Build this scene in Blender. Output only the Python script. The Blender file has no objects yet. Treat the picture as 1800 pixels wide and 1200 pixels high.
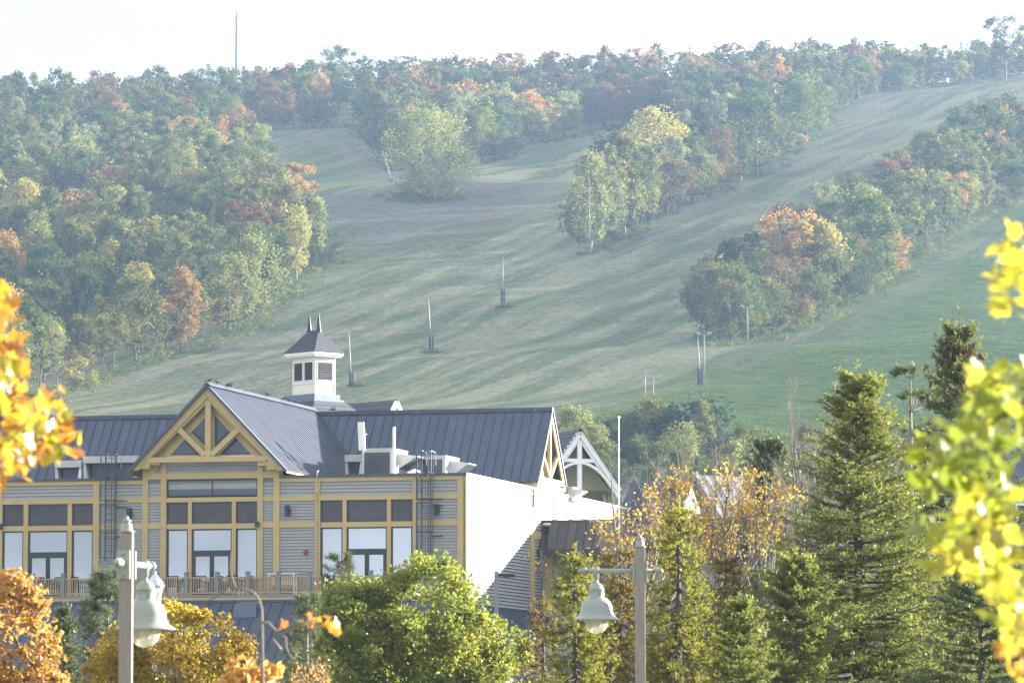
import bpy, math, random
import numpy as np
from mathutils import Vector, Matrix

sc = bpy.context.scene
random.seed(11)
rng = np.random.default_rng(11)

# ---------------------------------------------------------------- camera, sky, sun, exposure
FPX = 8000.0                                   # focal length in pixels of the 1800 px wide photograph
TILT = math.atan(700.0 / FPX)
CAM = Vector((0.0, 0.0, 2.0))
cd = bpy.data.cameras.new('camera')
cam = bpy.data.objects.new('camera', cd)
sc.collection.objects.link(cam)
cam.location = CAM
cam.rotation_euler = (math.pi / 2 + TILT, 0, 0)
cd.sensor_width = 36.0
cd.lens = FPX / 1800.0 * 36.0
cd.clip_start = 0.5
cd.clip_end = 6000
cd.dof.use_dof = True
cd.dof.focus_distance = 260.0
cd.dof.aperture_fstop = 7.5
sc.camera = cam

SUN_AZ = math.radians(62.0)                    # clockwise from +Y (to the right, beyond the hill)
SUN_EL = math.radians(13.4)
SUN_DIR = Vector((math.sin(SUN_AZ) * math.cos(SUN_EL), math.cos(SUN_AZ) * math.cos(SUN_EL), math.sin(SUN_EL)))
world = bpy.data.worlds.new('World')
sc.world = world
world.use_nodes = True
wn, wl = world.node_tree.nodes, world.node_tree.links
for n in list(wn):
    wn.remove(n)
sky = wn.new('ShaderNodeTexSky')
sky.sky_type = 'NISHITA'
sky.sun_disc = False
sky.sun_elevation = SUN_EL
sky.sun_rotation = SUN_AZ
sky.air_density = 1.0
sky.dust_density = 1.2
sky.ozone_density = 1.5
# thin cloud veil mixed over the clear sky
tc = wn.new('ShaderNodeTexCoord')
mp = wn.new('ShaderNodeMapping'); mp.inputs['Scale'].default_value = (-2.2, 2.2, 5.0)
nz = wn.new('ShaderNodeTexNoise'); nz.inputs['Scale'].default_value = 3.2; nz.inputs['Detail'].default_value = 7; nz.inputs['Roughness'].default_value = 0.55
rp = wn.new('ShaderNodeValToRGB')
rp.color_ramp.elements[0].position = 0.40; rp.color_ramp.elements[0].color = (1.42, 1.40, 1.52, 1)
rp.color_ramp.elements[1].position = 0.80; rp.color_ramp.elements[1].color = (4.6, 4.7, 4.9, 1)
mixc = wn.new('ShaderNodeMixRGB')
mixc.inputs['Fac'].default_value = 0.95
bg = wn.new('ShaderNodeBackground'); bg.inputs['Strength'].default_value = 0.092
wo = wn.new('ShaderNodeOutputWorld')
wl.new(tc.outputs['Generated'], mp.inputs['Vector']); wl.new(mp.outputs['Vector'], nz.inputs['Vector'])
wl.new(nz.outputs['Fac'], rp.inputs['Fac']); wl.new(rp.outputs['Color'], mixc.inputs['Color2'])
wl.new(sky.outputs['Color'], mixc.inputs['Color1']); wl.new(mixc.outputs['Color'], bg.inputs['Color'])
wl.new(bg.outputs['Background'], wo.inputs['Surface'])

sd = bpy.data.lights.new('sun', 'SUN')
sd.energy = 4.3
sd.angle = math.radians(0.5)
sd.color = (1.0, 0.935, 0.83)
sun = bpy.data.objects.new('sun', sd)
sc.collection.objects.link(sun)
sun.location = (80, 80, 300)
sun.rotation_euler = (-SUN_DIR).to_track_quat('-Z', 'Y').to_euler()

vs = sc.view_settings
vs.view_transform = 'Standard'; vs.look = 'None'; vs.gamma = 1.0; vs.use_curve_mapping = False
vs.exposure = 2.72
HAZE = 0.000100                                 # density of the air between the lodge and the ridge

cy = sc.cycles
cy.max_bounces = 6; cy.diffuse_bounces = 2; cy.glossy_bounces = 3; cy.transmission_bounces = 4
cy.volume_bounces = 1; cy.transparent_max_bounces = 8
cy.caustics_reflective = False; cy.caustics_refractive = False
cy.use_denoising = True
cy.sample_clamp_indirect = 4.0

# ---------------------------------------------------------------- helpers
def P(px, py, Y):
    """World point at distance Y (world y) seen at photograph pixel (px, py)."""
    cx, cz = (px - 900.0) / FPX, (600.0 - py) / FPX
    d = Vector((cx, math.cos(TILT) - cz * math.sin(TILT), math.sin(TILT) + cz * math.cos(TILT)))
    return CAM + d * (Y / d.y)

def ray(px, py):
    cx, cz = (px - 900.0) / FPX, (600.0 - py) / FPX
    return Vector((cx, math.cos(TILT) - cz * math.sin(TILT), math.sin(TILT) + cz * math.cos(TILT)))

def project(p):
    """World points (N,3) -> photo pixels (N,2)."""
    p = np.asarray(p, float) - np.array(CAM)
    c, s = math.cos(TILT), math.sin(TILT)
    dep = p[:, 1] * c + p[:, 2] * s
    up = -p[:, 1] * s + p[:, 2] * c
    return np.stack([900 + FPX * p[:, 0] / dep, 600 - FPX * up / dep], 1)

COL = sc.collection
def link(o, parent=None):
    COL.objects.link(o)
    if parent is not None:
        o.parent = parent
    return o

def tag(o, label=None, cat=None, group=None, kind=None):
    if label: o['label'] = label
    if cat: o['category'] = cat
    if group: o['group'] = group
    if kind: o['kind'] = kind
    return o

def thing(name, label, cat, loc=(0, 0, 0), rz=0.0, group=None):
    o = bpy.data.objects.new(name, None)
    o.empty_display_size = 0.2
    o.location = loc
    o.rotation_euler = (0, 0, rz)
    link(o)
    return tag(o, label, cat, group)

def copy_tree(o, parent=None):
    c = o.copy()
    link(c, parent)
    for ch in list(o.children):
        copy_tree(ch, c)
    return c

# ---- materials
MATS = {}
def new_mat(name):
    m = bpy.data.materials.new(name)
    m.use_nodes = True
    nt = m.node_tree
    for n in list(nt.nodes):
        nt.nodes.remove(n)
    out = nt.nodes.new('ShaderNodeOutputMaterial')
    MATS[name] = m
    return m, nt, out

def solid(name, col, rough=0.6, metal=0.0, var=0.12, scale=3.0, bump=0.0, bscale=40.0, stretch=(1, 1, 1), dirt=None, spec=0.5):
    """Principled surface with noise-driven wear in its base colour and fine relief."""
    m, nt, out = new_mat(name)
    N, L = nt.nodes, nt.links
    p = N.new('ShaderNodeBsdfPrincipled')
    p.inputs['Roughness'].default_value = rough
    p.inputs['Metallic'].default_value = metal
    p.inputs['Specular IOR Level'].default_value = spec
    g = N.new('ShaderNodeNewGeometry')
    mp = N.new('ShaderNodeMapping'); mp.inputs['Scale'].default_value = stretch
    n1 = N.new('ShaderNodeTexNoise'); n1.inputs['Scale'].default_value = scale; n1.inputs['Detail'].default_value = 6
    L.new(g.outputs['Position'], mp.inputs['Vector']); L.new(mp.outputs['Vector'], n1.inputs['Vector'])
    r = N.new('ShaderNodeValToRGB')
    a = [max(0, c * (1 - var)) for c in col]; b = [min(1, c * (1 + var)) for c in col]
    r.color_ramp.elements[0].position = 0.3; r.color_ramp.elements[0].color = (*a, 1)
    r.color_ramp.elements[1].position = 0.7; r.color_ramp.elements[1].color = (*b, 1)
    L.new(n1.outputs['Fac'], r.inputs['Fac'])
    colout = r.outputs['Color']
    # each piece slightly different from its neighbours
    oi = N.new('ShaderNodeObjectInfo')
    hv = N.new('ShaderNodeHueSaturation')
    mr = N.new('ShaderNodeMapRange'); mr.inputs['To Min'].default_value = 1 - var * 0.6; mr.inputs['To Max'].default_value = 1 + var * 0.6
    L.new(oi.outputs['Random'], mr.inputs['Value']); L.new(mr.outputs['Result'], hv.inputs['Value'])
    L.new(colout, hv.inputs['Color']); colout = hv.outputs['Color']
    if dirt:
        n3 = N.new('ShaderNodeTexNoise'); n3.inputs['Scale'].default_value = dirt[1]; n3.inputs['Detail'].default_value = 8; n3.inputs['Roughness'].default_value = 0.75
        L.new(g.outputs['Position'], n3.inputs['Vector'])
        r3 = N.new('ShaderNodeValToRGB')
        r3.color_ramp.elements[0].position = dirt[2]; r3.color_ramp.elements[0].color = (0, 0, 0, 1)
        r3.color_ramp.elements[1].position = dirt[2] + 0.08; r3.color_ramp.elements[1].color = (1, 1, 1, 1)
        L.new(n3.outputs['Fac'], r3.inputs['Fac'])
        mx = N.new('ShaderNodeMixRGB'); mx.inputs['Color2'].default_value = (*dirt[0], 1)
        L.new(r3.outputs['Color'], mx.inputs['Fac']); L.new(colout, mx.inputs['Color1']); colout = mx.outputs['Color']
    L.new(colout, p.inputs['Base Color'])
    rr = N.new('ShaderNodeMapRange'); rr.inputs['To Min'].default_value = max(0.03, rough - 0.1); rr.inputs['To Max'].default_value = min(1, rough + 0.1)
    L.new(n1.outputs['Fac'], rr.inputs['Value']); L.new(rr.outputs['Result'], p.inputs['Roughness'])
    if bump:
        n2 = N.new('ShaderNodeTexNoise'); n2.inputs['Scale'].default_value = bscale; n2.inputs['Detail'].default_value = 4
        L.new(mp.outputs['Vector'], n2.inputs['Vector'])
        bp = N.new('ShaderNodeBump'); bp.inputs['Strength'].default_value = bump; bp.inputs['Distance'].default_value = 0.02
        L.new(n2.outputs['Fac'], bp.inputs['Height']); L.new(bp.outputs['Normal'], p.inputs['Normal'])
    L.new(p.outputs['BSDF'], out.inputs['Surface'])
    return m

def leaf_mat(name, ca, cb, trans=0.45, gloss=0.06, rough=0.4, cc=None, nscale=0.6):
    """Leaves: diffuse + translucent, colour runs ca -> cb with the per-leaf attribute 'tint', patches of cc."""
    m, nt, out = new_mat(name)
    N, L = nt.nodes, nt.links
    at = N.new('ShaderNodeAttribute'); at.attribute_name = 'tint'
    mx = N.new('ShaderNodeMixRGB'); mx.inputs['Color1'].default_value = (*ca, 1); mx.inputs['Color2'].default_value = (*cb, 1)
    L.new(at.outputs['Fac'], mx.inputs['Fac'])
    col = mx.outputs['Color']
    if cc:
        g = N.new('ShaderNodeNewGeometry')
        n1 = N.new('ShaderNodeTexNoise'); n1.inputs['Scale'].default_value = nscale; n1.inputs['Detail'].default_value = 3
        L.new(g.outputs['Position'], n1.inputs['Vector'])
        r = N.new('ShaderNodeValToRGB'); r.color_ramp.elements[0].position = 0.50; r.color_ramp.elements[1].position = 0.66
        L.new(n1.outputs['Fac'], r.inputs['Fac'])
        m2 = N.new('ShaderNodeMixRGB'); m2.inputs['Color2'].default_value = (*cc, 1)
        L.new(r.outputs['Color'], m2.inputs['Fac']); L.new(col, m2.inputs['Color1']); col = m2.outputs['Color']
    oi = N.new('ShaderNodeObjectInfo')
    hv = N.new('ShaderNodeHueSaturation')
    mr = N.new('ShaderNodeMapRange'); mr.inputs['To Min'].default_value = 0.82; mr.inputs['To Max'].default_value = 1.18
    L.new(oi.outputs['Random'], mr.inputs['Value']); L.new(mr.outputs['Result'], hv.inputs['Value'])
    L.new(col, hv.inputs['Color']); col = hv.outputs['Color']
    d = N.new('ShaderNodeBsdfDiffuse'); t = N.new('ShaderNodeBsdfTranslucent')
    L.new(col, d.inputs['Color']); L.new(col, t.inputs['Color'])
    s = N.new('ShaderNodeMixShader'); s.inputs['Fac'].default_value = trans
    L.new(d.outputs['BSDF'], s.inputs[1]); L.new(t.outputs['BSDF'], s.inputs[2])
    gl = N.new('ShaderNodeBsdfGlossy'); gl.inputs['Roughness'].default_value = rough
    s2 = N.new('ShaderNodeMixShader'); s2.inputs['Fac'].default_value = gloss
    L.new(s.outputs['Shader'], s2.inputs[1]); L.new(gl.outputs['BSDF'], s2.inputs[2])
    L.new(s2.outputs['Shader'], out.inputs['Surface'])
    return m

# ---- mesh building
def np_mesh(name, V, F, mats, tint=None, midx=None, smooth=False):
    me = bpy.data.meshes.new(name)
    V = np.ascontiguousarray(V, dtype=np.float32); F = np.ascontiguousarray(F, dtype=np.int32)
    k = F.shape[1]
    me.vertices.add(len(V)); me.vertices.foreach_set('co', V.ravel())
    me.loops.add(F.size); me.loops.foreach_set('vertex_index', F.ravel())
    me.polygons.add(len(F))
    me.polygons.foreach_set('loop_start', np.arange(0, F.size, k, dtype=np.int32))
    for m in mats:
        me.materials.append(m)
    if midx is not None:
        me.polygons.foreach_set('material_index', np.ascontiguousarray(midx, dtype=np.int32))
    me.polygons.foreach_set('use_smooth', np.full(len(F), smooth, dtype=bool))
    if tint is not None:
        a = me.attributes.new('tint', 'FLOAT', 'POINT')
        a.data.foreach_set('value', np.ascontiguousarray(tint, dtype=np.float32))
    me.update(calc_edges=True)
    return me

def obj(name, me, parent=None, loc=None, kind=None):
    o = bpy.data.objects.new(name, me)
    if loc is not None:
        o.location = loc
    link(o, parent)
    if kind: o['kind'] = kind
    return o

class MB:
    """Collects simple solids; build() links them as one mesh object."""
    def __init__(s): s.v = []; s.f = []
    def add(s, vs, fs):
        b = len(s.v)
        s.v += [tuple(v) for v in vs]; s.f += [tuple(i + b for i in f) for f in fs]
        return s
    def box(s, x0, x1, y0, y1, z0, z1):
        return s.add([(x0, y0, z0), (x1, y0, z0), (x1, y1, z0), (x0, y1, z0), (x0, y0, z1), (x1, y0, z1), (x1, y1, z1), (x0, y1, z1)],
                     [(0, 3, 2, 1), (4, 5, 6, 7), (0, 1, 5, 4), (1, 2, 6, 5), (2, 3, 7, 6), (3, 0, 4, 7)])
    def bar(s, p0, p1, w, h, up=(0, 0, 1)):
        p0, p1 = Vector(p0), Vector(p1); d = (p1 - p0).normalized(); up = Vector(up)
        if abs(d.dot(up)) > 0.99: up = Vector((0, 1, 0))
        a = d.cross(up).normalized(); b = a.cross(d).normalized()
        vs = []
        for p in (p0, p1):
            for (i, j) in ((-1, -1), (1, -1), (1, 1), (-1, 1)):
                vs.append(p + a * (i * w / 2) + b * (j * h / 2))
        return s.add(vs, [(0, 3, 2, 1), (4, 5, 6, 7), (0, 1, 5, 4), (1, 2, 6, 5), (2, 3, 7, 6), (3, 0, 4, 7)])
    def tube(s, pts, radii, n=8, cap=True):
        pts = [Vector(p) for p in pts]
        if not isinstance(radii, (list, tuple)): radii = [radii] * len(pts)
        vs = []; fs = []
        ref = Vector((0, 0, 1))
        d0 = (pts[1] - pts[0]).normalized()
        if abs(d0.dot(ref)) > 0.9: ref = Vector((1, 0, 0))
        for i, p in enumerate(pts):
            d = (pts[min(i + 1, len(pts) - 1)] - pts[max(i - 1, 0)]).normalized()
            a = d.cross(ref).normalized(); b = d.cross(a).normalized()
            for k in range(n):
                t = 2 * math.pi * k / n
                vs.append(p + (a * math.cos(t) + b * math.sin(t)) * radii[i])
        for i in range(len(pts) - 1):
            for k in range(n):
                fs.append((i * n + k, i * n + (k + 1) % n, (i + 1) * n + (k + 1) % n, (i + 1) * n + k))
        if cap:
            fs.append(tuple(range(n - 1, -1, -1))); fs.append(tuple((len(pts) - 1) * n + k for k in range(n)))
        return s.add(vs, fs)
    def lathe(s, prof, n=20, c=(0, 0, 0)):
        vs = []; fs = []
        for (r, z) in prof:
            for k in range(n):
                t = 2 * math.pi * k / n
                vs.append((c[0] + max(r, 1e-4) * math.cos(t), c[1] + max(r, 1e-4) * math.sin(t), c[2] + z))
        for i in range(len(prof) - 1):
            for k in range(n):
                fs.append((i * n + k, i * n + (k + 1) % n, (i + 1) * n + (k + 1) % n, (i + 1) * n + k))
        fs.append(tuple(range(n - 1, -1, -1))); fs.append(tuple((len(prof) - 1) * n + k for k in range(n)))
        return s.add(vs, fs)
    def prism(s, poly, ext):
        e = Vector(ext); n = len(poly); poly = [Vector(p) for p in poly]
        vs = poly + [p + e for p in poly]
        fs = [tuple(range(n)), tuple(range(2 * n - 1, n - 1, -1))]
        for i in range(n):
            j = (i + 1) % n
            fs.append((j, i, n + i, n + j))
        return s.add(vs, fs)
    def build(s, name, mat, parent=None, smooth=False, bevel=0.0, loc=None):
        me = bpy.data.meshes.new(name)
        me.from_pydata(s.v, [], s.f)
        me.materials.append(mat)
        import bmesh
        bm = bmesh.new(); bm.from_mesh(me)
        bmesh.ops.recalc_face_normals(bm, faces=bm.faces[:])
        bm.to_mesh(me); bm.free()
        if smooth:
            me.polygons.foreach_set('use_smooth', [len(p.vertices) <= 4 for p in me.polygons])
        o = obj(name, me, parent, loc)
        if bevel:
            b = o.modifiers.new('edge', 'BEVEL'); b.width = bevel; b.segments = 2; b.limit_method = 'ANGLE'
        return o

UNIT = {}
def unit_mesh(kind, mat):
    k = (kind, mat.name)
    if k not in UNIT:
        me = bpy.data.meshes.new(kind + '_' + mat.name)
        if kind == 'box':
            v = [(x, y, z) for z in (-.5, .5) for (x, y) in ((-.5, -.5), (.5, -.5), (.5, .5), (-.5, .5))]
            f = [(0, 3, 2, 1), (4, 5, 6, 7), (0, 1, 5, 4), (1, 2, 6, 5), (2, 3, 7, 6), (3, 0, 4, 7)]
        else:   # clapboard: thick at its lower edge, faces -y
            v = [(-.5, -.5, -.48), (.5, -.5, -.48), (.5, .5, -.48), (-.5, .5, -.48), (-.5, .10, .5), (.5, .10, .5), (.5, .5, .5), (-.5, .5, .5)]
            f = [(0, 3, 2, 1), (4, 5, 6, 7), (0, 1, 5, 4), (1, 2, 6, 5), (2, 3, 7, 6), (3, 0, 4, 7)]
        me.from_pydata(v, [], f); me.materials.append(mat)
        UNIT[k] = me
    return UNIT[k]

def piece(name, mat, x0, x1, y0, y1, z0, z1, parent, kind='box'):
    o = bpy.data.objects.new(name, unit_mesh(kind, mat))
    o.location = ((x0 + x1) / 2, (y0 + y1) / 2, (z0 + z1) / 2)
    o.scale = (abs(x1 - x0), abs(y1 - y0), abs(z1 - z0))
    return link(o, parent)

def clap_side(name, mat, x0, x1, y0, y1, z0, z1, parent):
    """Clapboard on a wall that faces +x."""
    o = bpy.data.objects.new(name, unit_mesh('clap', mat))
    o.location = ((x0 + x1) / 2, (y0 + y1) / 2, (z0 + z1) / 2)
    o.scale = (abs(y1 - y0), abs(x1 - x0), abs(z1 - z0))
    o.rotation_euler = (0, 0, math.pi / 2)
    return link(o, parent)

class Frame:
    """A building's own axes: x along its front (to the right), y back, z up."""
    def __init__(s, origin, rz):
        s.o = Vector(origin); s.rz = rz
        s.X = Vector((math.cos(rz), math.sin(rz), 0)); s.Y = Vector((-math.sin(rz), math.cos(rz), 0))
    def on_y(s, px, py, y=0.0):
        d = ray(px, py); c = CAM - s.o
        t = (y - c.dot(s.Y)) / d.dot(s.Y); p = c + d * t
        return p.dot(s.X), p.z
    def on_x(s, px, py, x=0.0):
        d = ray(px, py); c = CAM - s.o
        t = (x - c.dot(s.X)) / d.dot(s.X); p = c + d * t
        return p.dot(s.Y), p.z

PANEL = {}
def seam_panel_mesh(mat, w, l, rib_h=0.055, rib_w=0.035):
    k = (mat.name, round(w, 3), round(l, 3))
    if k not in PANEL:
        b = MB().box(rib_w, w, 0, l, -0.04, 0.0).box(0, rib_w, 0, l, -0.04, rib_h)
        me = bpy.data.meshes.new('roof_panel'); me.from_pydata(b.v, [], b.f); me.materials.append(mat)
        PANEL[k] = me
    return PANEL[k]

def seam_panels(parent, mat, O, A, D, width, n, length, rib_h=0.055, rib_w=0.035, name='roof_panel', start=None):
    """n standing-seam panels side by side along A from O, each running down D."""
    O, A, D = Vector(O), Vector(A).normalized(), Vector(D).normalized()
    Nn = A.cross(D)
    for i in range(n):
        s0 = start(i) if start else 0.0
        if length - s0 < 0.05: continue
        o = bpy.data.objects.new(name, seam_panel_mesh(mat, width, length - s0, rib_h, rib_w))
        p = O + A * (width * i) + D * s0
        M = Matrix(((A.x, D.x, Nn.x, p.x), (A.y, D.y, Nn.y, p.y), (A.z, D.z, Nn.z, p.z), (0, 0, 0, 1)))
        link(o, parent)
        o.matrix_local = M
# ---------------------------------------------------------------- materials
M_siding = solid('grey_siding', (0.305, 0.312, 0.305), 0.62, var=0.07, scale=1.4, bump=0.15, bscale=30, stretch=(1, 1, 6))
M_trim = solid('ochre_trim', (0.475, 0.36, 0.165), 0.55, var=0.07, scale=2.0, bump=0.1)
M_roof = solid('slate_metal', (0.098, 0.112, 0.152), 0.62, metal=0.75, var=0.12, scale=1.2, dirt=((0.3, 0.3, 0.3), 9.0, 0.76))
M_ridge = solid('ridge_metal', (0.062, 0.071, 0.100), 0.45, metal=0.3, var=0.15, scale=1.5, dirt=((0.55, 0.55, 0.53), 7.0, 0.60))
M_brownroof = solid('brown_metal', (0.065, 0.055, 0.055), 0.5, metal=0.25, var=0.25, scale=1.1, dirt=((0.45, 0.44, 0.42), 12.0, 0.70))
M_frame = solid('dark_frame', (0.028, 0.03, 0.034), 0.45, var=0.15)
M_darkscreen = solid('transom_screen', (0.040, 0.037, 0.042), 0.22, var=0.3, scale=2.0, dirt=((0.3, 0.3, 0.3), 16.0, 0.80))
M_white = solid('white_paint', (0.78, 0.78, 0.75), 0.5, var=0.05)
M_cream = solid('cream_paint', (0.74, 0.71, 0.62), 0.55, var=0.05)
M_olive = solid('olive_board', (0.24, 0.24, 0.12), 0.7, var=0.08, stretch=(8, 8, 1))
M_metalgrey = solid('galvanised', (0.42, 0.43, 0.44), 0.5, metal=0.3, var=0.12)
M_unit = solid('unit_white', (0.46, 0.46, 0.45), 0.5, var=0.06)
M_grille = solid('dark_grille', (0.055, 0.062, 0.075), 0.5, metal=0.2, var=0.3, scale=5)
M_ladder = solid('ladder_steel', (0.05, 0.065, 0.085), 0.4, metal=0.3, var=0.2)
M_shingle = solid('asphalt_shingle', (0.062, 0.07, 0.095), 0.85, var=0.4, scale=7.0, bump=0.5, bscale=14, stretch=(1, 1, 4))
M_flash = solid('blue_flashing', (0.11, 0.15, 0.22), 0.5, metal=0.2, var=0.15)
M_spire = solid('spire_metal', (0.022, 0.028, 0.042), 0.6, metal=0.1, var=0.15)
M_rail = solid('rail_tan', (0.36, 0.27, 0.15), 0.6, var=0.12)
M_post = solid('post_grey', (0.21, 0.225, 0.235), 0.6, var=0.08)
M_black = solid('black_plastic', (0.02, 0.02, 0.022), 0.45, var=0.2)
M_red = solid('red_alarm', (0.28, 0.05, 0.05), 0.4, var=0.05)
M_lampgreen = solid('sage_paint', (0.265, 0.305, 0.275), 0.38, var=0.05, scale=8, bump=0.03)
M_lamppost = solid('weathered_post', (0.27, 0.240, 0.218), 0.7, var=0.14, scale=9, bump=0.25, bscale=25, stretch=(6, 6, 0.5))
M_whitemetal = solid('lantern_white', (0.60, 0.61, 0.68), 0.4, var=0.04)
M_wood = solid('plain_wood', (0.38, 0.24, 0.10), 0.6, var=0.2)
M_pole = solid('pole_grey', (0.22, 0.225, 0.235), 0.5, metal=0.2, var=0.1)
M_mast = solid('mast_steel', (0.10, 0.11, 0.13), 0.5, metal=0.2, var=0.1)
M_woodpole = solid('wood_pole', (0.22, 0.20, 0.18), 0.8, var=0.15)
M_pad = solid('blue_pad', (0.025, 0.033, 0.055), 0.6, var=0.1)
M_bark = solid('bark', (0.11, 0.09, 0.075), 0.9, var=0.3, scale=5, bump=0.5, bscale=12, stretch=(3, 3, 0.6))
M_palebark = solid('pale_bark', (0.19, 0.175, 0.155), 0.85, var=0.25, scale=5, bump=0.3, bscale=12)
M_twig = solid('grey_twig', (0.20, 0.172, 0.150), 0.8, var=0.2)
M_bird = solid('pigeon_grey', (0.07, 0.075, 0.09), 0.7, var=0.3)
M_dirt = solid('stone_grey', (0.42, 0.40, 0.37), 0.9, var=0.2)
M_orange = solid('orange_marker', (0.75, 0.28, 0.03), 0.6, var=0.05)

def glass_mat(name, tint, refl, rough=0.02):
    m, nt, out = new_mat(name)
    N, L = nt.nodes, nt.links
    t = N.new('ShaderNodeBsdfTransparent'); t.inputs['Color'].default_value = (*tint, 1)
    g = N.new('ShaderNodeBsdfGlossy'); g.inputs['Roughness'].default_value = rough; g.inputs['Color'].default_value = (0.92, 0.96, 1, 1)
    ge = N.new('ShaderNodeNewGeometry'); nz = N.new('ShaderNodeTexNoise'); nz.inputs['Scale'].default_value = 0.5
    bp = N.new('ShaderNodeBump'); bp.inputs['Strength'].default_value = 0.02; bp.inputs['Distance'].default_value = 0.05
    L.new(ge.outputs['Position'], nz.inputs['Vector']); L.new(nz.outputs['Fac'], bp.inputs['Height']); L.new(bp.outputs['Normal'], g.inputs['Normal'])
    s = N.new('ShaderNodeMixShader'); s.inputs['Fac'].default_value = refl
    L.new(t.outputs['BSDF'], s.inputs[1]); L.new(g.outputs['BSDF'], s.inputs[2]); L.new(s.outputs['Shader'], out.inputs['Surface'])
    return m
M_glass = glass_mat('clear_glass', (0.80, 0.88, 0.95), 0.30)
M_blueglass = solid('blue_glass', (0.060, 0.092, 0.135), 0.10, var=.12, scale=.8)
def globe_mat():
    m, nt, out = new_mat('globe_glass')
    N, L = nt.nodes, nt.links
    t = N.new('ShaderNodeBsdfTransparent'); t.inputs['Color'].default_value = (.9, .9, .84, 1)
    d = N.new('ShaderNodeBsdfTranslucent'); d.inputs['Color'].default_value = (.8, .8, .74, 1)
    d2 = N.new('ShaderNodeBsdfDiffuse'); d2.inputs['Color'].default_value = (.7, .7, .64, 1)
    g = N.new('ShaderNodeBsdfGlossy'); g.inputs['Roughness'].default_value = .08
    s0 = N.new('ShaderNodeMixShader'); L.new(d.outputs[0], s0.inputs[1]); L.new(d2.outputs[0], s0.inputs[2])
    lw = N.new('ShaderNodeLayerWeight'); lw.inputs['Blend'].default_value = .35
    mr = N.new('ShaderNodeMapRange'); mr.inputs['To Min'].default_value = .30; mr.inputs['To Max'].default_value = .85
    L.new(lw.outputs['Facing'], mr.inputs['Value'])
    s1 = N.new('ShaderNodeMixShader'); L.new(mr.outputs[0], s1.inputs['Fac']); L.new(t.outputs[0], s1.inputs[1]); L.new(s0.outputs[0], s1.inputs[2])
    s2 = N.new('ShaderNodeMixShader'); s2.inputs['Fac'].default_value = .08; L.new(s1.outputs[0], s2.inputs[1]); L.new(g.outputs[0], s2.inputs[2])
    L.new(s2.outputs[0], out.inputs['Surface'])
    return m
M_globe = globe_mat()
M_frost = solid('frosted_globe', (0.80, 0.79, 0.72), 0.25, var=0.03)
M_curtain = solid('pale_curtain', (0.37, 0.43, 0.52), 0.9, var=0.05, scale=3, stretch=(12, 12, 0.3), bump=0.3, bscale=4)  # blue tone also stands in for the sky mirrored in the panes
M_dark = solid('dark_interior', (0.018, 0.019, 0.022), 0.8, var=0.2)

# ---------------------------------------------------------------- terrain
CTRL = [  # photo pixel of the bare ground there, and its distance
 (-700, 770, 600), (0, 765, 600), (500, 752, 600), (900, 752, 600), (1300, 755, 600), (1800, 740, 600), (2600, 720, 600),
 (-400, 700, 690), (100, 690, 690), (600, 692, 690), (1000, 655, 705), (1230, 672, 700), (1480, 640, 690), (1750, 590, 715), (2300, 560, 740),
 (430, 582, 790), (757, 615, 745), (885, 540, 810), (1030, 452, 890), (1240, 607, 745), (1330, 602, 765), (1570, 482, 870), (1800, 372, 965), (2300, 330, 980),
 (570, 442, 905), (700, 362, 1000), (790, 342, 1030), (690, 322, 1062), (550, 342, 1045), (455, 236, 1260), (610, 226, 1275),
 (1000, 238, 1275), (1070, 229, 1290), (800, 318, 1085), (1020, 281, 1150), (1200, 360, 1005), (1400, 275, 1130), (1500, 176, 1330), (1660, 151, 1400), (1800, 131, 1420), (2300, 100, 1430),
 (0, 650, 730), (0, 520, 860), (0, 380, 1040), (0, 280, 1200), (-500, 600, 800), (-500, 300, 1180), (300, 560, 810), (300, 430, 960), (300, 300, 1170),
 (-500, 235, 1480), (0, 240, 1480), (230, 262, 1480), (400, 216, 1480), (600, 196, 1490), (900, 186, 1500), (1200, 178, 1500), (1400, 160, 1480), (1650, 150, 1470),
]
PTS = [tuple(P(*c)) for c in CTRL]
for x in (-460, -300, -150, -60, 0, 60, 150, 300, 460):
    for y, z in ((-100, 0), (60, 0), (160, 0), (240, 0.3), (330, 4.5), (430, 16)):
        PTS.append((x, y, z))
    for y, dz in ((1750, 206), (2150, 190)):
        PTS.append((x, y, dz + x * 0.02))
PTS = np.array(PTS)
def tps_fit(pts, lam):
    x = pts[:, :2] / 400.0
    d = np.sqrt(((x[:, None] - x[None]) ** 2).sum(-1))
    K = np.where(d > 0, d ** 2 * np.log(d + 1e-12), 0) + lam * np.eye(len(x))
    Pm = np.c_[np.ones(len(x)), x]
    A = np.block([[K, Pm], [Pm.T, np.zeros((3, 3))]])
    w = np.linalg.solve(A, np.r_[pts[:, 2], np.zeros(3)])
    return x, w
TX, TW = tps_fit(PTS, 0.0015)
GX0, GX1, GY0, GY1, GS = -470.0, 470.0, -80.0, 2100.0, 5.0
gx = np.arange(GX0, GX1 + .1, GS); gy = np.arange(GY0, GY1 + .1, GS)
XX, YY = np.meshgrid(gx, gy)
q = np.stack([XX.ravel(), YY.ravel()], 1) / 400.0
ZZ = np.empty(len(q))
for i in range(0, len(q), 8000):
    c = q[i:i + 8000]
    d = np.sqrt(((c[:, None] - TX[None]) ** 2).sum(-1))
    ZZ[i:i + 8000] = (d ** 2 * np.log(d + 1e-12)) @ TW[:-3] + TW[-3] + c @ TW[-2:]
ZZ = ZZ.reshape(XX.shape)
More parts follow.
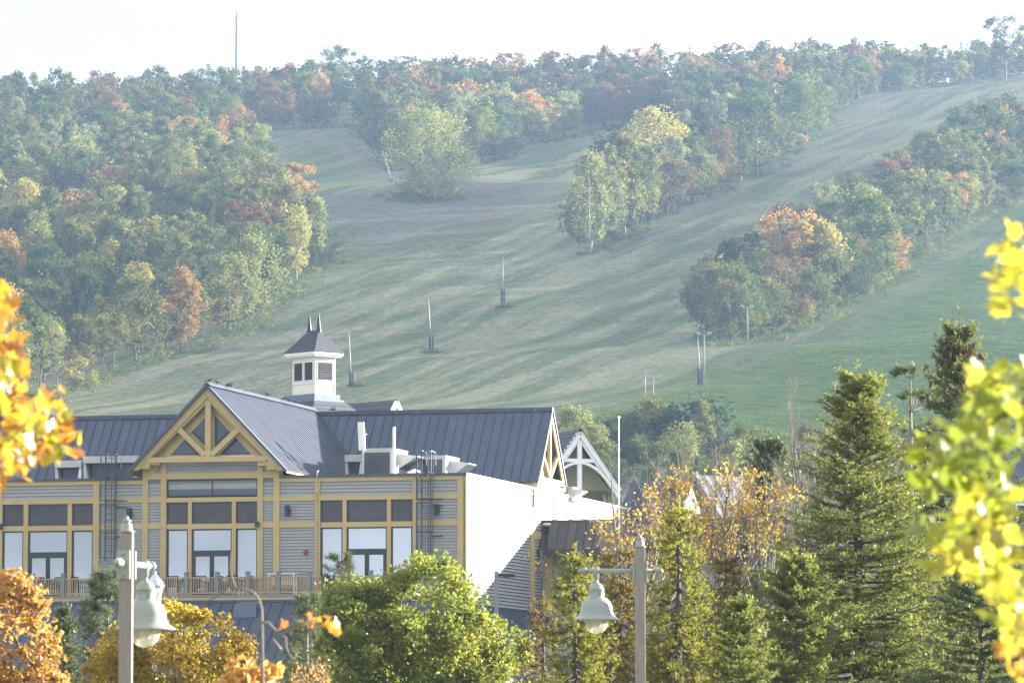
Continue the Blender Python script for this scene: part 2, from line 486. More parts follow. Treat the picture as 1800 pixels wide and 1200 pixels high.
def vnoise(x, y, s, seed=0):
    """Smooth value noise on a hashed lattice."""
    x, y = np.asarray(x) / s, np.asarray(y) / s
    xi, yi = np.floor(x).astype(int), np.floor(y).astype(int)
    fx, fy = x - xi, y - yi
    fx, fy = fx * fx * (3 - 2 * fx), fy * fy * (3 - 2 * fy)
    h = lambda a, b: np.mod(np.sin(a * 127.1 + b * 311.7 + seed * 74.7) * 43758.5453, 1.0)
    return (h(xi, yi) * (1 - fx) + h(xi + 1, yi) * fx) * (1 - fy) + (h(xi, yi + 1) * (1 - fx) + h(xi + 1, yi + 1) * fx) * fy
far = np.clip((YY - 450) / 200, 0, 1)
ZZ += far * ((vnoise(XX, YY, 45, 1) - .5) * 1.6 + (vnoise(XX, YY, 14, 2) - .5) * 0.55)
ZZ = np.where(YY < 260, np.clip(ZZ, 0.0, 0.05) * 0, np.maximum(ZZ, 0))
def terrain_z(x, y):
    x = np.asarray(x, float); y = np.asarray(y, float)
    i = np.clip((x - GX0) / GS, 0, len(gx) - 1.001); j = np.clip((y - GY0) / GS, 0, len(gy) - 1.001)
    i0, j0 = i.astype(int), j.astype(int); u, v = i - i0, j - j0
    return (ZZ[j0, i0] * (1 - u) + ZZ[j0, i0 + 1] * u) * (1 - v) + (ZZ[j0 + 1, i0] * (1 - u) + ZZ[j0 + 1, i0 + 1] * u) * v
def ground_hit(px, py, y0=430.0):
    d = ray(px, py)
    Y = np.arange(y0, 2050, 1.0)
    t = Y / d.y
    x, z = CAM.x + d.x * t, CAM.z + d.z * t
    below = z <= terrain_z(x, Y)
    k = int(np.argmax(below))
    if not below[k]: return None
    return Vector((x[k], Y[k], float(terrain_z(x[k], Y[k]))))
def to_xy(poly):
    out = []
    for (px, py) in poly:
        h = ground_hit(px, py)
        if h is None: h = P(px, py, 1500)
        out.append((h.x, h.y))
    return np.array(out)
def inside(x, y, poly):
    r = np.zeros(np.shape(x), bool); n = len(poly)
    for i in range(n):
        x0, y0 = poly[i]; x1, y1 = poly[(i + 1) % n]
        c = ((y0 > y) != (y1 > y)) & (x < (x1 - x0) * (y - y0) / (y1 - y0 + 1e-12) + x0)
        r ^= c
    return r
def poly_dist(x, y, poly, closed=True):
    d = np.full(np.shape(x), 1e9); n = len(poly)
    for i in range(n if closed else n - 1):
        a = poly[i]; b = poly[(i + 1) % n]; e = b - a; L2 = (e ** 2).sum() + 1e-9
        t = np.clip(((x - a[0]) * e[0] + (y - a[1]) * e[1]) / L2, 0, 1)
        d = np.minimum(d, np.hypot(x - a[0] - t * e[0], y - a[1] - t * e[1]))
    return d
def mask(poly, soft):
    xy = to_xy(poly); d = poly_dist(XX, YY, xy)
    ins = inside(XX, YY, xy)
    dd = np.where(ins, d, -d) + (vnoise(XX, YY, 12, 5) - .5) * soft * 1.4
    return np.clip(dd / soft * .5 + .5, 0, 1)
bench = mask([(790, 326), (1020, 278), (1030, 262), (900, 284), (800, 306)], 11)
bx_ = float((XX * bench).sum() / bench.sum())
ZZ -= bench * 0.17 * (XX - bx_)  # tilts the bench toward the low sun so the strip looks lit
soil = np.maximum(mask([(565, 345), (640, 338), (700, 350), (780, 345), (900, 322), (960, 330), (900, 372), (800, 395), (700, 425), (600, 440), (575, 430)], 14), 0)
lush = np.maximum(mask([(1050, 712), (1200, 668), (1350, 612), (1520, 535), (1800, 362), (2000, 300), (2000, 790), (900, 790)], 10),
                  mask([(575, 445), (720, 420), (690, 436), (560, 500), (520, 515), (560, 460)], 8) * 0.9)
lush = np.maximum(lush, .55 * mask([(455, 238), (606, 228), (688, 322), (600, 335), (545, 335), (500, 290)], 10))
track = np.clip(1.2 - poly_dist(XX, YY, to_xy([(556, 236), (580, 252), (640, 282), (690, 316)]), False) / 2.6, 0, 1)
nv = XX.size
ny, nx = XX.shape
idx = np.arange(nv).reshape(ny, nx)
Fq = np.stack([idx[:-1, :-1], idx[:-1, 1:], idx[1:, 1:], idx[1:, :-1]], -1).reshape(-1, 4)

def terrain_mat():
    m, nt, out = new_mat('hill_grass')
    N, L = nt.nodes, nt.links
    g = N.new('ShaderNodeNewGeometry')
    def noise(scale, rot=0.0, st=(1, 1, 1), det=5, rough=.55):
        mp = N.new('ShaderNodeMapping'); mp.inputs['Rotation'].default_value = (0, 0, rot); mp.inputs['Scale'].default_value = st
        r0 = N.new('ShaderNodeMapping'); r0.inputs['Rotation'].default_value = (0, 0, rot)
        L.new(g.outputs['Position'], r0.inputs['Vector'])
        mp.inputs['Rotation'].default_value = (0, 0, 0)
        L.new(r0.outputs['Vector'], mp.inputs['Vector'])
        n = N.new('ShaderNodeTexNoise'); n.inputs['Scale'].default_value = scale; n.inputs['Detail'].default_value = det; n.inputs['Roughness'].default_value = rough
        L.new(mp.outputs['Vector'], n.inputs['Vector'])
        return n.outputs['Fac']
    def ramp(f, p0, c0, p1, c1):
        r = N.new('ShaderNodeValToRGB'); r.color_ramp.elements[0].position = p0; r.color_ramp.elements[0].color = (*c0, 1)
        r.color_ramp.elements[1].position = p1; r.color_ramp.elements[1].color = (*c1, 1)
        L.new(f, r.inputs['Fac']); return r.outputs['Color']
    def mix(f, a, b, mode='MIX'):
        x = N.new('ShaderNodeMixRGB'); x.blend_type = mode
        if isinstance(f, float): x.inputs['Fac'].default_value = f
        else: L.new(f, x.inputs['Fac'])
        L.new(a, x.inputs['Color1']); L.new(b, x.inputs['Color2']); return x.outputs['Color']
    def attr(nm):
        a = N.new('ShaderNodeAttribute'); a.attribute_name = nm; return a.outputs['Fac']
    # mown stripes running up the run
    stripe = noise(0.21, math.radians(17), (1, 0.055, 0.055), 3, .5)
    fine = noise(1.1, math.radians(17), (1, 0.3, 0.3), 6, .7)
    patch = noise(0.022, 0, (1, 1, 1), 4, .6)
    grass = ramp(stripe, 0.42, (0.112, 0.134, 0.072), 0.58, (0.226, 0.226, 0.148))
    brown = ramp(fine, 0.3, (0.132, 0.126, 0.094), 0.7, (0.215, 0.205, 0.158))
    pf = ramp(patch, 0.46, (0, 0, 0), 0.68, (.75, .75, .75))
    base = mix(pf, grass, brown)
    sp = ramp(fine, 0.35, (.72, .72, .72), 0.68, (1.25, 1.25, 1.2))
    base = mix(1.0, base, sp, 'MULTIPLY')
    lushn = noise(0.30, math.radians(-35), (1, 0.45, 0.45), 8, .7)
    lushc = ramp(lushn, 0.35, (0.060, 0.100, 0.036), 0.68, (0.130, 0.180, 0.060))
    base = mix(attr('lush'), base, lushc)
    soiln = noise(0.5, 0, (1, 1, 1), 8, .75)
    soilc = ramp(soiln, 0.38, (0.100, 0.088, 0.080), 0.68, (0.215, 0.194, 0.178))
    base = mix(attr('soil'), base, soilc)
    trk = ramp(fine, 0.3, (0.16, 0.115, 0.10), 0.7, (0.22, 0.16, 0.14))
    base = mix(attr('track'), base, trk)
    p = N.new('ShaderNodeBsdfDiffuse'); p.inputs['Roughness'].default_value = 0.9
    L.new(base, p.inputs['Color'])
    bf = noise(1.6, math.radians(17), (1, 0.5, 0.5), 8, .75)
    bp = N.new('ShaderNodeBump'); bp.inputs['Strength'].default_value = 0.55; bp.inputs['Distance'].default_value = 0.35
    L.new(bf, bp.inputs['Height']); L.new(bp.outputs['Normal'], p.inputs['Normal'])
    # standing grass lets low light through from behind
    t = N.new('ShaderNodeBsdfTranslucent'); L.new(base, t.inputs['Color'])
    s = N.new('ShaderNodeMixShader'); s.inputs['Fac'].default_value = 0.12
    L.new(p.outputs['BSDF'], s.inputs[1]); L.new(t.outputs['BSDF'], s.inputs[2])
    L.new(s.outputs['Shader'], out.inputs['Surface'])
    return m
M_hill = terrain_mat()
tme = np_mesh('hillside', np.stack([XX.ravel(), YY.ravel(), ZZ.ravel()], 1), Fq, [M_hill], smooth=True)
for nm, arr in (('soil', soil), ('lush', lush), ('track', track)):
    a = tme.attributes.new(nm, 'FLOAT', 'POINT'); a.data.foreach_set('value', arr.ravel().astype(np.float32))
hill = obj('hillside_terrain', tme)
tag(hill, 'mown grass ski hill with bare soil patch and worn track', None, None, 'structure')

# uncut grass, weeds and dry stalks standing on the runs
gr_ = np.random.default_rng(21)
def grass_points(poly, n):
    xy = to_xy(poly); x0, y0 = xy.min(0); x1, y1 = xy.max(0)
    x = gr_.uniform(x0, x1, n * 3); y = gr_.uniform(y0, y1, n * 3); k = inside(x, y, xy)
    x, y = x[k][:n], y[k][:n]
    c = vnoise(x, y, 9, 31) * .6 + vnoise(x, y, 2.5, 32) * .4
    k = c > .46
    return np.stack([x[k], y[k], terrain_z(x[k], y[k])], 1)
GRASS = [(grass_points([(1060, 715), (1200, 672), (1350, 618), (1520, 540), (1800, 380), (1950, 330), (1950, 780), (950, 780)], 26000), .30, 0),
         (grass_points([(130, 690), (430, 585), (580, 450), (1000, 470), (1230, 600), (1180, 690), (1050, 740), (100, 760)], 22000), .17, 1),
         (grass_points([(1030, 460), (1230, 365), (1500, 178), (1800, 135), (1800, 200), (1560, 340), (1250, 500), (1230, 600)], 16000), .17, 1),
         (grass_points([(560, 350), (900, 330), (960, 335), (780, 420), (580, 440)], 7000), .20, 1)]
# ---------------------------------------------------------------- foliage building blocks
def unit(v):
    return v / (np.linalg.norm(v, axis=-1, keepdims=True) + 1e-9)

def cards(C, size, r, aspect=0.62, flat=0.0, droop=0.0):
    """Leaf-shaped diamonds at centres C (N,3), random facing; flat>0 turns them towards level."""
    n = len(C)
    d = r.normal(size=(n, 3)); d[:, 2] = d[:, 2] * (1 - flat) - droop; d = unit(d)
    w = unit(np.cross(d, unit(r.normal(size=(n, 3)) + np.array([0, 0, flat * 2.0]))))
    nn = np.cross(d, w)
    s = (size * r.uniform(.65, 1.3, n))[:, None]
    V = np.stack([C - d * s * .5, C + w * s * aspect * .5 + nn * s * .10, C + d * s * .55, C - w * s * aspect * .5 + nn * s * .10], 1).reshape(-1, 3)
    F = np.arange(4 * n).reshape(n, 4)
    return V, F

def segs(P0, P1, R0, R1, n=5):
    """Open tapered tubes for branch segments."""
    P0, P1 = np.asarray(P0, float), np.asarray(P1, float); R0, R1 = np.asarray(R0, float), np.asarray(R1, float)
    d = unit(P1 - P0); ref = np.where(np.abs(d[:, 2:3]) > .9, np.array([[1., 0, 0]]), np.array([[0, 0, 1.]]))
    a = unit(np.cross(d, ref)); b = np.cross(d, a)
    t = np.arange(n) * 2 * np.pi / n
    ring = a[:, None] * np.cos(t)[None, :, None] + b[:, None] * np.sin(t)[None, :, None]
    V0 = P0[:, None] + ring * R0[:, None, None]; V1 = P1[:, None] + ring * R1[:, None, None]
    V = np.concatenate([V0, V1], 1).reshape(-1, 3)
    k = np.arange(n); base = np.arange(len(P0))[:, None, None] * 2 * n
    f = np.stack([k, (k + 1) % n, (k + 1) % n + n, k + n], 1)[None]
    return V, (f + base).reshape(-1, 4)

def join(parts):
    Vs, Fs, b = [], [], 0
    for V, F in parts:
        Vs.append(V); Fs.append(F + b); b += len(V)
    return np.concatenate(Vs), np.concatenate(Fs)

def skeleton(trunk, tips, r, step=0.5, lift=0.12, jit=0.05, tip_r=0.008, power=0.5, maxr=None):
    """Grow limbs from the trunk polyline to every tip; pipe-model radii. Returns segment arrays."""
    pos = [np.array(p, float) for p in trunk]; par = [-1] + list(range(len(trunk) - 1))
    base = pos[0]
    order = np.argsort([np.linalg.norm((t - base) * np.array([1, 1, .6])) for t in tips])
    ends = [len(pos) - 1]
    for k in order:
        t = np.asarray(tips[k], float)
        A = np.array(pos)
        d = np.linalg.norm(A - t, axis=1) + 0.9 * np.maximum(0, A[:, 2] - t[2] + 0.25 * np.linalg.norm(A[:, :2] - t[:2], axis=1))
        d[0] += 2 * step
        j = int(np.argmin(d)); p0 = pos[j]; L = np.linalg.norm(t - p0); m = max(1, int(math.ceil(L / step)))
        prev = j
        for i in range(1, m + 1):
            u = i / m
            q = p0 + (t - p0) * u
            if i < m:
                q = q + np.array([0, 0, -lift * L * math.sin(math.pi * u)]) + r.normal(size=3) * jit * L * .5
            pos.append(q); par.append(prev); prev = len(pos) - 1
        ends.append(prev)
    n = len(pos); cnt = np.zeros(n)
    for e in ends: cnt[e] += 1
    for i in range(n - 1, 0, -1):
        cnt[par[i]] += cnt[i]
    rad = tip_r * np.maximum(cnt, 1) ** power
    if maxr: rad = np.minimum(rad, maxr)
    pos = np.array(pos); par = np.array(par)
    i = np.arange(1, n)
    return pos[par[i]], pos[i], np.minimum(rad[par[i]], rad[i] * 1.9), rad[i]

def envelope(shape, u, r):
    """Crown radius (fraction) at crown height u in 0..1."""
    if shape == 'round': return np.sqrt(np.clip(1 - (2 * u - .9) ** 2 / 1.25, 0.02, 1))
    if shape == 'tall': return np.clip(np.sin(np.pi * np.clip(u * .86 + .10, 0, 1)) ** .7, .1, 1)
    if shape == 'spread': return np.clip((.35 + 1.1 * u) * np.sqrt(np.clip(1.06 - u ** 3, 0, 1)), .1, 1)
    return np.clip(1 - u, .05, 1)

def tree_points(shape, h, cb, cr, nclump, r):
    u = r.uniform(0, 1, nclump) ** .85
    ang = r.uniform(0, 2 * np.pi, nclump) + np.arange(nclump) * 2.4
    lob = 1 + .22 * np.sin(ang * 2 + r.uniform(0, 6)) + .16 * np.sin(ang * 3 + u * 5 + r.uniform(0, 6))
    rr = envelope(shape, u, r) * cr * lob * r.uniform(.45, 1.0, nclump) ** .5
    return np.stack([rr * np.cos(ang), rr * np.sin(ang), cb + u * (h - cb) * .94], 1), u

def hill_tree(shape, h, cb, cr, nclump, per, leaf, seed, clump_r=None, squash=.72):
    """Arrays for a broadleaf tree of the hillside: crown leaves clump by clump, trunk with limbs."""
    r = np.random.default_rng(seed)
    C, u = tree_points(shape, h, cb, cr, nclump, r)
    cl = clump_r or cr * .40
    n = nclump * per
    ci = np.repeat(np.arange(nclump), per)
    csz = r.uniform(.6, 1.25, nclump)[ci]
    off = unit(r.normal(size=(n, 3))) * (r.uniform(0, 1, n) ** .45)[:, None] * cl * csz[:, None]
    off[:, 2] = off[:, 2] * squash + np.maximum(0, off[:, 2]) * .12
    L = C[ci] + off
    V, F = cards(L, np.full(n, leaf), r, flat=.35)
    ct = r.uniform(0, 1, nclump)
    tint = np.clip(ct[ci] * .6 + r.uniform(0, 1, n) * .35 + .12 * (u[ci] - .5), 0, 1)
    tips = C[r.permutation(nclump)[:max(6, nclump * 2 // 3)]]
    tr = [(0, 0, -.8), (r.normal() * .1, r.normal() * .1, cb * .5), (r.normal() * .2, r.normal() * .2, cb), (r.normal() * .3, r.normal() * .3, cb + (h - cb) * .6)]
    S = skeleton(tr, tips, r, step=1.2, tip_r=.035, power=.5, maxr=.22)
    W = segs(*S, n=5)
    return dict(V=V, F=F, tint=np.repeat(tint, 4), W=W, h=h, cr=cr)

def hill_conifer(h, cr, seed, nlev=26):
    r = np.random.default_rng(seed)
    pts = []; S0 = []; S1 = []; R = []
    for i in range(nlev):
        z = h * (.08 + .9 * (i / nlev) ** .95); L = cr * (1 - i / nlev) ** .85 + .12
        for k in range(7):
            a = r.uniform(0, 6.28); l = L * r.uniform(.6, 1.1)
            e = np.array([math.cos(a) * l, math.sin(a) * l, z - l * .28])
            S0.append((0, 0, z)); S1.append(e); R.append(.03)
            m = max(3, int(l / .16))
            for t in np.linspace(.25, 1, m):
                c = np.array([0, 0, z]) + (e - np.array([0, 0, z])) * t
                pts.append(c + r.normal(size=3) * np.array([.14, .14, .07]))
    pts = np.array(pts)
    V, F = cards(pts, np.full(len(pts), .42), r, aspect=.42, flat=.5, droop=.25)
    tint = np.repeat(r.uniform(0, 1, len(pts)), 4)
    W = join([segs(S0, S1, R, [.008] * len(S0), 3), segs([(0, 0, -.8), (0, 0, h * .5)], [(0, 0, h * .5), (0, 0, h * .98)], [.17, .1], [.1, .02], 6)])
    return dict(V=V, F=F, tint=tint, W=W, h=h, cr=cr)

def hill_bare(h, cr, seed, leaves=0):
    r = np.random.default_rng(seed)
    C, u = tree_points('tall', h, h * .3, cr, 110, r)
    tr = [(0, 0, -.8), (.1, 0, h * .3), (-.1, .1, h * .75)]
    S = skeleton(tr, C, r, step=.9, lift=-.06, tip_r=.012, power=.48, maxr=.11)
    W = segs(*S, n=4)
    n = max(leaves, 40)
    L = C[r.integers(0, len(C), n)] + r.normal(size=(n, 3)) * .35
    V, F = cards(L, np.full(n, .26), r)
    return dict(V=V, F=F, tint=np.repeat(r.uniform(0, 1, n), 4), W=W, h=h, cr=cr)

PROTO = {'maple': [], 'poplar': [], 'oak': [], 'bush': [], 'conifer': [], 'bare': [], 'willow': []}
for s in range(5): PROTO['maple'].append(hill_tree('round', 11.5, 1.6, 4.0, 52, 95, .40, 100 + s))
for s in range(4): PROTO['poplar'].append(hill_tree('tall', 14.5, 1.8, 2.9, 64, 85, .36, 200 + s, clump_r=1.05, squash=1.0))
for s in range(4): PROTO['oak'].append(hill_tree('spread', 13.0, 4.6, 4.3, 46, 85, .38, 300 + s, clump_r=1.15, squash=.6))
for s in range(3): PROTO['bush'].append(hill_tree('round', 4.2, .2, 2.3, 26, 80, .30, 400 + s))
for s in range(3): PROTO['conifer'].append(hill_conifer(13.0, 2.6, 500 + s))
for s in range(3): PROTO['bare'].append(hill_bare(11.0, 3.0, 600 + s, 120))
for s in range(2): PROTO['willow'].append(hill_tree('round', 15.5, .8, 6.0, 34, 330, .34, 700 + s, clump_r=2.5, squash=.85))

# autumn colours of the crowns: (leaf colour a, leaf colour b)
LEAFC = {
 'dark green': ((0.031, 0.059, 0.020), (0.072, 0.110, 0.033)),
 'green': ((0.046, 0.082, 0.023), (0.105, 0.143, 0.038)),
 'olive green': ((0.069, 0.087, 0.026), (0.141, 0.143, 0.044)),
 'pale green': ((0.115, 0.143, 0.046), (0.256, 0.275, 0.090)),
 'silvery green': ((0.128, 0.147, 0.072), (0.250, 0.262, 0.128)),
 'yellow': ((0.224, 0.205, 0.054), (0.410, 0.352, 0.102)),
 'orange': ((0.218, 0.123, 0.044), (0.410, 0.230, 0.082)),
 'rust red': ((0.141, 0.064, 0.041), (0.243, 0.113, 0.067)),
 'brown': ((0.113, 0.074, 0.036), (0.192, 0.123, 0.051)),
 'blue green': ((0.023, 0.049, 0.028), (0.051, 0.082, 0.046)),
 'grey brown': ((0.141, 0.109, 0.077), (0.218, 0.166, 0.109)),
}
LEAFP = {'green': (.20, .20, .045), 'olive green': (.24, .21, .05), 'dark green': (.10, .13, .04), 'pale green': (.30, .29, .09), 'orange': (.36, .28, .07), 'rust red': (.22, .16, .05), 'brown': (.17, .15, .05), 'yellow': (.26, .28, .08)}
LM = {k: leaf_mat('leaf_' + k.replace(' ', '_'), *v, trans=.5, gloss=.012, rough=.6, cc=LEAFP.get(k), nscale=.22) for k, v in LEAFC.items()}
WM = {'maple': M_bark, 'poplar': M_palebark, 'oak': M_bark, 'bush': M_bark, 'conifer': M_bark, 'bare': M_bark, 'willow': M_bark}
KIND = {'maple': 'maple_tree', 'poplar': 'poplar_tree', 'oak': 'oak_tree', 'bush': 'bush', 'conifer': 'conifer_tree', 'bare': 'bare_tree', 'willow': 'willow_tree'}
WORD = {'maple': 'round tree', 'poplar': 'tall slim tree', 'oak': 'spreading tree', 'bush': 'bush', 'conifer': 'conifer', 'bare': 'half bare tree', 'willow': 'large billowing tree'}
PM = {}
def proto_mesh(kind, i):
    if (kind, i) not in PM:
        p = PROTO[kind][i]
        PM[(kind, i)] = (np_mesh('crown', p['V'], p['F'], [LM['green']], tint=p['tint']), np_mesh('trunk', *p['W'], [WM[kind]], smooth=True))
    return PM[(kind, i)]

def hill_tree_object(kind, i, colour, x, y, scale, rz, label, group, zs=1.0):
    cm, tm = proto_mesh(kind, i)
    t = thing(KIND[kind], label, 'bush' if kind == 'bush' else 'tree', (x, y, float(terrain_z(x, y))), rz, group)
    t.scale = (scale, scale, scale * zs)
    c = bpy.data.objects.new('crown', cm); link(c, t)
    c.material_slots[0].link = 'OBJECT'; c.material_slots[0].material = LM[colour]
    w = bpy.data.objects.new('trunk', tm); link(w, t)
    return t

# ---------------------------------------------------------------- where trees stand
R_left = to_xy([(-420, 820), (-60, 735), (60, 706), (180, 668), (330, 622), (430, 582), (520, 522), (540, 478), (550, 458), (546, 425), (520, 398), (492, 380), (478, 342), (452, 306), (432, 262), (425, 240), (415, 232), (300, 226), (-420, 222)])
R_ridge = np.array(list(to_xy([(-420, 232), (300, 228), (440, 233), (520, 230), (618, 224), (652, 262), (690, 305), (820, 296), (900, 272), (1000, 240), (1080, 228), (1160, 226), (1280, 240), (1400, 232), (1490, 182)])) + [(110, 1380), (150, 1560), (-180, 1600)])
R_mid = to_xy([(1018, 456), (1070, 436), (1130, 402), (1212, 360), (1290, 333), (1385, 282), (1446, 226), (1500, 176), (1420, 176), (1300, 215), (1180, 262), (1110, 300), (1060, 345), (1022, 400)])
R_right = to_xy([(1236, 612), (1330, 606), (1430, 572), (1512, 532), (1574, 484), (1652, 442), (1704, 396), (1800, 352), (1990, 280), (1990, 190), (1800, 222), (1720, 250), (1640, 300), (1580, 345), (1480, 400), (1390, 440), (1310, 500), (1240, 560)])
R_crest = np.array([(98, 1345), (165, 1425), (220, 1440), (220, 1500), (150, 1500), (90, 1400)])
R_base = np.array([(6, 480), (70, 500), (110, 520), (110, 560), (20, 560), (6, 540)])

def scatter(poly, spacing, r, jitter=.42):
    x0, y0 = poly.min(0); x1, y1 = poly.max(0)
    xs, ys = np.meshgrid(np.arange(x0, x1, spacing), np.arange(y0, y1, spacing * 1.05))
    xs = xs + (np.arange(xs.shape[0])[:, None] % 2) * spacing * .5
    xs = (xs + r.uniform(-jitter, jitter, xs.shape) * spacing).ravel(); ys = (ys + r.uniform(-jitter, jitter, ys.shape) * spacing).ravel()
    k = inside(xs, ys, poly)
    return xs[k], ys[k]

fr = np.random.default_rng(5)
TREES = []  # dicts: kind, i, colour, x, y, s, zone
def pick(ws):
    k = list(ws); w = np.array([ws[a] for a in k], float); return k[int(fr.choice(len(k), p=w / w.sum()))]
def add_zone(poly, zone, spacing, kinds, colours, smin, smax, edge=None):
    xs, ys = scatter(poly, spacing, fr)
    for x, y in zip(xs, ys):
        kd = pick(kinds(x, y) if callable(kinds) else kinds)
        cl = pick(colours(x, y) if callable(colours) else colours)
        if kd == 'conifer': cl = 'blue green'
        if kd == 'bare': cl = 'grey brown'
        TREES.append(dict(kind=kd, i=int(fr.integers(len(PROTO[kd]))), colour=cl, x=float(x), y=float(y), s=float(fr.uniform(smin, smax)), zone=zone, rz=float(fr.uniform(0, 6.28))))
def left_col(x, y):
    p = project([[x, y, float(terrain_z(x, y)) + 8]])[0]
    if p[1] < 215: return {'rust red': 1.2, 'brown': 1.4, 'dark green': 3, 'green': 4, 'olive green': 3, 'orange': .6}
    if p[1] < 330: return {'green': 5, 'olive green': 4, 'dark green': 1, 'silvery green': 2.5, 'brown': .6, 'orange': .4, 'pale green': 2} if p[0] < 300 else {'green': 2, 'olive green': 4, 'yellow': 1.4, 'brown': .8, 'orange': .6, 'pale green': 2.0}
    if p[1] < 430: return {'green': 4, 'olive green': 4, 'brown': 1.1, 'orange': .5, 'rust red': .3, 'yellow': 1.2, 'pale green': 2}
    return {'green': 4, 'olive green': 3, 'yellow': 1.5, 'orange': .6, 'pale green': 2.4, 'dark green': 1.2, 'rust red': .2}
add_zone(R_left, 'left forest', 8.2, {'maple': 6, 'poplar': 2.2, 'oak': 2.4, 'bare': .9, 'bush': .6}, left_col, .62, 1.22)
def ridge_col(x, y):
    p = project([[x, y, float(terrain_z(x, y)) + 8]])[0]
    if p[1] > 180: return {'green': 3, 'olive green': 3, 'pale green': 3, 'silvery green': 1.5, 'orange': 1, 'dark green': 1}
    return {'rust red': 1.7, 'brown': 2, 'dark green': 3, 'green': 3, 'orange': .9, 'olive green': 2}
add_zone(R_ridge, 'ridge', 8.0, {'maple': 6, 'poplar': 2, 'oak': 2.5, 'conifer': .7, 'bare': .3}, ridge_col, .66, 1.24)
add_zone(R_mid, 'middle strip', 6.6, {'maple': 5, 'poplar': 3, 'oak': 1.5, 'bush': 1}, {'green': 4, 'dark green': 2, 'olive green': 3, 'silvery green': 1.6, 'pale green': 1.5, 'brown': .6, 'orange': .6}, .8, 1.15)
add_zone(R_right, 'right strip', 6.6, {'maple': 6, 'poplar': 1.6, 'oak': 1.8, 'bush': 1, 'bare': .5}, {'green': 4, 'dark green': 3, 'olive green': 3, 'pale green': 1.2, 'orange': .8, 'rust red': .3, 'brown': .7}, .68, .98)
add_zone(R_crest, 'right crest', 6.0, {'poplar': 4, 'maple': 3, 'oak': 2, 'bare': 1.5, 'conifer': .6}, {'olive green': 3, 'yellow': 2, 'orange': 1.6, 'pale green': 2, 'green': 1, 'brown': 1}, .55, .95)
add_zone(R_base, 'hill foot', 8.5, {'maple': 4, 'poplar': 2, 'bush': 2}, {'green': 3, 'olive green': 3, 'pale green': 2, 'brown': 1}, .45, .72)

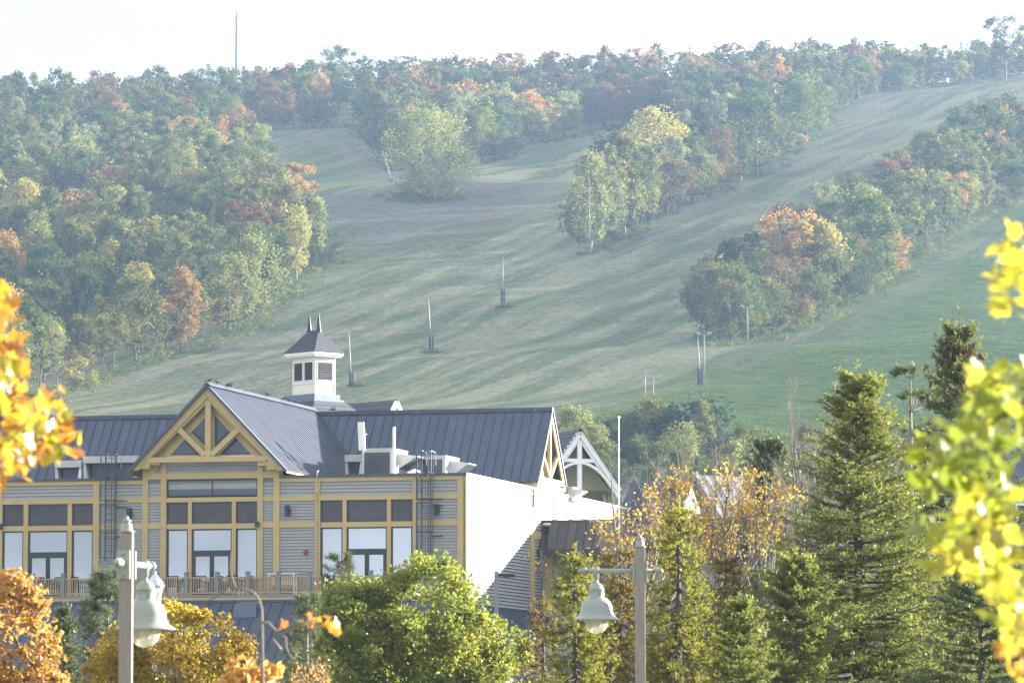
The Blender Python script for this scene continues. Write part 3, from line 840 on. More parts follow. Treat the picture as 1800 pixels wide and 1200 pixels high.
# trees that stand out one by one: photo pixel of the foot, top pixel row, kind, colour, label
SOLO = [
 (752, 352, 188, 'willow', 0, 'pale green', 'huge pale green billowing tree standing alone below the upper bench'),
 (785, 346, 232, 'willow', 1, 'silvery green', 'silvery billowing tree at the right flank of the huge lone tree'),
 (1038, 446, 262, 'poplar', 0, 'pale green', 'tall pale green poplar at the lower tip of the middle tree strip'),
 (1018, 438, 330, 'poplar', 2, 'green', 'slim green poplar just left of the tallest tip poplar in the middle strip'),
 (1098, 418, 232, 'poplar', 1, 'olive green', 'broad yellowish poplar second from the tip of the middle strip'),
 (1135, 395, 250, 'poplar', 3, 'pale green', 'pale poplar third from the tip of the middle tree strip'),
 (1150, 345, 192, 'maple', 0, 'yellow', 'bright yellow round tree crowning the middle tree strip'),
 (1185, 372, 238, 'poplar', 0, 'silvery green', 'silvery poplar beside the yellow crown of the middle strip'),
 (1218, 358, 240, 'maple', 2, 'green', 'green round tree above the orange marker post in the middle strip'),
 (1262, 338, 222, 'maple', 3, 'brown', 'reddish brown round tree in the middle strip above the mown run'),
 (1330, 312, 170, 'maple', 1, 'green', 'large green round tree halfway up the middle tree strip'),
 (1418, 250, 132, 'maple', 4, 'green', 'large green round tree near the upper end of the middle strip'),
 (596, 178, 80, 'oak', 0, 'dark green', 'fan topped tree rising well above the skyline forest'),
 (1690, 376, 226, 'oak', 1, 'olive green', 'tall oak with a bare straight trunk in the right tree strip'),
 (1628, 448, 296, 'oak', 2, 'pale green', 'pale yellowish open tree with several stems in the right strip'),
 (1388, 545, 366, 'oak', 3, 'orange', 'bright golden orange tree topping the right tree strip'),
 (1436, 540, 388, 'maple', 1, 'yellow', 'small yellow round crown beside the golden orange tree'),
 (1520, 512, 345, 'maple', 2, 'green', 'dark green round tree with sunlit right edge in the right strip'),
 (1548, 500, 384, 'maple', 3, 'orange', 'orange topped round tree right of the dark green one in the right strip'),
 (1450, 545, 420, 'maple', 0, 'olive green', 'olive round tree in front of the golden orange tree'),
 (1265, 602, 452, 'maple', 4, 'olive green', 'leftmost round tree at the low end of the right strip'),
 (1310, 600, 480, 'maple', 2, 'green', 'green round tree behind the white light pole of the right strip'),
 (1370, 585, 455, 'maple', 3, 'brown', 'reddish brown tree above the light pole in the right strip'),
 (1425, 572, 470, 'maple', 1, 'green', 'green round tree at the lower edge of the right strip, mid length'),
 (1490, 538, 440, 'maple', 2, 'dark green', 'dark round tree on the lower edge of the right strip'),
 (1715, 330, 180, 'oak', 2, 'dark green', 'dark flat topped tree behind the tall bare trunked oak'),
 (520, 492, 358, 'poplar', 2, 'yellow', 'yellow upright tree at the right tip of the left forest'),
 (556, 458, 345, 'poplar', 3, 'pale green', 'pale green upright tree rightmost in the left forest'),
 (440, 560, 412, 'maple', 1, 'pale green', 'pale sunlit round tree near the right edge of the left forest'),
 (292, 618, 488, 'maple', 0, 'green', 'green round tree with sunlit crown above the second light pole'),
 (318, 610, 505, 'maple', 2, 'dark green', 'dark round tree standing right of the second light pole'),
 (222, 545, 450, 'maple', 4, 'rust red', 'pinkish red round tree among green ones low in the left forest'),
 (140, 590, 490, 'maple', 1, 'orange', 'orange crowned tree left of the second light pole'),
 (150, 545, 446, 'maple', 3, 'yellow', 'golden yellow round tree above the first light pole'),
 (260, 195, 122, 'conifer', 0, 'blue green', 'dark spreading conifer left of the lattice mast on the skyline'),
 (366, 185, 108, 'conifer', 1, 'blue green', 'dark pointed conifer just left of the lattice mast'),
 (838, 178, 116, 'conifer', 2, 'blue green', 'lone narrow dark conifer in the skyline gap'),
 (985, 175, 102, 'conifer', 0, 'blue green', 'dark conifer on the skyline above the yellow crown'),
 (1690, 150, 70, 'conifer', 1, 'blue green', 'thin ragged conifer on the right crest'),
 (1748, 145, 58, 'conifer', 2, 'blue green', 'dark leaning conifer beside the tall crest tree'),
 (1768, 142, 28, 'oak', 1, 'olive green', 'tallest open topped tree on the right crest'),
 (1215, 205, 110, 'poplar', 1, 'green', 'tall dark green tree against the skyline forest above the middle strip'),
 (1008, 768, 714, 'maple', 1, 'pale green', 'pale yellowish tree rising behind the timber gable end of the lodge'),
 (1142, 772, 700, 'maple', 0, 'olive green', 'round olive tree behind the white pole at the foot of the hill'),
 (1225, 770, 700, 'bush', 1, 'blue green', 'dark bushy shrub on the green slope behind the bare tree'),
 (1060, 800, 735, 'maple', 3, 'green', 'green tree behind the white arched gable'),
 (1105, 800, 725, 'maple', 2, 'green', 'green tree between the white pole and the white arched gable'),
]
SOLO_LIST = []
for (px, pf, pt, kd, i, cl, lab) in SOLO:
    h = ground_hit(px, pf) if pf < 760 else None
    if h is None:
        Y = 540.0 if pf >= 760 else 1475.0
        q_ = P(px, pf, Y); h = Vector((q_.x, Y, float(terrain_z(q_.x, Y))))
    top = P(px, pt, h.y).z
    SOLO_LIST.append(dict(kind=kd, i=i, colour=cl, x=h.x, y=h.y, s=max(.3, (top - h.z) / PROTO[kd][i]['h'] / 1.0), zone='solo', label=lab, rz=float(fr.uniform(0, 6.28))))
def clear_of(t):
    for s in SOLO_LIST:
        if math.hypot(t['x'] - s['x'], t['y'] - s['y']) < (5.5 if s['kind'] == 'willow' else 3.6): return False
        if s['kind'] == 'willow' and abs(t['x'] - s['x']) < 12 and s['y'] - 60 < t['y'] < s['y'] + 14: return False
    return True
TREES = [t for t in TREES if clear_of(t)]
def sun_gap(t):   # trees in this corridor are lowered to bushes so the sun lights the bench
    dx, dy = t['x'] - 2.0, t['y'] - 1118.0
    al, pe = dx * math.sin(SUN_AZ) + dy * math.cos(SUN_AZ), dx * math.cos(SUN_AZ) - dy * math.sin(SUN_AZ)
    return 4 < al < 105 and -30 < pe < 42
for t in TREES:
    if sun_gap(t): t['kind'] = 'bush'; t['i'] %= 3; t['s'] *= .7

# ---- how much of each tree shows from the run-up side: nearest first into a small depth grid
def visible_area(ts):
    W_, H_, f = 900, 600, .5
    grid = np.zeros((H_, W_), bool); vis = np.zeros(len(ts))
    for k in sorted(range(len(ts)), key=lambda a: ts[a]['y']):
        t = ts[k]; p = PROTO[t['kind']][t['i']]; z = float(terrain_z(t['x'], t['y']))
        a = project([[t['x'], t['y'], z + p['h'] * t['s'] * .12], [t['x'], t['y'], z + p['h'] * t['s']], [t['x'] + p['cr'] * t['s'], t['y'], z]])
        cx, y1, y0 = a[0, 0] * f, a[0, 1] * f, a[1, 1] * f; rx = abs(a[2, 0] - a[0, 0]) * f * .85
        X0, X1, Y0, Y1 = int(max(0, cx - rx)), int(min(W_, cx + rx + 1)), int(max(0, y0)), int(min(H_, y1 + 1))
        if X1 <= X0 or Y1 <= Y0: continue
        yy, xx = np.mgrid[Y0:Y1, X0:X1]
        e = ((xx - cx) / (rx + .1)) ** 2 + ((yy - (y0 + y1) / 2) / ((y1 - y0) / 2 + .1)) ** 2 < 1
        if t['kind'] != 'bush':
            pass
        vis[k] = (e & ~grid[Y0:Y1, X0:X1]).sum()
        grid[Y0:Y1, X0:X1] |= e
    return vis
allt = SOLO_LIST + TREES
vis = visible_area(allt)
ns = len(SOLO_LIST)
rest = sorted(range(ns, len(allt)), key=lambda k: -vis[k])
NIND = 285 - ns
indiv = rest[:NIND]; mass = [k for k in rest[NIND:]]

ZONEWORD = {'left forest': 'left hillside forest', 'ridge': 'skyline forest', 'middle strip': 'middle tree strip', 'right strip': 'right tree strip', 'right crest': 'row along the right crest', 'hill foot': 'row at the foot of the hill'}
def zone_detail(t):
    p = project([[t['x'], t['y'], float(terrain_z(t['x'], t['y'])) + 5]])[0]
    z = t['zone']
    if z == 'left forest':
        a = 'near the top' if p[1] < 250 else 'high' if p[1] < 350 else 'halfway up' if p[1] < 470 else 'low'
        b = 'far left' if p[0] < 120 else 'left' if p[0] < 260 else 'centre' if p[0] < 400 else 'right'
        return f'{a} at the {b} of the left hillside forest'
    if z == 'ridge':
        marks = [(0, 'at the far left'), (200, 'left of the skyline dip'), (320, 'left of the lattice mast'), (415, 'by the lattice mast'), (520, 'left of the fan topped tree'), (600, 'by the fan topped tree'), (740, 'above the huge lone tree'), (850, 'by the narrow skyline conifer'), (960, 'above the grass bench'), (1100, 'above the yellow crown'), (1230, 'above the middle strip'), (1380, 'right of the tall green tree')]
        m = min(marks, key=lambda a: abs(a[0] - p[0]))[1]
        return f'on the skyline {m}' + (', front row' if p[1] > 190 else '')
    if z in ('middle strip', 'right strip'):
        lo, hi = (1020, 1500) if z == 'middle strip' else (1240, 1800)
        u = (p[0] - lo) / (hi - lo)
        a = 'lower end' if u < .25 else 'lower half' if u < .5 else 'upper half' if u < .75 else 'upper end'
        return f'in the {a} of the {ZONEWORD[z]}'
    if z == 'right crest':
        return 'in the row along the right crest' + (', left end' if p[0] < 1580 else ', middle' if p[0] < 1700 else ', right end')
    m = min([(1000, 'behind the lodge gable end'), (1088, 'behind the white pole'), (1180, 'left of the golden leaved tree'), (1250, 'behind the golden leaved tree'), (1350, 'behind the pale spruce top'), (1430, 'behind the bare grey branches'), (1520, 'behind the big bright spruce'), (1600, 'behind the open pine'), (1700, 'behind the cone bearing spruce'), (1850, 'behind the near yellow leaves')], key=lambda a: abs(a[0] - p[0]))[1]
    return 'at the hill foot ' + m
for k, t in enumerate(SOLO_LIST):
    hill_tree_object(t['kind'], t['i'], t['colour'], t['x'], t['y'], t['s'], t['rz'], t['label'], None)
LAB = {}
pos_all = np.array([[allt[k]['x'], allt[k]['y']] for k in range(len(allt))])
for k in indiv:
    t = allt[k]
    sz = 'small ' if t['s'] < .85 else 'big ' if t['s'] > 1.04 else ''
    d = np.hypot(*(pos_all - pos_all[k]).T); d[k] = 1e9
    nb = allt[int(np.argmin(d))]
    nbw = f" beside a {nb['colour']} one" if nb['colour'] != t['colour'] else ' beside another like it'
    colw = '' if t['kind'] == 'bare' else t['colour'] + ' '
    det = zone_detail(t)
    lab = f"{sz}{colw}{WORD[t['kind']]} {det}"
    if len((lab + nbw).split()) <= 16: lab = lab + nbw
    if len(lab.split()) > 16: lab = f"{colw}{WORD[t['kind']]} {det}"
    LAB.setdefault(lab, []).append(k)
for lab, ks in LAB.items():
    ks.sort(key=lambda k: project([[allt[k]['x'], allt[k]['y'], 100]])[0, 0])
    ords = {1: [''], 2: ['left one of two: ', 'right one of two: '], 3: ['leftmost of three: ', 'middle of three: ', 'rightmost of three: '], 4: ['leftmost of four: ', 'second of four from left: ', 'third of four from left: ', 'rightmost of four: '], 5: ['leftmost of five: ', 'second of five from left: ', 'middle of five: ', 'fourth of five from left: ', 'rightmost of five: ']}.get(len(ks), [''] * len(ks))
    for k, od in zip(ks, ords):
        t = allt[k]
        l2 = od + lab
        if len(l2.split()) > 16: l2 = od + lab.replace(' beside another like it', '')
        if len(l2.split()) > 16: l2 = od + lab.split(' beside a ')[0]
        if len(l2.split()) > 16: l2 = lab
        if len(l2.split()) > 16: l2 = l2.replace('tall slim tree', 'slim tree').replace(', front row', '').replace('left hillside forest', 'left forest')
        hill_tree_object(t['kind'], t['i'], t['colour'], t['x'], t['y'], t['s'], t['rz'], l2, 'trees of the ' + ZONEWORD[t['zone']])

# the rest of the wood as one mass of lighter trees
parts, tints, midx, woods = [], [], [], []
cols = list(LEAFC)
for k in mass:
    t = allt[k]; p = PROTO[t['kind']][t['i']]
    if vis[k] <= 0 and not (60 < t['x'] < 190 and fr.uniform() < .3): continue
    st = 5 if vis[k] > 70 else 9 if vis[k] > 25 else 15 if vis[k] > 0 else 19
    nq = len(p['F']); keep = np.arange(int(fr.integers(st)), nq, st)
    V = p['V'].reshape(nq, 4, 3)[keep]; c = V.mean(1, keepdims=True); V = c + (V - c) * {5: 1.9, 9: 2.45, 15: 3.0, 19: 3.3}[st]
    tt = p['tint'].reshape(nq, 4)[keep].reshape(-1)
    ca, sa = math.cos(t['rz']), math.sin(t['rz'])
    Rm = np.array([[ca, -sa, 0], [sa, ca, 0], [0, 0, 1]])
    o = np.array([t['x'], t['y'], float(terrain_z(t['x'], t['y']))])
    parts.append(((V.reshape(-1, 3) @ Rm.T) * t['s'] + o, np.arange(len(keep) * 4).reshape(-1, 4)))
    tints.append(tt); midx.append(np.full(len(keep), cols.index(t['colour'])))
    if vis[k] > 60:
        woods.append(((p['W'][0] @ Rm.T) * t['s'] + o, p['W'][1]))
V, F = join(parts); nl = len(F); tn = np.concatenate(tints); mi = np.concatenate(midx)
if woods:
    Wv, Wf = join(woods); F = np.concatenate([F, Wf + len(V)]); V = np.concatenate([V, Wv])
    tn = np.concatenate([tn, np.zeros(len(Wv))]); mi = np.concatenate([mi, np.full(len(Wf), len(cols))])
wood = obj('far_wood', np_mesh('far_wood', V, F, [LM[c] for c in cols] + [M_bark], tint=tn, midx=mi), kind='stuff')
tag(wood, 'deeper rows of the mixed autumn wood behind the front trees', 'wood')

# undergrowth along the lower forest edges
def edge_growth(poly, n, width, r, back=3.0):
    xy = to_xy(poly); out = []
    seg = np.linalg.norm(np.diff(xy, axis=0), axis=1); cum = np.r_[0, np.cumsum(seg)]
    s = r.uniform(0, cum[-1], n); k = np.clip(np.searchsorted(cum, s) - 1, 0, len(seg) - 1)
    u = (s - cum[k]) / seg[k]
    q_ = xy[k] + (xy[k + 1] - xy[k]) * u[:, None]
    return q_ + r.normal(size=(n, 2)) * width + np.array([0, back])
def crest_growth(n, r):
    x = r.uniform(92, 215, n)
    y = np.interp(x, [92, 100, 150, 165, 220], [1330, 1338, 1408, 1418, 1430]) + r.uniform(8, 34, n)
    return np.stack([x, y], 1)
ur = np.random.default_rng(77)
cl = np.concatenate([
 edge_growth([(-60, 735), (60, 706), (180, 668), (330, 622), (430, 582), (520, 522), (566, 458), (574, 420)], 520, 2.2, ur),
 edge_growth([(1024, 456), (1070, 436), (1130, 402), (1212, 360), (1290, 333), (1385, 282), (1446, 226), (1490, 182)], 300, 1.8, ur),
 edge_growth([(1240, 612), (1330, 606), (1430, 572), (1512, 532), (1574, 484), (1652, 442), (1704, 396), (1800, 352), (1900, 320)], 360, 1.8, ur),
 edge_growth([(690, 345), (735, 360), (790, 352)], 110, 3.0, ur),
 edge_growth([(820, 300), (900, 274), (1000, 242), (1080, 230)], 130, 1.5, ur),
 edge_growth([(618, 224), (652, 262), (690, 305)], 60, 1.5, ur),
 crest_growth(420, ur),
 edge_growth([(425, 230), (520, 231), (618, 225)], 60, 1.5, ur)])
per = 42
ci = np.repeat(np.arange(len(cl)), per); n = len(ci)
off = unit(ur.normal(size=(n, 3))) * (ur.uniform(0, 1, n) ** .4)[:, None] * ur.uniform(.5, 1.5, len(cl))[ci][:, None]
L = np.c_[cl[ci], terrain_z(cl[ci, 0], cl[ci, 1]) + .4] + off * np.array([1.1, 1.1, .8])
V, F = cards(L, np.full(n, .3), ur, flat=.3)
ug = obj('undergrowth', np_mesh('undergrowth', V, F, [LM['dark green'], LM['olive green'], LM['green']], tint=np.repeat(ur.uniform(0, 1, n), 4), midx=ur.integers(0, 3, len(cl))[ci]), kind='stuff')
tag(ug, 'low weeds and brush along the lower edges of the woods', 'undergrowth')

gp_, gs_, gm_ = [], [], []
for pts_, size_, mi_ in GRASS:
    for k_ in range(2):
        gp_.append(pts_ + ur.normal(size=pts_.shape) * np.array([.25, .25, 0]) + np.array([0, 0, size_ * .25])); gs_.append(np.full(len(pts_), size_)); gm_.append(np.full(len(pts_), mi_))
gp_ = np.concatenate(gp_); n = len(gp_)
V, F = cards(gp_, np.concatenate(gs_), ur, aspect=.35, droop=-.9)
LG = leaf_mat('standing_grass', (.060, .096, .034), (.125, .165, .056), .4, .01, .6)
LD = leaf_mat('dry_stalks', (.100, .125, .062), (.190, .195, .115), .4, .01, .6)
tag(obj('grass', np_mesh('grass', V, F, [LG, LD], tint=np.repeat(ur.uniform(0, 1, n), 4), midx=np.concatenate(gm_)), kind='stuff'), 'tufted grass and dry stalks standing on the ski runs', 'grass')

# ---------------------------------------------------------------- poles, towers and markers on the hill
def on_hill(px, pf):
    h = ground_hit(px, pf)
    return h if h is not None else P(px, pf, 1475)
def snow_tower(px, pf, pt, label, lean=0.0, bend=True, pad=True, thin=1.0, group='snow making towers on the run'):
    h = on_hill(px, pf); H = (pf - pt) / FPX * h.y
    t = thing('snow_tower', label, 'snow tower', tuple(h), 0, group)
    lx = lean / FPX * h.y
    pts = [(0, 0, -.4), (lx * .5, 0, H * .5), (lx * .9, 0, H * .86)] + ([(lx + .25, -.2, H * .92), (lx + 1.1, -.5, H)] if bend else [(lx, 0, H)])
    MB().tube(pts, [v * thin for v in [.085, .075, .055] + ([.045, .035] if bend else [.045])], 7).build('pole', M_pole, t, True)
    if pad:
        ph = min(2.7, H * .28)
        MB().box(-.42, -.12, -.3, .3, 0, ph).build('pad', M_pad, t, bevel=.05)
        MB().box(.12, .42, -.3, .3, 0, ph * .97).build('pad', M_pad, t, bevel=.05)
        MB().box(-.12, .12, -.06, .2, ph * .45, ph * .55).box(-.12, .12, -.06, .2, ph * .8, ph * .88).build('strap', M_metalgrey, t)
    return t
def grass_tuft(px, pf, w, label):
    h = on_hill(px, pf); r = np.random.default_rng(int(px)); n = 260
    L = np.c_[r.normal(0, w * .4, n), r.normal(0, w * .3, n), np.abs(r.normal(0, .35, n))]
    V, F = cards(L, np.full(n, .4), r, aspect=.3)
    o = obj('grass_tuft', np_mesh('grass_tuft', V, F, [LM['green']], tint=np.repeat(r.uniform(0, 1, n), 4)), loc=tuple(h))
    tag(o, label, 'grass clump', 'uncut grass clumps round the towers', 'stuff')
snow_tower(884, 535, 440, 'thin snow tower with bent tip, highest of the three on the open run')
snow_tower(758, 615, 524, 'straight snow tower with blue padded foot in the middle of the run', lean=-5, bend=False)
snow_tower(618, 680, 582, 'straight padded snow tower just right of the louvred cupola', lean=-5, bend=False)
snow_tower(1231, 676, 572, 'tall pale snow tower at the low end of the right strip', lean=-5)
snow_tower(1134, 708, 640, 'thin curved tip snow tower at the edge of the lush grass', pad=False)
snow_tower(1036, 462, 300, 'thin pole standing in front of the tip poplar', pad=False, bend=False, thin=.55, group='bare poles beside the trees')
snow_tower(783, 357, 266, 'leaning snow tower with curved tip beside the huge lone tree', lean=-20, pad=False, group='bare poles beside the trees')
snow_tower(690, 322, 262, 'leaning thin pole by the left flank of the huge lone tree', lean=-18, bend=False, pad=False, group='bare poles beside the trees')
snow_tower(1570, 488, 422, 'weathered pole at the lower edge of the right strip', lean=-4, bend=False, pad=False, group='bare poles beside the trees')
snow_tower(1015, 232, 168, 'dark pole at the right end of the grass bench', bend=False, pad=False, group='bare poles beside the trees')
grass_tuft(884, 541, 2.2, 'uncut grass clump round the foot of the bent tip tower')
grass_tuft(760, 621, 2.6, 'uncut grass clump round the tower in mid run')
grass_tuft(628, 680, 2.0, 'uncut grass clump round the tower beside the cupola')
def light_pole(px, pf, pt, label, heads=2):
    h = on_hill(px, pf); H = (pf - pt) / FPX * h.y
    t = thing('light_pole', label, 'light pole', tuple(h), 0, 'slope light poles')
    MB().tube([(0, 0, -.4), (0, 0, H)], [.13, .09], 8).build('pole', M_woodpole, t, True)
    MB().bar((-.9, 0, H - .15), (.9, 0, H - .15), .1, .1).build('crossarm', M_pole, t)
    for s in (-1, 1):
        MB().prism([(s * .45, -.45, H - .1), (s * 1.15, -.45, H - .05), (s * 1.15, .05, H + .25), (s * .45, .05, H + .2)], (0, .1, .12)).build('lamp_head', M_pole, t)
light_pole(66, 672, 604, 'pole with two floodlights at the far left forest edge')
light_pole(257, 602, 554, 'pole with two floodlights second along the left forest edge')
light_pole(1314, 608, 539, 'pale pole with two floodlights before the right tree strip')
light_pole(1238, 674, 587, 'pole with two floodlights beside the tall pale snow tower')
light_pole(1148, 712, 664, 'pole with two floodlights above the tree at the hill foot')
light_pole(487, 338, 300, 'pole with two floodlights at the left edge of the upper run')
light_pole(1510, 176, 140, 'pole with two floodlights at the top of the middle strip')
def crest_pole(px, pf, pt, label):
    h = on_hill(px, pf); H = (pf - pt) / FPX * h.y
    t = thing('utility_pole', label, 'pole', tuple(h), 0, 'poles on the right crest')
    MB().tube([(0, 0, -.4), (0, 0, H)], [.2, .13], 7).build('pole', M_woodpole, t, True)
    MB().bar((-.8, 0, H * .86), (.8, 0, H * .86), .12, .16).build('crossarm', M_woodpole, t)
crest_pole(1658, 146, 88, 'tall bare pole on the right crest left of the ragged conifer')
crest_pole(1746, 132, 84, 'bare pole on the right crest below the tallest tree')
def hut(px, pf, w, hgt, mat, label):
    h = on_hill(px, pf); s = h.y / FPX
    t = thing('equipment_box', label, 'equipment box', tuple(h), .1, 'equipment boxes on the hill')
    MB().box(-w * s / 2, w * s / 2, -.5, .5, 0, hgt * s * .85).build('cabinet', mat, t, bevel=.05)
    MB().box(-w * s / 2 - .1, w * s / 2 + .1, -.6, .6, hgt * s * .85, hgt * s).build('lid', M_metalgrey, t)
hut(1506, 173, 8, 10, M_pad, 'dark box hut at the top of the middle tree strip')
hut(688, 321, 6, 9, M_pad, 'dark box at the end of the worn track by the lone tree')
hut(495, 334, 12, 7, M_unit, 'pale box under the floodlights left of the upper run')
hut(639, 246, 8, 8, M_pad, 'dark box at the forest corner right of the upper run')
# marker post below the middle strip
h = on_hill(1209, 359)
t = thing('marker_post', 'small orange topped marker post below the middle tree strip', 'marker post', tuple(h), 0)
MB().tube([(0, 0, -.2), (0, 0, 1.0)], .2, 8).build('post', M_pad, t, True)
MB().lathe([(.02, 1.0), (.24, 1.02), (.26, 1.5), (.2, 1.75), (.02, 1.8)], 10).build('cap', M_orange, t, True)
# sign frame with slanted pole in the upper forest
h = on_hill(412, 226); s = h.y / FPX
t = thing('trail_sign', 'pair of pale sign boards on posts above the upper run', 'sign', tuple(h), 0)
MB().tube([(0, 0, -.4), (0, 0, 18 * s)], .1, 6).build('post', M_woodpole, t)
MB().box(-6 * s, -2 * s, -.3, -.2, 14 * s, 18 * s).build('board', M_unit, t)
MB().box(.2, 5 * s, -.3, -.2, 12 * s, 19 * s).build('board', M_unit, t)
snow_tower(403, 228, 170, 'slanted pale snow tower leaning right beside the sign boards', lean=21, bend=False, pad=False, group='bare poles beside the trees')
# lattice radio mast on the ridge
b = P(415, 186, 1470); b.z = float(terrain_z(b.x, 1470)); top = P(415, 16, 1470).z; H = top - b.z
t = thing('radio_mast', 'tall thin lattice radio mast on the skyline', 'mast', tuple(b), .3)
legs = [(.34 * math.cos(a), .34 * math.sin(a)) for a in (.5, 2.6, 4.7)]
for (lx, ly) in legs:
    MB().tube([(lx, ly, -.5), (lx * .7, ly * .7, H * .97)], .10, 5).build('leg', M_mast, t)
br = MB(); nb = 44
for i in range(nb):
    z0, z1 = H * .97 * i / nb, H * .97 * (i + 1) / nb
    for k in range(3):
        a, c = legs[k], legs[(k + 1) % 3]
        f0, f1 = 1 - .3 * i / nb, 1 - .3 * (i + 1) / nb
        br.tube([(a[0] * f0, a[1] * f0, z0), (c[0] * f1, c[1] * f1, z1)], .06, 3, False)
br.build('bracing', M_mast, t)
MB().tube([(0, 0, H * .95), (0, 0, H)], .05, 5).build('tip', M_pole, t)
for (dz, dx) in ((.93, .5), (.9, -.5), (.86, -.45), (.62, -.9), (.52, -.6), (.44, -1.0)):
    MB().tube([(0, -.3, H * dz), (dx, -.5, H * dz)], .05, 4).box(dx - .18, dx + .18, -.75, -.4, H * dz - .45, H * dz + .45).build('antenna', M_metalgrey, t)
MB().lathe([(.05, .3), (.9, .05), (1.0, -.05), (.05, -.1)], 14).build('dish', M_white, t).matrix_local = Matrix.Translation((-.6, -.8, H * .26)) @ Matrix.Rotation(math.pi / 2, 4, 'X')
# ---------------------------------------------------------------- the lodge
c0 = P(818, 900, 216)
LF = Frame((c0.x, 216, 0), math.radians(-14.5))
lodge = thing('lodge', 'grey clapboard lodge with ochre trim and dark standing seam roofs', 'lodge', (c0.x, 216, 0), LF.rz)
RX = 370
Z = lambda py, px=RX, y=0.0: LF.on_y(px, py, y)[1]
X = lambda px, py=900, y=0.0: LF.on_y(px, py, y)[0]
z_cap, z_capb, z_fb, z_pb, z_tt = Z(837), Z(841.5), Z(849), Z(873.5), Z(882.5)
z_tb, z_lt, z_deck = Z(920), Z(929), Z(1048)
z_low = 6.6
XL = X(-420)
# core walls: the parts behind boards, glass and trim
MB().box(XL, -.03, .40, 45, z_low, z_cap - .35).build('wall', M_dark, lodge)
MB().box(XL, 3.2, -5.0, 45, 0, z_low - .05).build('lower_wall', M_siding, lodge)
# parapet cap
piece('parapet_cap', M_roof, XL, X(251), -.14, .30, z_capb, z_cap, lodge)
piece('parapet_cap', M_roof, X(492), .10, -.14, .30, z_capb, z_cap, lodge)
piece('flat_roof', M_metalgrey, XL, -.25, .42, 44.9, z_cap - .34, z_cap - .30, lodge)
zc2 = z_cap - .02
piece('parapet_cap', M_cream, -.22, .10, .32, 44.8, z_capb, z_cap - .004, lodge)
piece('parapet_wall', M_siding, XL, -.10, .06, .38, z_fb - .02, z_capb - .003, lodge)
piece('parapet_wall', M_siding, -.30, -.04, .40, 44.9, z_cap - .6, z_capb - .003, lodge)

def tr(x0, x1, z0, z1, d=.07, name='trim_board', m=None, y=0.0):
    return piece(name, m or M_trim, min(x0, x1), max(x0, x1), y - d, y + .05, min(z0, z1), max(z0, z1), lodge)
# vertical ochre boards
bays = [(-90, -80), (-4, 5), (164.5, 175), (251, 261), (283, 293), (453, 463), (481.6, 492), (554, 563.5), (726, 733), (805, 815.5)]
bays = [(-260, -250)] + bays
for (a, b) in bays:
    xa, xb = X(a), X(b)
    ztop = Z(811.5) if a in (251, 283, 453, 481.6) else z_fb - .003
    tr(xa, xb, z_deck, ztop, .085)
VX = [(X(a), X(b)) for a, b in bays]
# horizontal ochre boards between the verticals
def between(px0, px1, z0, z1, d=.062):
    tr(X(px0), X(px1), z0, z1, d)
spans = [(-250, -90), (-80, -4), (5, 164.5), (175, 251), (261, 283), (293, 453), (463, 481.6), (492, 554), (563.5, 726), (733, 805)]
for (a, b) in spans:
    between(a, b, z_tt + .02, z_pb)
for (a, b) in [(-260, 251), (492, 815.5)]:
    tr(X(a), X(b), z_fb, z_capb - .004, .075)
for (a, b) in [(175, 251), (261, 283), (463, 481.6), (492, 554), (733, 805), (-80, -4)]:
    between(a, b, z_lt + .02, z_tb + .02)
between(293, 453, Z(841), Z(830.5)); between(261, 283, Z(841), Z(830.5)); between(463, 481.6, Z(841), Z(830.5))

# clapboards
BH = .150
def boards(px0, px1, z0, z1, y=0.0):
    x0, x1 = X(px0) , X(px1)
    n = max(1, round((z1 - z0) / BH)); h = (z1 - z0) / n
    for i in range(n):
        piece('siding_board', M_siding, x0, x1, y - .035, y + .05, z0 + i * h, z0 + (i + 1) * h, lodge, 'clap')
for (a, b) in [(-250, -90), (-80, -4), (5, 164.5), (175, 251), (261, 283), (463, 481.6), (492, 554), (563.5, 726), (733, 805)]:
    boards(a, b, z_pb, z_fb)
for (a, b) in [(175, 251), (261, 283), (463, 481.6), (492, 554), (733, 805), (-80, -4)]:
    boards(a, b, z_tb + .02, z_tt + .02)
    boards(a, b, z_deck, z_lt + .02)
for (a, b) in [(293, 453), (261, 283), (463, 481.6)]:
    boards(a, b, Z(830.5), Z(811.5))

# windows: frame + pane, curtain behind
def window(x0, x1, z0, z1, glass, curtain=True, fr=.07, name='window', bars=()):
    y0 = .02
    m = MB().box(x0, x0 + fr, y0, y0 + .1, z0, z1).box(x1 - fr, x1, y0, y0 + .1, z0, z1)
    m.box(x0 + fr, x1 - fr, y0, y0 + .1, z0, z0 + fr).box(x0 + fr, x1 - fr, y0, y0 + .1, z1 - fr, z1)
    for bx in bars: m.box(bx - .025, bx + .025, y0 + .005, y0 + .095, z0 + fr, z1 - fr)
    w = m.build(name, M_frame, lodge)
    edges = [x0 + fr] + [v for bx in bars for v in (bx - .025, bx + .025)] + [x1 - fr]
    for k in range(0, len(edges), 2):
        piece('pane', glass, edges[k], edges[k + 1], y0 + .045, y0 + .055, z0 + fr, z1 - fr, w)
    if curtain:
        piece('curtain', curtain if not isinstance(curtain, bool) else M_curtain, x0 + .03, x1 - .03, y0 + .26, y0 + .30, z0 + .02, z1 - .02, w)
    return w
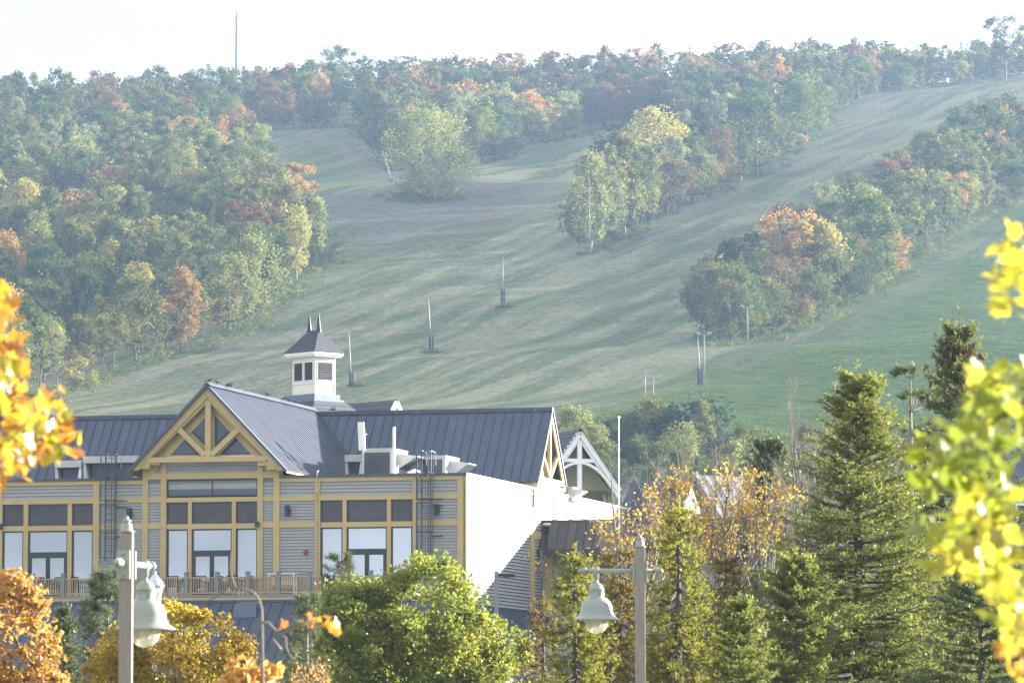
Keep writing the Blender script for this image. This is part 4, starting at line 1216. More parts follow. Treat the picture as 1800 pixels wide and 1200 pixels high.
def door_leaf(x0, x1, z0, z1, hs):
    f = .10; y0 = .0
    m = MB().box(x0, x0 + f, y0, y0 + .07, z0, z1).box(x1 - f, x1, y0, y0 + .07, z0, z1).box(x0 + f, x1 - f, y0, y0 + .07, z0, z0 + .25).box(x0 + f, x1 - f, y0, y0 + .07, z1 - f, z1)
    d = m.build('door', M_frame, lodge)
    piece('pane', M_glass, x0 + f, x1 - f, y0 + .03, y0 + .04, z0 + .25, z1 - f, d)
    hx = x1 - .05 if hs > 0 else x0 + .05
    MB().tube([(hx, -.02, z0 + .85), (hx, -.10, z0 + .9), (hx, -.10, z0 + 1.25), (hx, -.02, z0 + 1.3)], .016, 6).build('handle', M_black, d, True)
    return d
z_dt = Z(971.5)
def bay(p):  # p: x pixels of the three lights
    (a0, a1), (b0, b1), (c0_, c1) = p
    for (a, b) in p:
        window(X(a), X(b), z_tb, z_tt + .02, M_darkscreen, False, .06, 'transom_window')
    for (a, b) in ((a1, b0), (b1, c0_)):
        tr(X(a), X(b), z_deck, z_tt + .02, .05)
    tr(X(a0), X(a1), z_lt, z_tb, .045); tr(X(b0), X(b1), z_lt, z_tb, .045); tr(X(c0_), X(c1), z_lt, z_tb, .045)
    window(X(a0), X(a1), z_deck + .02, z_lt, M_glass); window(X(c0_), X(c1), z_deck + .02, z_lt, M_glass)
    window(X(b0), X(b1), z_dt + .06, z_lt, M_glass)
    piece('door_header', M_frame, X(b0), X(b1), -.01, .12, z_dt - .06, z_dt + .06, lodge)
    xm = (X(b0) + X(b1)) / 2
    piece('door_post', M_frame, X(b0), X(b0) + .09, .0, .12, z_deck, z_dt - .06, lodge); piece('door_post', M_frame, X(b1) - .09, X(b1), .0, .12, z_deck, z_dt - .06, lodge)
    door_leaf(X(b0) + .09, xm - .005, z_deck + .02, z_dt - .06, 1); door_leaf(xm + .005, X(b1) - .09, z_deck + .02, z_dt - .06, -1)
    piece('curtain', M_curtain, X(b0) + .03, X(b1) - .03, .30, .33, z_deck + .02, z_dt, lodge)
bay([(5, 42), (50, 119.5), (127, 164)])
bay([(293.5, 331), (337.5, 408), (415, 453)])
bay([(564, 602.5), (609.5, 680.5), (687.5, 725)])
bay([(-250, -212), (-204, -135), (-127, -91)])
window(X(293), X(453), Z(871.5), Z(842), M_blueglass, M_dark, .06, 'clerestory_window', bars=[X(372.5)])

# ---- front gable
yg = -.62
G = lambda px, py, y=yg: Vector((LF.on_y(px, py, y)[0], y, LF.on_y(px, py, y)[1]))
apex = G(365, 679); eL = G(231, 823); eR = G(500, 823)
zc = G(365, 807).z
def flat_prism(pts, d, name, m, y0=None, parent=None):
    return MB().prism([Vector((p.x, (p.y if y0 is None else y0), p.z)) for p in pts], (0, d, 0)).build(name, m, parent or lodge)
def along(a, b, t): return a + (b - a) * t
dn = Vector((0, 0, -.66))
half = (eR - eL).length / 2
# rake boards: an outer and a thinner inner board
for e, sgn in ((eL, -1), (eR, 1)):
    flat_prism([apex, e, e + Vector((0, 0, -.10)), e + Vector((-sgn * .34, 0, -.10)), apex + Vector((0, 0, -.50))], .10, 'rake_board', M_trim)
    flat_prism([apex + Vector((0, 0, -.50)), along(apex, e, .93) + Vector((0, 0, -.42)), along(apex, e, .80) + Vector((0, 0, -.50)), apex + Vector((0, 0, -.72))], .16, 'rake_board', M_trim, y0=yg + .10)
zb_ = zc
def rake_x(z, e, off):  # x on the underside of the rake at height z
    t = (apex.z - off - z) / (apex.z - e.z); return apex.x + (e.x - apex.x) * t
MB().box(rake_x(zc - .10, eL, .55), rake_x(zc - .10, eR, .55), yg + .02, yg + .24, zc - .12, zc + .14).build('bottom_chord', M_trim, lodge)
for s, e in ((-1, eL), (1, eR)):
    x1_ = e.x - s * .35
    MB().box(min(x1_, x1_ - s * .55), max(x1_, x1_ - s * .55), yg + .04, -.06, e.z - .03, e.z + .36).build('outrigger', M_trim, lodge)
    MB().box(min(x1_ - s * .55, x1_ - s * 1.05), max(x1_ - s * .55, x1_ - s * 1.05), yg + .12, -.02, e.z + .16, e.z + .38).build('outrigger', M_trim, lodge)
MB().box(apex.x - .14, apex.x + .14, yg + .05, yg + .24, zc + .14, apex.z - .68).build('king_post', M_trim, lodge)
for s, pe in ((-1, (311, 751.5)), (1, (420, 751.5))):
    e = G(*pe)
    MB().bar((apex.x + s * .16, yg + .15, zc + .22), (e.x, yg + .15, e.z), .26, .17, up=(0, 1, 0)).build('brace', M_trim, lodge)
# recessed panel behind the truss, in pieces round its four panes
yw = -.02
W_ = lambda px, py: G(px, py, yw)
def tri_window(pts):
    pts = [W_(*p) for p in pts]; c = sum(pts, Vector()) / 3
    inner = [p + (c - p).normalized() * .13 for p in pts]
    mb = MB()
    for i in range(3):
        j = (i + 1) % 3
        mb.prism([pts[i], pts[j], inner[j], inner[i]], (0, -.05, 0))
    w = mb.build('gable_window', M_frame, lodge)
    MB().prism([p + Vector((0, -.012, 0)) for p in inner], (0, .008, 0)).build('pane', M_blueglass, w)
tri_window([(335.5, 757.5), (362, 729.5), (362, 783.5)]); tri_window([(378.5, 724.5), (408, 755.5), (378.5, 786)])
tri_window([(296, 798.5), (323, 770), (351, 798.5)]); tri_window([(388, 798), (418, 765), (448, 797.5)])
MB().prism([W_(365, 682), W_(248, 806), W_(486, 806)], (0, .42, 0)).build('gable_panel', M_trim, lodge)
piece('window_sill', M_white, W_(295, 799).x, W_(352, 799).x, -.16, -.03, zc + .13, zc + .20, lodge); piece('window_sill', M_white, W_(387, 799).x, W_(450, 799).x, -.16, -.03, zc + .13, zc + .20, lodge)
# inner boards that follow the rake on the recessed panel
for e in (eL, eR):
    a_ = Vector((apex.x, yw, apex.z - .95)); e_ = Vector((e.x, yw, e.z - .95 + 0))
    k0, k1 = .06, .86
    p0, p1 = along(a_, e_, k0), along(a_, e_, k1)
    MB().bar(p0 + Vector((0, -.03, 0)), p1 + Vector((0, -.03, 0)), .30, .05, up=(0, 1, 0)).build('rake_board', M_trim, lodge)
# back walls of the central bay
piece('wall_panel', M_siding, X(251), X(492), .06, .40, z_cap - .6, zc - .1, lodge)

# ---- gable roof
zA = apex.z + .10
yF, yB = yg - .16, 17.0
runx = (eR.x - eL.x) / 2 + .16
drop = (apex.z - eR.z) * (runx / ((eR.x - eL.x) / 2))
slope_len = math.hypot(runx, drop)
DR = Vector((runx, 0, -drop)).normalized(); DL = Vector((-runx, 0, -drop)).normalized()
pw = .445; npan = int((yB - yF) / pw)
# right slope: ribs run down to the right
seam_panels(lodge, M_roof, (apex.x + .02, yF + npan * pw, zA), (0, -1, 0), DR, pw, npan, slope_len, .036, .03)
seam_panels(lodge, M_roof, (apex.x - .02, yF, zA), (0, 1, 0), DL, pw, npan, slope_len, .06, .05)
MB().prism([(apex.x - .22, yF, zA - .08), (apex.x, yF, zA + .12), (apex.x + .22, yF, zA - .08), (apex.x, yF, zA + .02)], (0, yB - yF, 0)).build('ridge_cap', M_ridge, lodge)
for D_ in (DR, DL):
    p0 = Vector((apex.x, yF + .04, zA - .07)); p1 = p0 + D_ * slope_len
    MB().bar(p0, p1, .10, .14, up=(0, 1, 0)).build('rake_edge', M_roof, lodge)
for s, D_ in ((1, DR), (-1, DL)):   # soffit lining
    o_ = Vector((apex.x, yF + .1, zA - .10))
    MB().prism([o_, o_ + D_ * slope_len, o_ + D_ * slope_len + Vector((0, 14, 0)), o_ + Vector((0, 14, 0))], (0, 0, -.05)).build('soffit', M_trim, lodge)

# ---- main roof behind, ridge along the front
yr = 17.0
zr = LF.on_y(760, 722.0, yr)[1]
ye_ = 14.0
ze = LF.on_y(800, 846, ye_)[1]
xr = LF.on_y(971, 718, yr)[0]
run = yr - ye_; dz = zr - ze
D1 = Vector((0, -run, -dz)).normalized(); Ls = math.hypot(run, dz)
pw2 = .492
nm = int((xr - XL) / pw2)
# panels laid from the right end to the left: A x D must point outward (up and to the front)
seam_panels(lodge, M_roof, (xr - nm * pw2, yr, zr), (1, 0, 0), D1, pw2, nm, Ls) if Vector((1, 0, 0)).cross(D1).z > 0 else seam_panels(lodge, M_roof, (xr, yr, zr), (-1, 0, 0), D1, pw2, nm, Ls)
MB().prism([(xr - nm * pw2, yr, zr - .03), (xr, yr, zr - .03), (xr, yr + run, ze - .03), (xr - nm * pw2, yr + run, ze - .03)], (0, 0, -.06)).build('back_slope', M_roof, lodge)
MB().box(xr - nm * pw2, xr + .04, yr - .17, yr + .17, zr - .14, zr + .07).build('ridge_cap', M_ridge, lodge)
MB().box(xr - nm * pw2, xr + .02, ye_ - .06, ye_ + .06, ze - .10, ze + .01).build('eave_trim', M_roof, lodge)
MB().box(xr - 5, xr - .1, ye_ + .04, ye_ + .45, ze - .28, ze - .13).build('eave_soffit', M_trim, lodge)
MB().box(xr - 40, xr - .6, ye_ + .5, ye_ + .7, z_cap - .31, ze - .10).build('wall', M_siding, lodge)
# gable end that faces right
xg = xr - .02
ap = Vector((xg, yr, zr - .10)); ef = Vector((xg, ye_ + .05, ze - .12)); eb = Vector((xg, yr + run - .05, ze - .12))
for e in (ef, eb):
    s = 1 if e is ef else -1
    MB().prism([ap, e, e + Vector((0, 0, -.16)), e + Vector((0, s * .25, -.16)), ap + Vector((0, 0, -.42))], (-.09, 0, 0)).build('rake_board', M_trim, lodge)
    p0 = ap + Vector((.03, 0, .12)); p1 = e + Vector((.03, 0, .12))
    MB().bar(p0, p1, .10, .08, up=(1, 0, 0)).build('rake_edge', M_roof, lodge)
zch = ze + .12
MB().box(xg - .22, xg - .05, ye_ + .35, yr + run - .35, zch - .13, zch + .13).build('bottom_chord', M_trim, lodge)
MB().box(xg - .22, xg - .05, yr - .10, yr + .10, zch + .13, zr - .55).build('king_post', M_trim, lodge)
for s in (-1, 1):
    MB().bar((xg - .13, yr + s * .1, zch + .2), (xg - .13, yr + s * run * .52, zch + (zr - zch) * .36), .20, .15, up=(1, 0, 0)).build('brace', M_trim, lodge)
MB().prism([(xg - .75, yr, zr - .3), (xg - .75, ye_ + .2, ze + .05), (xg - .75, yr + run - .2, ze + .05)], (-.1, 0, 0)).build('gable_panel', M_trim, lodge)
MB().box(xg - .8, xg - .05, yr + run - 1.3, yr + run - .35, ze - .40, ze - .12).build('outrigger', M_trim, lodge)
MB().box(xg - .8, xg - .05, ye_ + .1, ye_ + .5, ze - .40, ze - .12).build('outrigger', M_trim, lodge)
MB().box(-.5, -.02, ye_ + .9, yr + run - 1.2, z_cap - .3, ze + .0).build('wall', M_cream, lodge)

# ---- right-hand side wall: clapboards joint to joint
v1 = LF.on_x(931, 900)[0]; v2 = LF.on_x(938.5, 900)[0]; v3 = LF.on_x(972, 800)[0]; v4 = 44.5
bh2 = .165
zt_ = z_capb - .006
def side_boards(y0, y1, z0, z1):
    n = max(1, round((z1 - z0) / bh2)); h_ = (z1 - z0) / n
    for i in range(n):
        clap_side('siding_board', M_siding, -.03, .045, y0, y1, z0 + i * h_ + .030, z0 + (i + 1) * h_, lodge)
side_boards(.10, v1, z_low, zt_)
side_boards(v2, v3, z_low, zt_)
side_boards(v3 + .07, v4, z_low + 4, zt_)
piece('corner_board', M_trim, -.02, .07, -.065, .10, z_low, zt_, lodge)
piece('trim_board', M_trim, -.02, .062, v1, v2, z_low, zt_ - .9, lodge)
piece('trim_board', M_trim, -.02, .062, v3, v3 + .07, z_low + 4, zt_, lodge)
piece('trim_board', M_trim, .046, .066, v2, v2 + 1.75, z_lt - .05, z_tb + .05, lodge)
for zz in (z_pb + .35, z_tb - .1):   # thin strips in cream, standing for ochre trim bleached by sun
    piece('sunlit_trim_strip', M_cream, .046, .062, .12, v1, zz, zz + .03, lodge)
# ---- brown-roofed bay on the side wall
vb = 14.9
zbt = LF.on_x(952, 916)[1]; vbt = LF.on_x(952, 916)[0]
ve = LF.on_x(943, 966)[0]; zbe = LF.on_x(943, 966)[1]
xbr = 24.0  # carried far out of view so its shadow covers the side wall
Db = Vector((0, ve - vbt, zbe - zbt)).normalized(); Lb = math.hypot(ve - vbt, zbe - zbt)
seam_panels(lodge, M_brownroof, (xbr, vbt, zbt), (-1, 0, 0), Db, .47, int((xbr - .1) / .47), Lb) if Vector((-1, 0, 0)).cross(Db).z > 0 else seam_panels(lodge, M_brownroof, (.12, vbt, zbt), (1, 0, 0), Db, .47, int((xbr - .1) / .47), Lb)
MB().box(.05, xbr, ve - .06, ve + .10, zbe - .30, zbe + .03).build('fascia', M_frame, lodge)
MB().box(.05, xbr, vbt - .06, vbt + .16, zbt - .10, zbt + .06).build('ridge_cap', M_brownroof, lodge)
MB().box(.05, xbr, vbt, vbt + 9, zbt - .22, zbt - .12).build('flat_roof', M_metalgrey, lodge)
MB().prism([(.10, ve + .05, zbe - .25), (.10, vbt + .1, zbt - .1), (.10, vbt + .1, zbe - .25)], (.02, 0, 0)).build('roof_cheek', M_brownroof, lodge)
MB().box(.047, xbr - .2, vb + .05, vbt + 8, 0, zbe - .25).build('bay_wall', M_siding, lodge)
n = 28; h_ = (zbe - .3 - z_low) / n
xq = .55
for i in range(n):
    piece('siding_board', M_siding, xq, 23.6, vb - .035, vb + .05, z_low + i * h_, z_low + (i + 1) * h_ + .004, lodge, 'clap')
piece('corner_board', M_trim, .17, xq, vb - .07, vb + .05, z_low, zbe - .3, lodge)
piece('corner_board', M_siding, .047, .17, vb - .05, vb + .05, z_low, zbe - .3, lodge)

# ---- deck and lower roof
yd = -2.75
Zd = lambda py, px=RX: LF.on_y(px, py, yd)[1]
Xd = lambda px, py=1040: LF.on_y(px, py, yd)[0]
zdk = Zd(1045.5)
xde = X(728, 1045, yd)
MB().box(XL, xde, yd, -.10, Zd(1049) , zdk).build('deck_fascia', M_post, lodge)
for i in range(9):
    piece('deck_plank', M_rail, XL, xde - .02, yd + .02 + i * .29, yd + .29 + i * .29, zdk + .003, zdk + .025, lodge)
piece('trim_board', M_trim, XL, xde, yd + .03, yd + .12, Zd(1054.5), Zd(1049) - .003, lodge)
piece('deck_beam', M_frame, XL, xde - .05, yd + .10, -.10, Zd(1057), Zd(1054.5) - .003, lodge)
zl0 = Zd(1056.5); yl0 = yd + .05
pit = math.radians(37)
Dl = Vector((0, -math.cos(pit), -math.sin(pit))); Ll = 6.2
nl = int((.6 - XL) / .62)
if Vector((1, 0, 0)).cross(Dl).z > 0:
    seam_panels(lodge, M_roof, (.6 - nl * .62, yl0, zl0), (1, 0, 0), Dl, .62, nl, Ll)
    st = lambda i: max(0, (i + 1) * .62 - .62) / math.cos(pit) * 1.0
    seam_panels(lodge, M_roof, (.6, yl0, zl0), (1, 0, 0), Dl, .62, 8, Ll, start=lambda i: i * .62 / math.cos(pit))
else:
    seam_panels(lodge, M_roof, (.6, yl0, zl0), (-1, 0, 0), Dl, .62, nl, Ll)
    seam_panels(lodge, M_roof, (.6 + 8 * .62, yl0, zl0), (-1, 0, 0), Dl, .62, 8, Ll, start=lambda i: (7 - i) * .62 / math.cos(pit))
MB().box(XL, .6, yl0 - .12, yl0 + .1, zl0 - .06, zl0 + .06).build('ridge_cap', M_roof, lodge)
# vent hood on the lower roof
vx, vz = LF.on_y(437, 1070, yl0 - .5)
hood = MB().prism([(vx - .55, yl0 - .15, zl0 - .02), (vx - .55, yl0 - 1.05, zl0 - .20), (vx - .55, yl0 - 1.1, zl0 - .80)], (1.1, 0, 0)).build('roof_vent', M_flash, lodge)
# side slope that falls to the right, ribs at a glancing angle
zs0 = LF.on_x(877, 1068, .06)[1]
Ds = Vector((math.cos(pit), 0, -math.sin(pit))); Lsd = 5.4
ys0, ys1 = -2.2, 14.6
nsd = int((ys1 - ys0) / .44)
seam_panels(lodge, M_roof, (.06, ys0 + nsd * .44, zs0), (0, -1, 0), Ds, .44, nsd, Lsd, .036, .03)
ge = Vector((.06, 0, zs0)) + Ds * Lsd
MB().box(ge.x - .02, ge.x + .16, ys0, ys1, ge.z - .20, ge.z - .02).build('gutter', M_cream, lodge)
MB().box(ge.x - .5, ge.x - .03, ys0, ys1, ge.z - .34, ge.z - .12).build('fascia', M_cream, lodge)

# ---- small fittings on the front
pc = X(558.5)
MB().tube([(pc, -.12, z_deck + .1), (pc, -.12, z_capb + .25)], .03, 7).box(pc - .08, pc + .08, -.15, -.06, Z(869), Z(861)).build('conduit', M_trim, lodge)
MB().tube([(pc, -.12, z_capb + .25), (pc, .1, z_capb + .32)], .03, 6).build('conduit', M_metalgrey, lodge)
def wall_item(name, label, cat, px, py, group=None):
    x, z = LF.on_y(px, py, -.1)
    p = LF.o + LF.X * x + LF.Y * 0 + Vector((0, 0, z))
    return thing(name, label, cat, tuple(p), LF.rz, group)
for px, py, lab in ((227.5, 902, 'black box wall light between the left ladder and the gable bay'), (505.5, 897, 'black box wall light right of the gable bay'), (768, 895, 'black box wall light beside the right ladder')):
    t = wall_item('wall_light', lab, 'wall light', px, py, 'black box wall lights')
    MB().box(-.10, .10, -.26, -.07, -.26, .26).build('housing', M_black, t, bevel=.015)
    MB().box(.10, .14, -.20, -.09, -.16, .10).build('side_fin', M_black, t)
    MB().box(-.06, .06, -.07, .0, -.10, .10).build('bracket', M_black, t)
for px, py, lab in ((453, 921, 'small black loudspeaker at the right edge of the gable bay windows'), (2, 925, 'small black loudspeaker at the far left trim post')):
    t = wall_item('loudspeaker', lab, 'loudspeaker', px, py, 'small black loudspeakers')
    MB().box(-.09, .09, -.30, -.12, -.13, .13).build('housing', M_black, t, bevel=.02)
    MB().box(-.03, .03, -.12, -.05, -.05, .05).build('bracket', M_black, t)
t = wall_item('fire_alarm', 'small red fire alarm box on grey siding', 'fire alarm', 537, 970)
MB().box(-.10, .10, -.12, -.035, -.11, .11).build('housing', M_red, t, bevel=.015)
MB().lathe([(.06, 0), (.06, .02), (.03, .04)], 12).build('bell', M_red, t, True).matrix_local = Matrix.Translation((0, -.12, 0)) @ Matrix.Rotation(math.pi / 2, 4, 'X')

# ---- deck railing
rail = thing('deck_railing', 'tan baluster deck railing with grey capped posts', 'railing', tuple(LF.o), LF.rz)
zr_top = Zd(1013.5)
posts = [55, 109, 163, 217, 271.5, 326, 380, 434, 488, 542, 596, 650, 704]
posts = [-269, -215, -161, -107, -53, 1] + posts
zbot = zdk + .12
for k, px in enumerate(posts):
    x = Xd(px)
    piece('post', M_post, x - .085, x + .085, yd + .06, yd + .23, zdk, Zd(1007), rail)
    MB().box(x - .12, x + .12, yd + .025, yd + .265, Zd(1007), Zd(1005.6)).prism([(x - .09, yd + .05, Zd(1005.6)), (x + .09, yd + .05, Zd(1005.6)), (x + .09, yd + .24, Zd(1005.6)), (x - .09, yd + .24, Zd(1005.6))], (0, 0, .04)).build('post_cap', M_post, rail)
    if k:
        x0 = Xd(posts[k - 1]) + .085; x1 = x - .085
        piece('top_rail', M_rail, x0, x1, yd + .08, yd + .21, zr_top - .06, zr_top, rail)
        piece('bottom_rail', M_rail, x0, x1, yd + .11, yd + .18, zbot - .04, zbot + .03, rail)
        nb = 12
        for i in range(nb):
            xb = x0 + (i + .5) * (x1 - x0) / nb
            piece('baluster', M_rail, xb - .021, xb + .021, yd + .125, yd + .167, zbot + .03, zr_top - .06, rail)

# ---- deck furniture
def deck_item(name, label, cat, px, dy, rz=0.0, group=None):
    x = LF.on_y(px, 1040, dy)[0]
    p = LF.o + LF.X * x + LF.Y * dy + Vector((0, 0, zdk + .026))
    return thing(name, label, cat, tuple(p), LF.rz + rz, group)
def chair(px, dy, rz, label):
    t = deck_item('patio_chair', label, 'chair', px, dy, rz, 'dark patio chairs on the deck')
    for sx in (-.24, .24):
        MB().tube([(sx, -.24, 0), (sx, -.22, .45)], .02, 5).build('leg', M_black, t)
        MB().tube([(sx, .28, 0), (sx, .20, .45), (sx, .30, .98)], .02, 5).build('leg', M_black, t)
        MB().tube([(sx, .24, .66), (sx, -.24, .66), (sx, -.22, .45)], .02, 5).build('armrest', M_black, t)
    MB().box(-.25, .25, -.25, .22, .43, .46).build('seat', M_black, t)
    m = MB()
    for i in range(5): m.bar((-.2 + i * .1, .21, .46), (-.2 + i * .1, .30, .95), .05, .015)
    m.bar((-.25, .30, .96), (.25, .30, .96), .04, .04).build('backrest', M_black, t)
for px, dy, rz, lab in ((70, -1.2, .5, 'dark patio chair before the left glass doors'), (93, -1.0, -.6, 'dark patio chair right of the left glass doors'), (139, -1.3, 1.2, 'dark patio chair by the right window of the left bay'),
                        (304, -1.2, .3, 'dark patio chair by the left window of the middle bay'), (318, -.9, -.9, 'second dark patio chair by the left window of the middle bay'), (352, -1.2, .2, 'dark patio chair before the middle glass doors'), (398, -1.0, -.4, 'dark patio chair right of the middle glass doors'), (421, -1.4, 1.3, 'dark patio chair by the right window of the middle bay')):
    chair(px, dy, rz, lab)
def table(px, dy, label):
    t = deck_item('patio_table', label, 'table', px, dy, 0, 'dark patio tables on the deck')
    MB().box(-.5, .5, -.4, .4, .70, .74).build('tabletop', M_black, t, bevel=.01)
    for sx in (-.42, .42):
        for sy in (-.32, .32): MB().tube([(sx, sy, 0), (sx, sy, .70)], .022, 5).build('leg', M_black, t)
table(148, -1.7, 'dark patio table by the right window of the left bay'); table(435, -1.6, 'dark patio table by the right window of the middle bay'); table(335, -1.8, 'dark patio table left of the middle glass doors')
t = deck_item('bar_cart', 'pale open frame cart with wooden shelf against grey siding', 'cart', 497, -.8)
w = .62
for sx in (-w, w):
    for sy in (-.25, .25): MB().box(sx - .03, sx + .03, sy - .03, sy + .03, 0, 1.0).build('leg', M_white, t)
MB().box(-w - .06, w + .06, -.3, .3, 1.0, 1.05).build('top', M_white, t)
MB().box(-w + .03, w - .03, .2, .24, .45, 1.0).build('back_panel', M_white, t)
MB().box(-w + .04, w - .04, -.24, .18, .32, .38).build('shelf', M_wood, t); MB().box(-w + .1, w - .15, -.2, .1, .38, .5).build('crate', M_wood, t)

# ---- roof ladders with cages
def ladder(pxs, py_top, py_bot, cage_px, label, flip=1):
    x0, x1 = X(pxs[0]), X(pxs[1]); y = -.30
    zt, zb = Z(py_top, pxs[0]), Z(py_bot, pxs[0])
    xm = (x0 + x1) / 2
    p = LF.o + LF.X * xm + Vector((0, 0, zb))
    t = thing('roof_ladder', label, 'ladder', tuple(p), LF.rz, 'caged steel roof ladders')
    hw = (x1 - x0) / 2; H = zt - zb
    for s in (-hw, hw): MB().box(s - .025, s + .025, y - .03, y + .03, 0, H).build('rail', M_ladder, t)
    for i in range(int(H / .30)):
        MB().tube([(-hw, y, .15 + i * .3), (hw, y, .15 + i * .3)], .014, 5).build('rung', M_ladder, t)
    cw = .42
    def arc(a): return (cw * math.sin(a) - .02, y - .05 - .62 * max(0, math.cos(a)), 0)
    angs = np.linspace(-1.57, 1.57, 9)
    zc0 = H * .52
    hoops = [.12, H * .26, zc0, zc0 + .22, H * .80, H - .05]
    for hz in hoops:
        MB().tube([(arc(a)[0], arc(a)[1], hz) for a in angs], .022, 5).build('hoop', M_ladder, t)
    for a in (-1.35, -.7, 0, .7, 1.35):
        q = arc(a); MB().box(q[0] - .018, q[0] + .018, q[1] - .012, q[1] + .012, .1, zc0).build('cage_bar', M_ladder, t)
        MB().box(q[0] - .018, q[0] + .018, q[1] - .012, q[1] + .012, zc0 + .22, H).build('cage_bar', M_ladder, t)
    for hz in (H * .22, H * .50, H * .56, H * .78):
        for s in (-hw, hw): MB().box(s - .02, s + .02, y + .03, -.07, hz, hz + .05).build('standoff', M_ladder, t)
        MB().box(hw, hw + .55, -.085, -.065, hz, hz + .05).build('standoff', M_ladder, t)
    for s in (-hw, hw):
        MB().tube([(s, y, H - .1), (s, y + .1, H + .05), (s, .55, H + .0), (s, .6, H - .6)], .02, 5).build('handrail', M_metalgrey, t)
ladder((189, 205.5), 800, 985, None, 'caged steel ladder left of the gable')
ladder((744, 760), 794, 985, None, 'caged steel ladder right of the third window bay')

# ---- rooftop equipment
zrf = z_cap - .30
def roof_thing(name, label, cat, px, y, group=None):
    x = LF.on_y(px, 830, y)[0]
    return thing(name, label, cat, tuple(LF.o + LF.X * x + LF.Y * y + Vector((0, 0, zrf))), LF.rz, group)
def RZ(py, y, px=690): return LF.on_y(px, py, y)[1] - zrf
def RW(a, b, y): return LF.on_y(b, 820, y)[0] - LF.on_y(a, 820, y)[0]
def air_handler(px0, px1, pyt, y, depth, label, hood_up):
    t = roof_thing('air_handler', label, 'air handler', px0, y, 'rooftop air handlers')
    W, H = RW(px0, px1, y), RZ(pyt, y)
    MB().box(.0, W, .04, depth, 0, H).build('cabinet', M_unit, t, bevel=.02)
    MB().box(.10, W - .18, -.01, .05, .05, H - .14).build('grille', M_grille, t)
    m = MB()
    for i in range(12):
        z_ = .1 + i * (H - .3) / 12
        m.box(.12, W - .2, -.03, -.008, z_, z_ + .03)
    m.build('fins', M_grille, t)
    MB().box(-.02, W + .02, .0, depth + .04, H, H + .05).build('lid', M_unit, t)
    # weather hood on the right side
    MB().prism([(W, .8, H - .15), (W, depth - .2, H - .15), (W + .95, depth - .2, H - .30), (W + .95, .8, H - .30)], (0, 0, -.03)).prism([(W, .8, H - .18), (W + .95, .8, H - .33), (W, .8, H - .95)], (0, .03, 0)).prism([(W, depth - .2, H - .18), (W + .95, depth - .2, H - .33), (W, depth - .2, H - .95)], (0, -.03, 0)).build('hood', M_unit, t)
    MB().prism([(W + .02, .85, H - .92), (W + .90, .85, H - .36), (W + .90, depth - .25, H - .36), (W + .02, depth - .25, H - .92)], (0, 0, .01)).build('hood_screen', M_grille, t)
    m = MB()
    m.tube([(W + .1, .5, .1), (W + .1, .5, H * .62)], .03, 6).build('pipe', M_metalgrey, t)
    return t
air_handler(637, 691, 789, 6.0, 2.6, 'larger rooftop air handler under the white antenna panel', True)
air_handler(737, 783, 803, 8.5, 2.6, 'smaller rooftop air handler behind the right ladder', True)
t = roof_thing('antenna_panel', 'white upright antenna panel on a thin pole', 'antenna', 637.5, 5.2)
hA = RZ(742, 5.2, 632); hB = RZ(791, 5.2, 632)
MB().tube([(0, 0, 0), (0, 0, hB + .1), (-.05, .05, hA - .2)], .05, 7).build('pole', M_unit, t)
MB().prism([(-.17, -.13, hB - .02), (.15, -.13, hB - .02), (.08, -.13, hA), (-.24, -.13, hA)], (0, .15, 0)).build('panel', M_white, t, bevel=.02)
MB().bar((.02, 0, hB + .75), (.2, -.05, hB + .78), .04, .04).build('bracket', M_metalgrey, t)
MB().box(-.07, .1, -.1, .06, .1, .3).build('cable_box', M_unit, t)
t = roof_thing('white_post', 'slim white post beside the larger air handler', 'post', 692.5, 5.6)
MB().box(-.06, .06, -.06, .06, 0, RZ(750, 5.6)).build('post', M_white, t)
MB().box(-.10, .10, -.1, .1, 0, .06).build('base_plate', M_metalgrey, t)
def vent_box(px0, px1, pyt, y, depth, label, lean=.25):
    t = roof_thing('vent_housing', label, 'vent housing', px0, y, 'pale rooftop vent housings')
    W, H = RW(px0, px1, y), RZ(pyt, y)
    MB().box(0, W, -.05, depth, H - .35, H).build('hood', M_unit, t, bevel=.02)
    MB().prism([(.02, .02, 0), (.02 + lean, .02, 0), (.12, .02, H - .36), (.02, .02, H - .36)], (0, depth - .1, 0)).build('cheek', M_unit, t)
    MB().prism([(W - .02, .02, 0), (W - .02 - lean, .02, 0), (W - .12, .02, H - .36), (W - .02, .02, H - .36)], (0, depth - .1, 0)).build('cheek', M_cream, t)
    MB().box(lean, W - lean, .35, depth - .12, 0, H - .37).build('screen', M_grille, t)
    return t
vent_box(606, 637, 798, 8.0, 1.6, 'small pale vent housing behind the antenna pole')
vent_box(146, 242, 793, 7.0, 2.2, 'wide pale vent housing with dark screen left of the gable', .35)
vent_box(96, 143, 800, 7.2, 1.8, 'narrow pale vent housing at the far left of the flat roof', .3)
t = roof_thing('vent_hood', 'low white vent hood between the two air handlers', 'vent hood', 716, 7.0)
MB().prism([(0, 0, .45), (.9, 0, .45), (.9, 0, .5), (.35, 0, .95), (0, 0, .8)], (0, 1.2, 0)).box(.05, .8, .05, 1.1, 0, .45).build('hood', M_white, t)
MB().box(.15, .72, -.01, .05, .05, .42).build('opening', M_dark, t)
t = roof_thing('vent_hood', 'white hood unit on the side parapet before the arched gable', 'vent hood', 997, 20.6)
hv_ = RZ(855, 20.6, 1000)
MB().box(0, .32, 0, 1.2, 0, hv_).build('cabinet', M_unit, t, bevel=.02)
MB().prism([(.32, .1, hv_ - .1), (.85, .1, hv_ - .2), (.82, .1, hv_ - .25), (.32, .1, hv_ - .55)], (0, 1.0, 0)).build('hood', M_unit, t)

